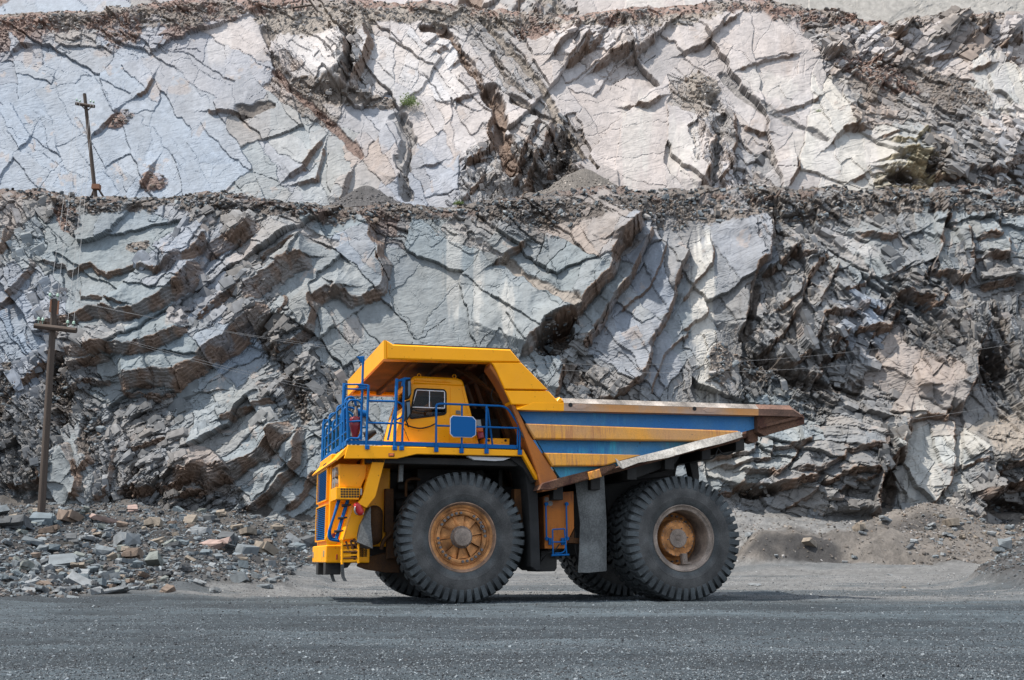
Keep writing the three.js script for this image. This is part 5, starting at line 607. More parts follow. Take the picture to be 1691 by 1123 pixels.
// headlight box, strut, ladder
const HZ = 2.25;
part('headlight_box', [prism([Z4(232, 168, HZ), Z4(450, 172, HZ), Z4(438, 272, HZ), Z4(402, 352, HZ), Z4(236, 346, HZ)], 1.25, HZ)], PT.yellow);
for (const y of [2.86, 2.62]) part('headlight', [discX(Z4(232, 250, HZ)[0] - 0.02, y, HZ - 0.25, 0.12, 0.08, 20), discX(Z4(232, 250, HZ)[0] - 0.02, y, HZ - 0.6, 0.12, 0.08, 20)], PT.lamp);
const vb = [Z4(210, 346, HZ + 0.12), Z4(412, 352, HZ + 0.12), Z4(386, 446, HZ + 0.12), Z4(210, 442, HZ + 0.12)];
part('vent_box', [prism(vb, 1.35, HZ + 0.12)], PT.yellow);
{ const cells = []; for (let i = 0; i < 7; i++) for (let j = 0; j < 4; j++) { const x = 246 + i * 21, y = 358 + j * 19; cells.push(prism([Z4(x, y, HZ + 0.125), Z4(x + 16, y, HZ + 0.125), Z4(x + 16, y + 14, HZ + 0.125), Z4(x, y + 14, HZ + 0.125)], HZ + 0.1, HZ + 0.128, 0)); } part('vent_openings', cells, PT.dark); }
part('marker_lamp', [prism([Z4(400, 358, HZ + 0.2), Z4(414, 362, HZ + 0.2), Z4(412, 408, HZ + 0.2), Z4(400, 412, HZ + 0.2)], HZ + 0.11, HZ + 0.2)], PT.lamp);
part('deck_strut', [loft([[at3(Z4(495, 134, 2.5), 2.5), at3(Z4(590, 128, 2.5), 2.5), at3(Z4(590, 128, 2.5), 1.9), at3(Z4(495, 134, 2.5), 1.9)], [at3(Z4(412, 430, 2.5), 2.5), at3(Z4(514, 420, 2.5), 2.5), at3(Z4(514, 420, 2.5), 1.9), at3(Z4(412, 430, 2.5), 1.9)], [at3(Z4(378, 474, 2.5), 2.5), at3(Z4(445, 506, 2.5), 2.5), at3(Z4(445, 506, 2.5), 1.9), at3(Z4(378, 474, 2.5), 1.9)]])], PT.yellow);
part('deck_strut_brace', [prism([Z4(425, 124, 2.3), Z4(446, 124, 2.3), Z4(432, 172, 2.3), Z4(412, 172, 2.3)], 1.9, 2.3), prism([Z4(452, 126, 2.35), Z4(492, 130, 2.35), Z4(450, 300, 2.35), Z4(440, 280, 2.35)], 1.8, 2.2)], PT.yellow);
part('ladder_panel', [prism([Z4(356, 452, 2.1), Z4(372, 470, 2.1), Z4(440, 520, 2.1), Z4(376, 742, 2.1), Z4(268, 756, 2.1)], 1.25, 2.1)], PT.yellow);
part('ladder_side', [prism([Z4(250, 450, 1.85), Z4(345, 450, 1.85), Z4(240, 790, 1.85), Z4(165, 790, 1.85), Z4(150, 740, 1.85)], 1.25, 1.3)], PT.yellow);
part('ladder_rail', [pipe([at3(Z4(236, 448, 2.0), 2.0), at3(Z4(152, 700, 2.0), 2.0), at3(Z4(158, 752, 2.0), 2.0), at3(Z4(238, 764, 2.0), 2.0)], 0.03, 0.14), pipe([at3(Z4(226, 448, 1.95), 1.95), at3(Z4(162, 690, 1.95), 1.95), at3(Z4(172, 742, 1.95), 1.95), at3(Z4(215, 752, 1.95), 1.95)], 0.025, 0.12)], PT.blue);
part('ladder_rail', [pipe([at3(Z4(305, 448, 2.12), 2.12), at3(Z4(216, 748, 2.12), 2.12)], 0.03), pipe([at3(Z4(294, 448, 2.06), 2.06), at3(Z4(206, 744, 2.06), 2.06)], 0.022)], PT.blue);
[[270, 490], [240, 588], [212, 690]].forEach(([x, y]) => part('ladder_clamp', [prism([Z4(x - 10, y - 10, 2.2), Z4(x + 56, y - 12, 2.2), Z4(x + 58, y, 2.2), Z4(x + 20, y + 8, 2.2), Z4(x - 10, y + 10, 2.2)], 2.02, 2.2)], PT.dark));
part('ladder_pin', [disc(...Z4(197, 718, 2.0), 1.86, 0.045, 0.06)], PT.redLens);
{ // folding step basket at the ladder's foot
  const b = group('step_basket', truck), zz = 2.2, A = (x, y, z = zz) => at3(Z4(x, y, zz), z), rail = (a, c, r = 0.022) => rod(a, c, r, 6);
  part('basket_post', [rail(A(256, 760), A(256, 945), 0.03), rail(A(384, 750), A(382, 935), 0.03), rail(A(242, 752), A(262, 792), 0.03), rail(A(366, 740), A(392, 788), 0.03)], PT.yellow, b);
  for (const y of [778, 830, 870, 915]) part('step_rung', [loft([[A(256, y), A(256, y + 12), A(256, y + 12, zz - 0.3), A(256, y, zz - 0.3)], [A(384, y - 6), A(384, y + 6), A(384, y + 6, zz - 0.3), A(384, y - 6, zz - 0.3)]])], PT.yellow, b);
  part('basket_grid', [rail(A(285, 765), A(305, 828)), rail(A(320, 762), A(342, 828)), rail(A(350, 758), A(376, 826)), rail(A(250, 800, zz - 0.02), A(388, 794, zz - 0.02)), rail(A(256, 850), A(384, 845)), rail(A(256, 900), A(384, 893))], PT.shadeYellow, b);
  part('basket_back', [rail(A(270, 770, zz - 0.35), A(270, 930, zz - 0.35), 0.03), rail(A(372, 760, zz - 0.35), A(370, 925, zz - 0.35), 0.03)], PT.shadeYellow, b);
}
part('splash_guard', [loft([[at3(Z4(478, 500, 2.4), 2.4), at3(Z4(484, 500, 2.4), 1.6), at3(Z4(476, 500, 2.4), 1.6)].concat([at3(Z4(472, 505, 2.4), 2.4)]), [at3(Z4(478, 640, 2.4), 2.42), at3(Z4(482, 640, 2.4), 1.5), at3(Z4(400, 650, 2.4), 1.5), at3(Z4(402, 640, 2.4), 2.38)], [at3(Z4(492, 822, 2.4), 2.45), at3(Z4(494, 822, 2.4), 1.5), at3(Z4(378, 800, 2.4), 1.5), at3(Z4(376, 772, 2.4), 2.38)]])], PT.flap);
part('fire_bottle', [(() => { const g = new THREE.CapsuleGeometry(0.085, 0.14, 6, 14); g.rotateZ(0.5); const c = Z4(388, 516, 2.5); g.translate(c[0], c[1], 2.45); return soft(g); })()], PT.red);
part('fire_bottle_bracket', [(() => { const g = new THREE.TorusGeometry(0.1, 0.018, 6, 18); const c = Z4(380, 522, 2.5); g.rotateY(0.7); g.translate(c[0], c[1], 2.45); return soft(g); })(), box(Z4(395, 550, 2.5)[0], Z4(425, 550, 2.5)[0], Z4(395, 560, 2.5)[1], Z4(395, 530, 2.5)[1], 2.4, 2.5)], PT.lamp);

// --- cab ---
const CZ = 2.15, CF = 0.35;
{
  const outline = [Z5(255, 92, CZ), Z5(755, 92, CZ), Z5(790, 116, CZ), Z5(938, 702, CZ), Z5(60, 720, CZ), Z5(75, 640, CZ), Z5(160, 330, CZ), Z5(236, 130, CZ)];
  const hole = [Z5(304, 136, CZ), Z5(582, 148, CZ), Z5(600, 172, CZ), Z5(602, 380, CZ), Z5(586, 402, CZ), Z5(250, 446, CZ), Z5(226, 432, CZ), Z5(228, 400, CZ), Z5(284, 150, CZ)];
  part('cab_wall', prismHole(outline, hole, CZ - 0.06, CZ), PT.yellow);
  part('cab_wall', prismHole(outline, [Z5(230, 260, CZ), Z5(300, 250, CZ), Z5(330, 300, CZ), Z5(230, 320, CZ)], CF, CF + 0.06), PT.shadeYellow);
  const tf = Z5(250, 92, CZ), bf = Z5(60, 720, CZ), mf = Z5(160, 330, CZ), tb = Z5(790, 116, CZ), bb = Z5(938, 702, CZ);
  part('cab_rear', [slab([tb[0], tb[1], CZ - 0.061], [bb[0], bb[1], CZ - 0.061], [bb[0], bb[1], CF + 0.061], [tb[0], tb[1], CF + 0.061], 0.05)], PT.yellow);
  const fz = [CZ - 0.062, CF + 0.062];
  part('cab_front', [slab([mf[0], mf[1], fz[0]], [mf[0], mf[1], fz[1]], [bf[0], bf[1], fz[1]], [bf[0], bf[1], fz[0]], 0.05), slab([tf[0], tf[1], fz[0]], [tf[0], tf[1], fz[0] - 0.1], [mf[0], mf[1], fz[0] - 0.1], [mf[0], mf[1], fz[0]], 0.05), slab([tf[0], tf[1], fz[1] + 0.1], [tf[0], tf[1], fz[1]], [mf[0], mf[1], fz[1]], [mf[0], mf[1], fz[1] + 0.1], 0.05)], PT.yellow);
  part('windscreen', [slab([tf[0] + 0.02, tf[1] - 0.05, fz[0] - 0.1], [tf[0] + 0.02, tf[1] - 0.05, fz[1] + 0.1], [mf[0] + 0.02, mf[1], fz[1] + 0.1], [mf[0] + 0.02, mf[1], fz[0] - 0.1], 0.004)], PT.glass);
  const roof = [Z5(252, 92, CZ + 0.03), Z5(250, 40, CZ + 0.03), Z5(275, 8, CZ + 0.03), Z5(300, 4, CZ + 0.03), Z5(720, 26, CZ + 0.03), Z5(765, 42, CZ + 0.03), Z5(786, 72, CZ + 0.03), Z5(796, 118, CZ + 0.03)];
  part('cab_roof', prism(roof, CF - 0.03, CZ + 0.03, 0.05), PT.yellow);
  part('roof_gutter', [rod(at3(Z5(270, 48, CZ + 0.05), CZ + 0.045), at3(Z5(650, 72, CZ + 0.05), CZ + 0.045), 0.014), rod(at3(Z5(560, 62, CZ + 0.05), CZ + 0.06), at3(Z5(600, 48, CZ + 0.05), CZ + 0.06), 0.01)], PT.yellow);
  for (const x of [325, 688]) part('lifting_eye', [(() => { const g = new THREE.TorusGeometry(0.04, 0.012, 6, 14); const c = Z5(x, x > 500 ? 10 : 0, 1.9); g.translate(c[0], c[1], 1.9); return soft(g); })()], PT.yellow);
  // door seams: real thin gaps beside proud panels
  const dz = CZ + 0.012;
  part('door', [prismHole([Z5(262, 100, dz), Z5(640, 120, dz), Z5(634, 690, dz), Z5(240, 690, dz), Z5(168, 600, dz), Z5(185, 420, dz)], hole, CZ + 0.001, dz)], PT.yellow);
  part('side_panel', [prism([Z5(648, 120, dz), Z5(756, 122, dz), Z5(890, 692, dz), Z5(640, 692, dz)], CZ + 0.001, dz, 0.004)], PT.yellow);
  part('corner_panel', [prism([Z5(763, 124, dz), Z5(790, 124, dz), Z5(932, 696, dz), Z5(898, 694, dz)], CZ + 0.001, dz, 0.004)], PT.yellow);
  const win = group('side_window', truck), H = (x, y, z) => at3(Z5(x, y, z), z), wz = CZ + 0.02;
  part('window_seal', [pipe([H(304, 138, wz), H(580, 150, wz), H(600, 172, wz), H(600, 382, wz), H(584, 400, wz), H(250, 443, wz), H(228, 430, wz), H(284, 150, wz), H(304, 138, wz), H(400, 142, wz)], 0.022, 0.04, 6)], PT.black, win);
  part('window_frame', [pipe([H(300, 150, wz), H(586, 164, wz), H(588, 338, wz), H(250, 326, wz), H(300, 150, wz), H(330, 151, wz)], 0.014, 0.02, 6), rod(H(432, 152, wz), H(430, 334, wz), 0.012)], PT.white, win);
  part('window_glass', [prism([Z5(302, 142, CZ), Z5(582, 152, CZ), Z5(597, 380, CZ), Z5(250, 440, CZ), Z5(232, 428, CZ)], CZ - 0.02, CZ - 0.015, 0)], PT.glass, win);
  part('cab_interior', [box(-4.0, -2.45, 3.45, 3.6, CF + 0.08, CZ - 0.08), box(-2.62, -2.52, 3.6, 4.95, CF + 0.08, CZ - 0.08), box(-4.05, -3.7, 3.6, 4.15, CF + 0.1, CZ - 0.1)], PT.dark);
  part('driver_seat', [box(-3.35, -2.8, 3.85, 4.02, 0.85, 1.5, 0.05), prism([Z5(390, 330, 1.7), Z5(415, 290, 1.7), Z5(455, 262, 1.7), Z5(464, 300, 1.7), Z5(462, 420, 1.7), Z5(380, 420, 1.7)], 1.15, 1.7, 0.05), prism([Z5(250, 345, 1.8), Z5(380, 340, 1.8), Z5(382, 400, 1.8), Z5(300, 420, 1.8), Z5(250, 400, 1.8)], 1.0, 1.8, 0.04)], PT.seat);
  part('door_handle', [box(...[Z5(706, 360, 2.2)[0], Z5(752, 360, 2.2)[0], Z5(700, 398, 2.2)[1], Z5(700, 358, 2.2)[1]], CZ + 0.005, CZ + 0.05)], PT.grey);
  part('cab_hose', [pipe([H(175, 500, 2.25), H(230, 525, 2.25), H(310, 545, 2.25), H(380, 542, 2.25), H(450, 520, 2.25), H(495, 495, 2.25)], 0.016, 0.2), pipe([H(165, 540, 2.25), H(222, 675, 2.25)], 0.007), pipe([H(245, 345, 2.3), H(330, 370, 2.3), H(400, 372, 2.3), H(490, 340, 2.7)], 0.014, 0.2)], PT.black);
  // mirrors
  const mirrorBox = (pts, z) => [loft([pts.map((p) => at3(Z5(p[0], p[1], z), z)), pts.map((p) => at3(Z5(p[0] - 6, p[1], z), z - 0.3))])];
  part('mirror', mirrorBox([[190, 40], [240, 30], [246, 190], [228, 235], [180, 235]], 2.5), PT.black);
  part('mirror', mirrorBox([[188, 262], [232, 252], [242, 400], [205, 460], [178, 450]], 2.5), PT.black);
  part('mirror_face', [prism([Z5(208, 60, 2.52), Z5(238, 50, 2.52), Z5(240, 190, 2.52), Z5(212, 222, 2.52)], 2.5, 2.515), prism([Z5(196, 275, 2.52), Z5(232, 268, 2.52), Z5(236, 390, 2.52), Z5(205, 440, 2.52)], 2.5, 2.515)], PT.mirror);
  part('mirror_bracket', [prism([Z5(115, 40, 2.6), Z5(180, 15, 2.6), Z5(242, 18, 2.6), Z5(240, 32, 2.6), Z5(190, 42, 2.6), Z5(182, 100, 2.6), Z5(150, 105, 2.6), Z5(155, 55, 2.6), Z5(118, 58, 2.6)], 2.45, 2.55)], PT.blue);
  part('mirror_arm', [pipe([H(190, 460, 2.5), H(215, 530, 2.4)], 0.02)], PT.black);
}
// on the deck behind the cab
part('relay_box', [prism([Z5(1002, 645, 2.3), Z5(1258, 650, 2.3), Z5(1256, 735, 2.3), Z5(1004, 730, 2.3)], 1.8, 2.3)], PT.yellow);
part('relay_box_bolt', [disc(...Z5(1042, 668, 2.31), 2.305, 0.03, 0.02), disc(...Z5(1216, 670, 2.31), 2.305, 0.03, 0.02)], PT.black);
part('cabinet', [box(-2.1, -1.45, 3.41, 4.3, -2.4, 1.2), box(-3.0, -1.5, 3.41, 4.7, -2.5, 0.0)], PT.dark);
part('lamp_cluster', [prism([Z5(918, 455, 2.4), Z5(962, 452, 2.4), Z5(970, 530, 2.4), Z5(920, 520, 2.4)], 2.3, 2.4)], PT.lamp);
part('lamp_cluster_lens', [prism([Z5(920, 540, 2.4), Z5(985, 538, 2.4), Z5(988, 580, 2.4), Z5(930, 580, 2.4)], 2.3, 2.4)], PT.orangeLens);
part('lamp_cluster_lens', [prism([Z5(932, 584, 2.4), Z5(990, 582, 2.4), Z5(998, 640, 2.4), Z5(940, 650, 2.4)], 2.3, 2.4)], PT.redLens);
part('work_lamp', [(() => { const g = new THREE.SphereGeometry(0.12, 16, 12); g.scale(0.7, 1.1, 1); const c = Z5(1408, 592, 2.75); g.translate(c[0], c[1], 2.75); return soft(g); })(), rod(at3(Z5(1370, 520, 2.75), 2.75), at3(Z5(1410, 590, 2.75), 2.75), 0.015)], PT.bolt);
// --- handrails ---
const RZ = 2.74, R0 = 0.026, H5 = (x, y, z = RZ) => at3(Z5(x, y, z), z), H3 = (x, y, z = RZ) => at3(Z3(x, y, z), z);
part('handrail', [pipe([H5(500, 740), H5(502, 300), H5(545, 291), H5(1225, 317), H5(1366, 530), H5(1358, 790)], R0, 0.16)], PT.blue);
part('handrail', [rod(H5(510, 517), H5(1365, 543), 0.022), rod(H5(766, 300), H5(764, 780), 0.024), rod(H5(1020, 310), H5(1016, 790), 0.028), rod(H5(1030, 340), H5(1080, 710, 2.5), 0.024), rod(H5(1340, 545), H5(1338, 745), 0.02)], PT.blue);
part('toe_board', [prism([Z3(328, 850, RZ), Z3(1072, 872, RZ), Z5(1358, 718, RZ), Z5(1358, 758, RZ), Z5(0, 720, RZ), Z3(320, 882, RZ)], RZ - 0.035, RZ - 0.012, 0.004)], PT.blue);
for (const [x, y] of [[490, 905], [722, 912], [780, 912]]) part('rail_bracket', [prism([Z3(x - 19, y - 10, RZ), Z3(x + 19, y - 10, RZ), Z3(x + 19, y + 26, RZ), Z3(x - 19, y + 26, RZ)], 2.76, 2.80), disc(...Z3(x - 9, y + 18, 2.81), 2.805, 0.016, 0.02, 8), disc(...Z3(x + 10, y + 18, 2.81), 2.805, 0.016, 0.02, 8)], PT.blue);
for (const [x, y] of [[498, 750], [758, 762], [1016, 768], [1358, 778]]) part('rail_bracket', [prism([Z5(x - 22, y - 10, RZ), Z5(x + 22, y - 10, RZ), Z5(x + 22, y + 40, RZ), Z5(x - 22, y + 40, RZ)], 2.76, 2.80), disc(...Z5(x - 10, y + 30, 2.81), 2.805, 0.016, 0.02, 8), disc(...Z5(x + 10, y + 30, 2.81), 2.805, 0.016, 0.02, 8)], PT.blue);
part('handrail', [pipe([H3(720, 935), H3(742, 335)], 0.038), pipe([H3(785, 935), H3(803, 380)], 0.026), pipe([H3(722, 700), H3(795, 716)], 0.022)], PT.blue);
part('handrail', [pipe([H3(735, 545), H3(665, 852)], 0.026), pipe([H3(490, 520), H3(730, 525)], 0.026), pipe([H3(735, 525), H3(785, 545), H3(800, 580), H3(795, 650), H3(742, 680)], 0.022, 0.1), pipe([H3(490, 704), H3(722, 712)], 0.024)], PT.blue);
part('handrail', [pipe([H3(484, 905), H3(503, 388)], 0.03), pipe([H3(306, 382), H3(440, 382), H3(500, 390)], 0.02), pipe([H3(306, 382), H3(300, 398), H3(318, 420), H3(440, 422), H3(490, 412)], 0.02, 0.05)], PT.blue);
part('marker_mast', [pipe([H3(440, 850, 2.5), H3(458, 150, 2.5)], 0.028), prism([Z3(400, 148, 2.5), Z3(470, 143, 2.5), Z3(468, 212, 2.5), Z3(440, 200, 2.5), Z3(418, 166, 2.5)], 2.48, 2.52), prism([Z3(408, 388, 2.5), Z3(495, 388, 2.5), Z3(470, 418, 2.5), Z3(430, 418, 2.5)], 2.5, 2.54)], PT.blue);
part('mast_lamp', [(() => { const g = new THREE.CylinderGeometry(0.07, 0.09, 0.26, 12); g.rotateZ(1.3); const c = Z3(435, 620, 2.5); g.translate(c[0], c[1], 2.5); return soft(g); })()], PT.blue);
part('horn', [(() => { const g = new THREE.CylinderGeometry(0.05, 0.11, 0.26, 12); g.rotateZ(-1.1); const c = Z3(520, 800, 2.3); g.translate(c[0], c[1], 2.3); return soft(g); })(), rod(at3(Z3(490, 800, 2.3), 2.3), at3(Z3(490, 850, 2.3), 2.3), 0.02)], PT.black);
// side loop at the near front corner and the rail along the front edge
part('handrail', [pipe([H3(330, 860), H3(322, 540), H3(350, 512), H3(420, 516), H3(443, 540), H3(440, 850)], R0, 0.12), pipe([H3(330, 696), H3(440, 690)], 0.022), pipe([H3(300, 740, 2.6), H3(296, 590, 2.6), H3(320, 574, 2.6), H3(380, 580, 2.6), H3(402, 620, 2.6), H3(402, 680, 2.6)], 0.026, 0.1), pipe([H3(316, 860), H3(340, 835), H3(420, 840), H3(438, 800)], 0.03, 0.1)], PT.blue);
const frontY = 3.40, fx = -5.36;
[2.3, 1.6, 0.9, 0.2, -0.6, -1.3, -2.0].forEach((z, i) => part('rail_post', [pipe([[fx, frontY - 0.05, z], [fx, i % 2 ? 4.25 : 4.5, z], [fx + 0.18, i % 2 ? 4.3 : 4.55, z - 0.05], [fx + 0.3, 4.2, z - 0.05], [fx + 0.32, frontY, z - 0.05]], 0.03, 0.12)], PT.blue));
for (const y of [4.38, 4.0, 3.7]) part('handrail', [pipe([[fx, y, 2.72], [fx, y, -2.05], [fx + 1.2, y, -2.1]], 0.026, 0.1)], PT.blue);
part('handrail', [pipe([[fx - 0.02, 3.3, -1.6], [fx - 0.02, 4.5, -1.6]], 0.03, 0.12), pipe([[fx, 3.45, 1.9], [fx + 0.02, 4.9, 1.9]], 0.045)], PT.blue);
part('toe_board', [box(fx - 0.012, fx + 0.012, 3.405, 3.53, -2.05, 2.68)], PT.blue);
// the blank blue board on the rail
{ const rs = (k, z) => { const c = [[645, 440], [672, 412], [880, 424], [914, 462], [912, 612], [872, 640], [676, 634], [645, 600]], mx = 780, my = 526; return c.map(([x, y]) => Z5(mx + (x - mx) * k, my + (y - my) * k, z)); };
  part('board_frame', prism(rs(1, 2.82), 2.78, 2.815, 0.006), PT.white); part('blue_board', prism(rs(0.955, 2.825), 2.80, 2.825, 0.004), PT.blue); }

// --- dump body ---
const SZ = 2.92, PZ = 2.64;
{
  const E = (p, z) => at3(p, z), yl = PT.yellow, dy = PT.dustyYellow;
  const beam = [Z1(330, 52, SZ), Z1(358, 68, SZ), Z1(820, 88, SZ), Z1(862, 138, SZ), Z1(742, 138, SZ), Z1(330, 126, SZ)];
  part('canopy_beam', prism(beam, SZ - 0.35, SZ, 0.03), yl);
  part('canopy_beam', prism(beam, -SZ, -SZ + 0.35, 0.03), yl);
  part('canopy_strip', [prism([Z1(362, 64, SZ - 0.1), Z1(818, 84, SZ - 0.1), Z1(820, 90, SZ - 0.1), Z1(362, 70, SZ - 0.1)], -SZ, SZ - 0.1, 0.005)], PT.dark);
  const c0 = Z1(330, 52, SZ), c1 = Z1(330, 126, SZ);
  part('canopy_front', [slab([c0[0], c0[1], -SZ], [c0[0], c0[1], SZ - 0.002], [c1[0], c1[1], SZ - 0.002], [c1[0], c1[1], -SZ], 0.06)], PT.yellow);
  const rx = Z1(862, 138, SZ)[0];
  part('canopy_plate', [box(c0[0] + 0.07, rx - 0.2, 5.42, 5.5, -SZ + 0.36, SZ - 0.36)], PT.shadeYellow);
  for (const x of [-3.9, -3.2, -2.5, -1.9]) part('canopy_rib', [box(x, x + 0.12, 5.32, 5.42, -SZ + 0.36, SZ - 0.36)], PT.shadeYellow);
  part('canopy_brace', [loft([[E(Z1(570, 142, 1.6), 1.6), E(Z1(620, 142, 1.6), 1.6), E(Z1(620, 142, 1.6), 1.4), E(Z1(570, 142, 1.6), 1.4)], [E(Z1(770, 262, 2.4), 2.4), E(Z1(800, 290, 2.4), 2.4), E(Z1(800, 290, 2.4), 2.2), E(Z1(770, 262, 2.4), 2.2)]])], PT.shadeYellow);
  part('canopy_cable', [pipe([E(Z1(800, 245, 2.3), 2.3), E(Z1(760, 232, 2.3), 2.3), E(Z1(742, 262, 2.3), 2.3), E(Z1(752, 295, 2.3), 2.3), E(Z1(785, 302, 2.3), 2.3), E(Z1(798, 270, 2.3), 2.3)], 0.012, 0.3)], PT.dark);
  part('canopy_strut', prism([Z1(742, 140, SZ), Z1(862, 140, SZ), Z1(968, 247, SZ), Z1(797, 245, SZ), Z1(765, 175, SZ), Z1(752, 150, SZ)], SZ - 0.5, SZ, 0.02), yl);
  part('canopy_strut', prism([Z1(798, 250, SZ), Z1(970, 252, SZ), Z1(1004, 288, SZ), Z2(185, 102, SZ), Z2(205, 120, SZ), Z1(1000, 310, SZ), Z1(825, 306, SZ)], SZ - 0.5, SZ - 0.002, 0.02), yl);
  part('canopy_strut', prism([Z1(742, 140, SZ), Z1(862, 140, SZ), Z1(1004, 320, SZ), Z1(845, 325, SZ), Z1(765, 175, SZ)], -SZ, -SZ + 0.5, 0.02), yl);
  // side plates, ribs, rails (both sides: the far side is the same)
  const plate = [Z1(842, 318, PZ), Z2(1130, 180, PZ), Z2(1142, 245, PZ), Z2(960, 300, PZ), Z2(420, 440, PZ), Z2(190, 492, PZ), Z2(95, 320, PZ)];
  for (const s of [1, -1]) {
    const z = (a, b) => (s > 0 ? [a, b] : [-b, -a]);
    part('body_panel', prism([Z1(842, 318, PZ), Z2(1130, 180, PZ), Z2(1142, 245, PZ), Z2(1000, 285, PZ), Z2(48, 260, PZ)], ...z(PZ - 0.08, PZ), 0), PT.bodyBlue);
    part('body_panel', prism([Z2(48, 262, PZ), Z2(1000, 287, PZ), Z2(960, 300, PZ), Z2(560, 404, PZ), Z2(130, 398, PZ)], ...z(PZ - 0.08, PZ), 0), PT.bodyBlue2);
    tag(part('body_panel', prism([Z2(130, 400, PZ), Z2(558, 406, PZ), Z2(420, 440, PZ), Z2(190, 492, PZ)], ...z(PZ - 0.08, PZ), 0), PT.bodyTeal), 'turquoise bleached lowest strip');
    part('body_rib', prism([Z2(24, 228, SZ), Z2(1030, 262, SZ), Z2(1045, 268, SZ), Z2(930, 314, SZ), Z2(66, 302, SZ)], ...z(PZ - 0.02, SZ), 0.03), dy);
    part('body_rib', prism([Z2(112, 367, SZ), Z2(575, 378, SZ), Z2(400, 430, SZ), Z2(150, 432, SZ)], ...z(PZ - 0.02, SZ), 0.03), dy);
    // top rail with a sloped shoulder
    const ring = (t, b, zs = s) => { const T = t[1], B = b[1], x = t[0], xb = b[0]; return [[xb, B, zs * (PZ - 0.1)], [xb, B, zs * SZ], [x, T - 0.13, zs * SZ], [x, T, zs * (SZ - 0.16)], [x, T, zs * (PZ - 0.1)]]; };
    const secs = [ring(Z1(845, 302, SZ), Z1(848, 326, SZ)), ring(Z2(60, 103, SZ), Z2(60, 165, SZ)), ring(Z2(205, 105, SZ), Z2(205, 168, SZ)), ring(Z2(700, 121, SZ), Z2(700, 179, SZ)), ring(Z2(1130, 135, SZ), Z2(1130, 190, SZ)), ring(Z2(1292, 139, SZ), Z2(1292, 195, SZ)), ring(Z2(1346, 180, SZ), Z2(1350, 198, SZ))];
    const cut = (a, b) => (s > 0 ? loft(secs.slice(a, b).map((r) => r.slice().reverse())) : loft(secs.slice(a, b)));
    part('body_rail', [cut(0, 3)], yl); part('body_rail', [cut(2, 5)], PT.rail);
    tag(part('body_rail', [cut(4, 7)], PT.tail), 'rust-brown tail end of the top rail');
    for (const [a, b] of [[2, 4], [4, 6]]) part('rail_shoulder', loft(secs.slice(a, b + 1).map((r) => { const p = r[2], q = r[3], o = [[p[0], p[1], p[2]], [p[0], p[1] + 0.005, p[2] + s * 0.005], [q[0], q[1] + 0.006, q[2] + s * 0.004], [q[0], q[1] - 0.01, q[2] - s * 0.01]]; return s > 0 ? o : o.slice().reverse(); })), a === 2 ? PT.dust : PT.tail);
    part('tail_wall', prism([Z2(1126, 192, SZ - 0.1), Z2(1340, 192, SZ - 0.1), Z2(1350, 200, SZ - 0.1), Z2(1350, 232, SZ - 0.1), Z2(1160, 288, SZ - 0.1), Z2(1128, 270, SZ - 0.1)], ...z(PZ - 0.1, SZ - 0.1)), PT.brown);
    part('tail_edge', prism([Z2(1140, 240, SZ), Z2(1345, 184, SZ), Z2(1350, 200, SZ), Z2(1142, 252, SZ)], ...z(SZ - 0.12, SZ - 0.02)), PT.brown);
    part('front_post', prism([Z1(742, 142, SZ - 0.04), Z1(765, 175, SZ - 0.04), Z1(797, 245, SZ - 0.04), Z1(850, 330, SZ - 0.04), Z1(892, 420, SZ - 0.04), Z1(965, 530, SZ - 0.04), Z1(1004, 592, SZ - 0.04), Z1(1004, 640, SZ - 0.04), Z1(946, 650, SZ - 0.04), Z1(930, 580, SZ - 0.04), Z1(875, 430, SZ - 0.04), Z1(820, 300, SZ - 0.04), Z1(775, 215, SZ - 0.04), Z1(738, 160, SZ - 0.04)], ...z(PZ - 0.3, SZ - 0.04), 0.02), PT.orange);
    part('floor_beam', prism([Z2(85, 545, SZ - 0.02), Z2(100, 512, SZ - 0.02), Z2(182, 488, SZ - 0.02), Z2(452, 420, SZ - 0.02), Z2(456, 436, SZ - 0.02), Z2(384, 478, SZ - 0.02), Z2(330, 492, SZ - 0.02), Z2(140, 545, SZ - 0.02)], ...z(PZ - 0.3, SZ - 0.02), 0.02), PT.brown);
    part('floor_pad', prism([Z2(320, 460, SZ + 0.03), Z2(376, 444, SZ + 0.03), Z2(386, 482, SZ + 0.03), Z2(330, 496, SZ + 0.03)], ...z(SZ - 0.1, SZ + 0.03)), dy);
    part('floor_pad_disc', [disc(...Z2(353, 470, SZ + 0.05), s * (SZ + 0.035), 0.09, 0.02, 20)], dy);
    // grey lip along the lower edge, dented, with straps
    const top = [[448, 392], [470, 408], [560, 384], [700, 350], [850, 308], [960, 284], [1042, 265]], bot = [[466, 432], [484, 441], [560, 417], [700, 388], [850, 350], [950, 322], [1056, 294]];
    const lipRings = top.map((t, i) => { const a = Z2(t[0], t[1], SZ), b = Z2(bot[i][0], bot[i][1] + (i % 2 ? 3 : -2), SZ + 0.1), k = 0.03; return [[a[0], a[1], s * SZ], [b[0], b[1], s * (SZ + 0.10)], [b[0], b[1], s * (SZ + 0.10 - k)], [a[0], a[1], s * (SZ - k)]]; });
    part('body_lip', loft(s > 0 ? lipRings : lipRings.map((r) => r.slice().reverse())), PT.lip);
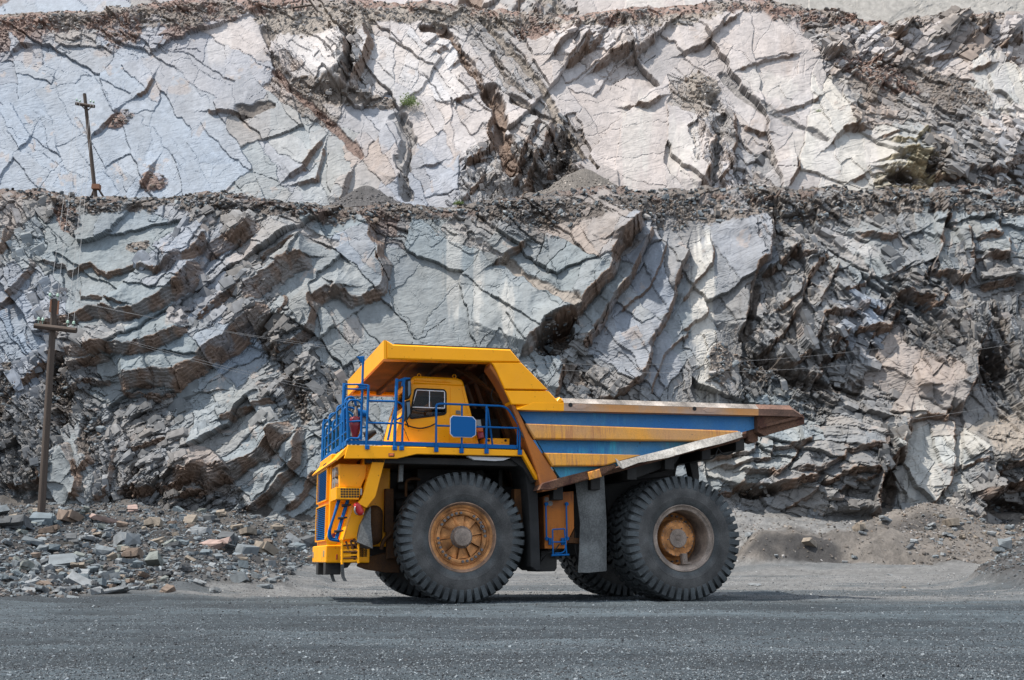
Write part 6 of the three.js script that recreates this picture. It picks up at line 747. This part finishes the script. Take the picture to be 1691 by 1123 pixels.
    for (const [i, t] of [[0, 0.9], [2, 0.15], [3, 0.2], [5, 0.6]]) { const at = (k) => { const a = [0, 1].map((m) => lerp(Z2(top[i][0], top[i][1], SZ)[m], Z2(top[i + 1][0], top[i + 1][1], SZ)[m], k)), b = [0, 1].map((m) => lerp(Z2(bot[i][0], bot[i][1], SZ + 0.1)[m], Z2(bot[i + 1][0], bot[i + 1][1], SZ + 0.1)[m], k)), o = 0.014; return [[a[0], a[1], s * (SZ + o)], [b[0], b[1], s * (SZ + 0.1 + o)], [b[0], b[1], s * (SZ + 0.09)], [a[0], a[1], s * (SZ - 0.01)]]; }; const r = [at(t), at(t + 0.1)]; part('lip_strap', loft(s > 0 ? r : r.map((q) => q.slice().reverse())), PT.lip); }
    part('rail_hole', [disc(...Z2(237, 140, SZ + 0.01), s * SZ, 0.05, 0.02, 14), disc(...Z2(827, 158, SZ + 0.01), s * SZ, 0.05, 0.02, 14)], PT.black);
    for (const x of [285, 905]) { const y = x < 500 ? 148 : 164, o = SZ + 0.006; part('rail_patch', prism([Z2(x - 38, y - 1, o), Z2(x - 18, y - 12, o), Z2(x + 14, y - 12, o), Z2(x + 34, y - 1, o), Z2(x + 14, y + 11, o), Z2(x - 22, y + 11, o)], ...z(SZ - 0.01, SZ + 0.008), 0.003), PT.rail); }
    part('tail_bracket', [prism([Z2(1080, 262, 2.6), Z2(1128, 250, 2.6), Z2(1130, 312, 2.6), Z2(1105, 322, 2.6), Z2(1082, 312, 2.6)], ...z(2.3, 2.6)), prism([Z2(870, 345, 2.7), Z2(1050, 298, 2.7), Z2(1040, 312, 2.7), Z2(870, 358, 2.7)], ...z(2.5, 2.7))], PT.brown);
  }
  const f0 = Z1(800, 138, SZ), f1 = Z2(120, 530, SZ), f2 = Z2(1128, 262, SZ), f3 = Z2(1350, 216, SZ);
  part('front_wall', [slab([f0[0], 5.38, -PZ + 0.09], [f0[0], 5.38, PZ - 0.09], [f1[0] + 0.1, f1[1], PZ - 0.09], [f1[0] + 0.1, f1[1], -PZ + 0.09], -0.08)], PT.shadeYellow);
  for (const z of [-2.0, -1.2, -0.4, 0.4, 1.2, 2.0]) part('front_wall_rib', [slab([f0[0] - 0.12, 5.36, z], [f0[0] - 0.12, 5.36, z + 0.22], [f1[0] - 0.02, f1[1], z + 0.22], [f1[0] - 0.02, f1[1], z], -0.12)], PT.shadeYellow);
  part('body_floor', [slab([f1[0], f1[1], PZ - 0.09], [f2[0], f2[1], PZ - 0.09], [f2[0], f2[1], -PZ + 0.09], [f1[0], f1[1], -PZ + 0.09], 0.1), slab([f2[0], f2[1], PZ - 0.09], [f3[0], f3[1], PZ - 0.09], [f3[0], f3[1], -PZ + 0.09], [f2[0], f2[1], -PZ + 0.09], 0.1)], PT.brown);
  for (const t of [0.08, 0.25, 0.42, 0.6, 0.78, 0.95]) { const x = lerp(f1[0], f2[0], t), y = lerp(f1[1], f2[1], t); part('floor_rib', [box(x - 0.12, x + 0.12, y - 0.38, y - 0.08, -2.5, 2.5)], PT.dark); }
  part('body_hinge_beam', [slab([f1[0] + 0.3, f1[1] - 0.1, 1.1], [f2[0] - 0.6, f2[1] - 0.15, 1.1], [f2[0] - 0.6, f2[1] - 0.15, -1.1], [f1[0] + 0.3, f1[1] - 0.1, -1.1], -0.45)], PT.dark);
  part('hinge_leg', [prism([Z2(790, 375, 1.6), Z2(838, 365, 1.6), Z2(850, 480, 1.6), Z2(846, 520, 1.6), Z2(822, 500, 1.6), Z2(805, 430, 1.6)], 1.3, 1.6), prism([Z2(520, 420, 1.2), Z2(800, 360, 1.2), Z2(740, 440, 1.2), Z2(700, 480, 1.2), Z2(520, 500, 1.2)], -1.2, 1.2)], PT.dark);
  part('rear_frame', [prism([Z2(395, 490, 1), Z2(700, 400, 1), Z2(745, 420, 1), Z2(735, 480, 1), Z2(620, 520, 1), Z2(520, 600, 1), Z2(420, 720, 1)], -1.5, 1.0), prism([Z2(470, 445, 2.3), Z2(760, 378, 2.3), Z2(735, 420, 2.3), Z2(520, 500, 2.3)], 1.0, 2.3)], PT.dark);
  part('tail_hose', [pipe([E(Z2(850, 372, 2.4), 2.4), E(Z2(880, 400, 2.4), 2.4), E(Z2(920, 395, 2.4), 2.4), E(Z2(938, 345, 2.4), 2.4)], 0.022, 0.25), pipe([E(Z2(936, 345, 2.4), 2.4), E(Z2(960, 378, 2.4), 2.4), E(Z2(1005, 372, 2.4), 2.4), E(Z2(1055, 310, 2.4), 2.4)], 0.022, 0.3)], PT.black);
}
// --- between the wheels ---
part('hydraulic_tank', prism([Z7(222, 282, 2.2), Z7(300, 252, 2.2), Z7(455, 240, 2.2), Z7(460, 525, 2.2), Z7(405, 635, 2.2), Z7(400, 684, 2.2), Z7(232, 684, 2.2)], 1.0, 2.2), PT.orange);
part('tank_side', prism([Z7(462, 530, 2.1), Z7(462, 600, 2.1), Z7(508, 600, 2.1), Z7(508, 645, 2.1), Z7(405, 640, 2.1)], 1.0, 2.1), PT.shadeYellow);
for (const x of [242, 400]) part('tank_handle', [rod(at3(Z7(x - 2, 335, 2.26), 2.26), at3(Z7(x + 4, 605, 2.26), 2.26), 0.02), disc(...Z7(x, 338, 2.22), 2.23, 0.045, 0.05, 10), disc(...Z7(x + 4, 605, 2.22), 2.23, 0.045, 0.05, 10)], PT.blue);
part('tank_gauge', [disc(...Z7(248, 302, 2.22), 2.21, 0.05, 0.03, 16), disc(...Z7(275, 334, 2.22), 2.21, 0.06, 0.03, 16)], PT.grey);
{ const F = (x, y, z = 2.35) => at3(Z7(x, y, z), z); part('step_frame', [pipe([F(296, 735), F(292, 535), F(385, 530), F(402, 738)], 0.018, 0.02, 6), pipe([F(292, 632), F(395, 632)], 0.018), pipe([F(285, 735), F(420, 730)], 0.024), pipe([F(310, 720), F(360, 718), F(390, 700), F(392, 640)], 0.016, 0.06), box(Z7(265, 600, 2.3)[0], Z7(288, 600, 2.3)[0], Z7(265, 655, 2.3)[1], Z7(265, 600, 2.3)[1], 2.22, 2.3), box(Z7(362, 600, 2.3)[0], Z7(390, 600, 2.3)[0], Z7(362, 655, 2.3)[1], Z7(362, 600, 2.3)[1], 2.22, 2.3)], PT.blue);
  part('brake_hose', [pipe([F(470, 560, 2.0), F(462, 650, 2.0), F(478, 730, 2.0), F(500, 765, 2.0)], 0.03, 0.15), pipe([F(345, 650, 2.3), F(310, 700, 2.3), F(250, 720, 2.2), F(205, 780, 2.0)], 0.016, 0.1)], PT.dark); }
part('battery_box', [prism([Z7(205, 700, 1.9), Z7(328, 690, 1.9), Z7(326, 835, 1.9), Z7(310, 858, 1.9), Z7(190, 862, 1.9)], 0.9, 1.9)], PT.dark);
part('side_step', prism([Z1(835, 640, 1.9), Z1(868, 640, 1.9), Z1(872, 750, 1.9), Z1(850, 870, 1.9), Z1(835, 870, 1.9)], 1.6, 1.9), PT.shadeYellow);
{ // the big grey mud flap in front of the rear wheel, slightly bowed
  const top = [[470, 150], [560, 118], [640, 85], [694, 82]], mid = [[512, 480], [580, 480], [650, 480], [716, 480]], mid2 = [[505, 700], [575, 700], [650, 702], [716, 700]], low = [[496, 868], [570, 870], [645, 862], [716, 857]], dz = [0, 0.05, 0.06, 0];
  const rows = [top, mid, mid2, low].map((r) => r.map(([x, y], i) => at3(Z7(x, y, 2.3), 2.25 + dz[i])));
  const rings = rows.map((r) => [...r, ...r.slice().reverse().map((p) => [p[0], p[1], p[2] - 0.03])]);
  part('mud_flap', loft(rings), PT.flap);
}
// ---------- poles, wires, soil cones, plants ----------
const woodTex = dataTex(512, (u, v) => { const g = tnoise(u, v * 0.04, 90, 900) * 0.5 + tnoise(u, v * 0.05, 200, 901) * 0.35 + tfbm(u, v, 5, 4, 902) * 0.4, k = 0.8 + 0.35 * g; return [k, k * 0.98, k * 0.95]; });
const wood = std({ name: 'weathered_wood', color: lin(0.075, 0.055, 0.043), map: rep(woodTex, 1, 0.4), roughness: 0.9, bumpMap: rep(woodTex, 1, 0.4), bumpScale: 0.02 });
const porcelain = std({ name: 'green_glass_insulator', color: lin(0.30, 0.42, 0.33), roughness: 0.2 }), wireMat = std({ name: 'wire', color: lin(0.22, 0.22, 0.22), roughness: 0.6, metalness: 0.2 }), rustMat = std({ name: 'rusty_steel', color: lin(0.17, 0.075, 0.04), roughness: 0.85 });
const taper = (a, b, r0, r1, seg = 10) => { const v = b.clone().sub(a), g = new THREE.CylinderGeometry(r1, r0, v.length(), seg, 6); const p = g.attributes.position; for (let i = 0; i < p.count; i++) { const k = 1 + 0.05 * vnoise(p.getY(i) * 1.3, i % seg, 950); p.setX(i, p.getX(i) * k); p.setZ(i, p.getZ(i) * k); } g.computeVertexNormals(); g.applyQuaternion(new THREE.Quaternion().setFromUnitVectors(new THREE.Vector3(0, 1, 0), v.clone().normalize())); g.translate((a.x + b.x) / 2, (a.y + b.y) / 2, (a.z + b.z) / 2); return g; };
const insulatorGeo = new THREE.LatheGeometry([[0, -0.16], [0.015, -0.16], [0.015, 0], [0.07, 0], [0.085, 0.03], [0.05, 0.06], [0.065, 0.10], [0.04, 0.15], [0, 0.16]].map((p) => new THREE.Vector2(...p)), 10);
function pole(name, label, d, baseP, topP, arm, armR, r, tips, extra) {
  const A = atDepth(...baseP, d), B = atDepth(...topP, d), g = group(name); g.position.copy(A); const L = (p, dz = 0) => atDepth(p[0], p[1], d - dz).sub(A);
  mesh('shaft', taper(new THREE.Vector3(0, -0.5, 0), B.clone().sub(A), r * 1.12, r * 0.9), wood, g);
  mesh('crossarm', taper(L(arm[0], r + 0.05), L(arm[1], r + 0.05), armR, armR, 8), wood, g);
  const ends = tips.map((t) => { const p = L(t, r + 0.05), m = mesh('insulator', insulatorGeo, porcelain, g); m.position.copy(p); m.scale.setScalar(t[2] ?? 1); return p.clone().add(A); });
  if (extra) extra(g, L);
  tag(g, label, 'utility pole'); return ends;
}
const nearEnds = pole('utility_pole', 'near dark wooden utility pole standing on the rubble at the left', 50, [69, 838], [90, 494], [[57, 538], [126, 546]], 0.13, 0.155, [[82.5, 489], [95, 490], [63.5, 529], [70.5, 530], [111.5, 534], [121.5, 535.5]], (g, L) => {
  mesh('pole_plate', new THREE.BoxGeometry(0.07, 0.62, 0.05).translate(...L([83.5, 505], 0.18).toArray()), rustMat, g); mesh('pole_plate', new THREE.BoxGeometry(0.07, 0.66, 0.05).translate(...L([96, 508], 0.18).toArray()), rustMat, g);
});
const farEnds = pole('utility_pole', 'far leaning wooden utility pole standing on the bench at the upper left', 68.6, [160, 325], [139.5, 155], [[125, 171], [156, 176]], 0.12, 0.12, [[126.5, 166, 0.9], [132, 168, 0.9], [149.5, 168.5, 0.9], [154.5, 169.5, 0.9]], (g, L) => {
  const T = (a, b, r) => taper(L(a), L(b), r, r, 6); mesh('anchor_block', new THREE.BoxGeometry(0.5, 0.32, 0.4).translate(...L([159, 309], 0.1).toArray()), rustMat, g);
  for (const [a, b] of [[[156, 311], [150, 327]], [[162, 311], [172, 327]], [[151, 326], [183, 327]]]) mesh('brace', T(a, b, 0.07), wood, g);
  mesh('brace', T([132, 172], [141, 181], 0.04), wood, g); mesh('brace', T([153, 175], [145, 182], 0.04), wood, g);
});
function wire(a, b, sag, label, grp, r = 0.008) {
  const pts = []; for (let k = 0; k <= 24; k++) { const t = k / 24, p = a.clone().lerp(b, t); p.y -= sag * 4 * t * (1 - t); pts.push(p); }
  tag(mesh('power_wire', new THREE.TubeGeometry(new THREE.CatmullRomCurve3(pts), 48, r, 5), wireMat), label, 'wire', grp);
}
const W1 = 'wires between the two poles', W2 = 'wires running right from the near pole';
wire(farEnds[0], nearEnds[0], 0.5, 'leftmost thin wire from the far pole down to the near pole top', W1); wire(farEnds[1], nearEnds[1], 0.5, 'second thin wire from the left between far and near pole', W1); wire(farEnds[2], nearEnds[4], 0.5, 'third thin wire from the left between far and near pole', W1); wire(farEnds[3], nearEnds[5], 0.5, 'rightmost thin wire from the far pole to the near pole crossarm', W1);
wire(nearEnds[0], atDepth(1790, 512, 60), 3.2, 'uppermost thin wire crossing the rock face to the right', W2, 0.007); wire(nearEnds[1], atDepth(1790, 545, 60), 3.0, 'second thin wire from the top crossing the rock face', W2, 0.007); wire(nearEnds[4], atDepth(1790, 640, 58), 3.6, 'third thin wire from the top crossing the rock face', W2, 0.007); wire(nearEnds[5], atDepth(1790, 680, 58), 3.0, 'lowest thin wire crossing behind the tail of the truck', W2, 0.007);
{ const A = atDepth(858, 26, 94), B = atDepth(857, -40, 94); const g = group('utility_pole'); g.position.copy(A); mesh('shaft', taper(new THREE.Vector3(0, -1, 0), B.clone().sub(A), 0.11, 0.1), wood, g); mesh('crossarm', taper(new THREE.Vector3(-0.7, B.y - A.y - 0.4, 0.15), new THREE.Vector3(0.7, B.y - A.y - 0.4, 0.15), 0.07, 0.07, 6), wood, g); tag(g, 'thin pole whose foot shows at the top edge in the middle', 'utility pole'); }
{ const d = 81.5, A = atDepth(505, 20, d), g = group('timber_trestle'), L = (x, y, k = 0) => atDepth(x, y, d + k).sub(A), bar = (a, b) => mesh('beam', taper(a, b, 0.09, 0.08, 6), wood, g); g.position.copy(A); bar(L(483, 13), L(516, 8)); bar(L(508, -4), L(525, 20)); bar(L(500, -2, 0.8), L(497, 24, 0.8)); bar(L(484, 8, 0.5), L(485, 18)); tag(g, 'dark wooden trestle on the upper crest near the top left', 'trestle'); }
// cones of fine soil that ran down onto the bench
const coneMat = std({ name: 'fine_soil', vertexColors: true, map: rep(gravelTex, 0.4), roughness: 1, bumpMap: rep(gravelTex, 0.5), bumpScale: 0.05 });
function soilCone(px, py, halfW, tall, skew, c, label, d = 70.6) {
  const A = atDepth(px, py, d), R = halfW / FOCAL * d, H = tall / FOCAL * d * 1.05, n = 72, m = 26, pos = [], col = [], idx = [], uv = [];
  for (let j = 0; j <= m; j++) for (let i = 0; i <= n; i++) { const r = j / m, a = i / n * 2 * Math.PI, ca = Math.cos(a), sa = Math.sin(a), ii = Math.cos(a), rib = 0.05 * fbm(3 * ca + 9, 3 * sa + py, 3, 960) , x = R * r * ca * (1 + rib * 2) + skew * R * (1 - r), z = R * 0.55 * r * sa, y = H * (Math.exp(-2.2 * r * r) * (1 - 0.45 * r) - 0.05) + (0.22 * fbm(x * 0.8 + px, z * 0.8, 3, 970) + 0.10 * fbm(x * 3 + px, z * 3, 3, 971)) * Math.min(1, 4 * r) - 1.2 * Math.max(0, r - 0.75); pos.push(x, y, z); const k = 1 + 0.3 * fbm(x * 3 + px, z * 3 + y * 2, 4, 980) + 0.2 * rib * 10 * ii * 0; col.push(c[0] * k, c[1] * k, c[2] * k); uv.push(x, z + y); }
  for (let j = 0; j < m; j++) for (let i = 0; i < n; i++) { const a = j * (n + 1) + i, b = a + 1, e = a + n + 2, f = a + n + 1; idx.push(a, b, e, a, e, f); }
  const g = new THREE.BufferGeometry(); g.setAttribute('position', new THREE.Float32BufferAttribute(pos, 3)); g.setAttribute('color', new THREE.Float32BufferAttribute(col, 3)); g.setAttribute('uv', new THREE.Float32BufferAttribute(uv, 2)); g.setIndex(idx); g.computeVertexNormals();
  const o = mesh('soil_cone', g, coneMat); o.position.copy(A); tag(o, label, 'soil heap', 'soil heaps on the bench');
  const place = () => { const k = Math.floor(rnd() * n) + (n + 1) * Math.floor(m * (0.25 + 0.6 * Math.sqrt(rnd()))); return [A.x + pos[k * 3], A.y + pos[k * 3 + 1], A.z + pos[k * 3 + 2], rr(0.05, 0.22), tone([c, c.map((v) => v * 1.6), c.map((v) => v * 0.7)])]; };
  scatter('heap_stones', 'stones on a soil heap of the bench', chip, 420, place);
}
soilCone(606, 352, 100, 50, -0.02, [0.115, 0.108, 0.105], 'dark grey soil cone on the bench below the green tuft');
soilCone(962, 334, 118, 62, 0.04, [0.20, 0.178, 0.155], 'brownish soil cone on the bench at the end of the long fault');
// plants
function tuft(px, py, d, w, h, n, label) {
  const A = atDepth(px, py, d), pos = [], W0 = w / FOCAL * d, H0 = h / FOCAL * d, g = group('grass_tuft'); g.position.copy(A);
  for (let k = 0; k < n * 2; k++) {                                       // a mound of small leaves with a ragged outline
    const az = rr(0, 6.28), el = Math.asin(rnd()), bump = 0.55 + 0.6 * hash2(Math.floor(az * 2.2), Math.floor(el * 3), n), r = Math.pow(rnd(), 0.4) * bump, x = Math.cos(az) * Math.cos(el) * r * W0 * 0.5, z = Math.sin(az) * Math.cos(el) * r * W0 * 0.35, y = Math.sin(el) * r * H0 - 0.12, l = rr(0.06, 0.15), u = new THREE.Vector3(rr(-1, 1), rr(0.1, 1.4), rr(-1, 1)).normalize(), v = new THREE.Vector3(rr(-1, 1), rr(-1, 1), rr(-1, 1)).cross(u).normalize().multiplyScalar(l * 0.28); u.multiplyScalar(l);
    pos.push(x - v.x, y - v.y, z - v.z, x + v.x, y + v.y, z + v.z, x + u.x, y + u.y, z + u.z);
  }
  const geo = new THREE.BufferGeometry(); geo.setAttribute('position', new THREE.Float32BufferAttribute(pos, 3)); geo.computeVertexNormals();
  mesh('leaves', geo, grassMat, g); tag(g, label, 'grass tuft');
}
const grassMat = new THREE.MeshPhysicalMaterial({ name: 'grass', color: lin(0.15, 0.21, 0.06), roughness: 0.85, transmission: 0.4, thickness: 0, side: THREE.DoubleSide });
tuft(676, 171, 76.4, 38, 22, 520, 'bright green tuft growing on the soil ledge of the upper face'); tuft(1352, 190, 75.8, 18, 14, 130, 'small dull green tuft in the right part of the upper face'); tuft(757, 335, 71.7, 20, 7, 140, 'low green tuft at the foot of the upper face above the canopy');
// loose hand extinguisher carried on the front rail
{ const e = group('fire_extinguisher'), c = Z3(393, 750, 2.66), base = Z3(393, 830, 2.66), w = new THREE.Vector3(TX + base[0] * TC + 2.60 * TS, base[1], TZ - base[0] * TS + 2.60 * TC), H = c[1] - base[1]; e.position.copy(w);
  mesh('cylinder', lathe([[0, 0], [0.045, 0], [0.06, 0.01], [0.125, H * 1.15], [0.135, H * 1.35], [0.135, H * 1.95], [0.12, H * 2.1], [0.06, H * 2.2], [0.04, H * 2.3], [0, H * 2.3]], 20).rotateX(-Math.PI / 2), PT.darkRed, e);
  mesh('valve', new THREE.CylinderGeometry(0.035, 0.05, 0.22, 10).translate(0, H * 2.3 + 0.1, 0), PT.rimGrey, e); mesh('handle', new THREE.BoxGeometry(0.22, 0.04, 0.05).rotateZ(0.25).translate(-0.02, H * 2.3 + 0.2, 0), PT.black, e);
  tag(e, 'dull red fire extinguisher standing inside the blue rail at the front of the truck', 'fire extinguisher'); }
renderer.render(scene, camera);
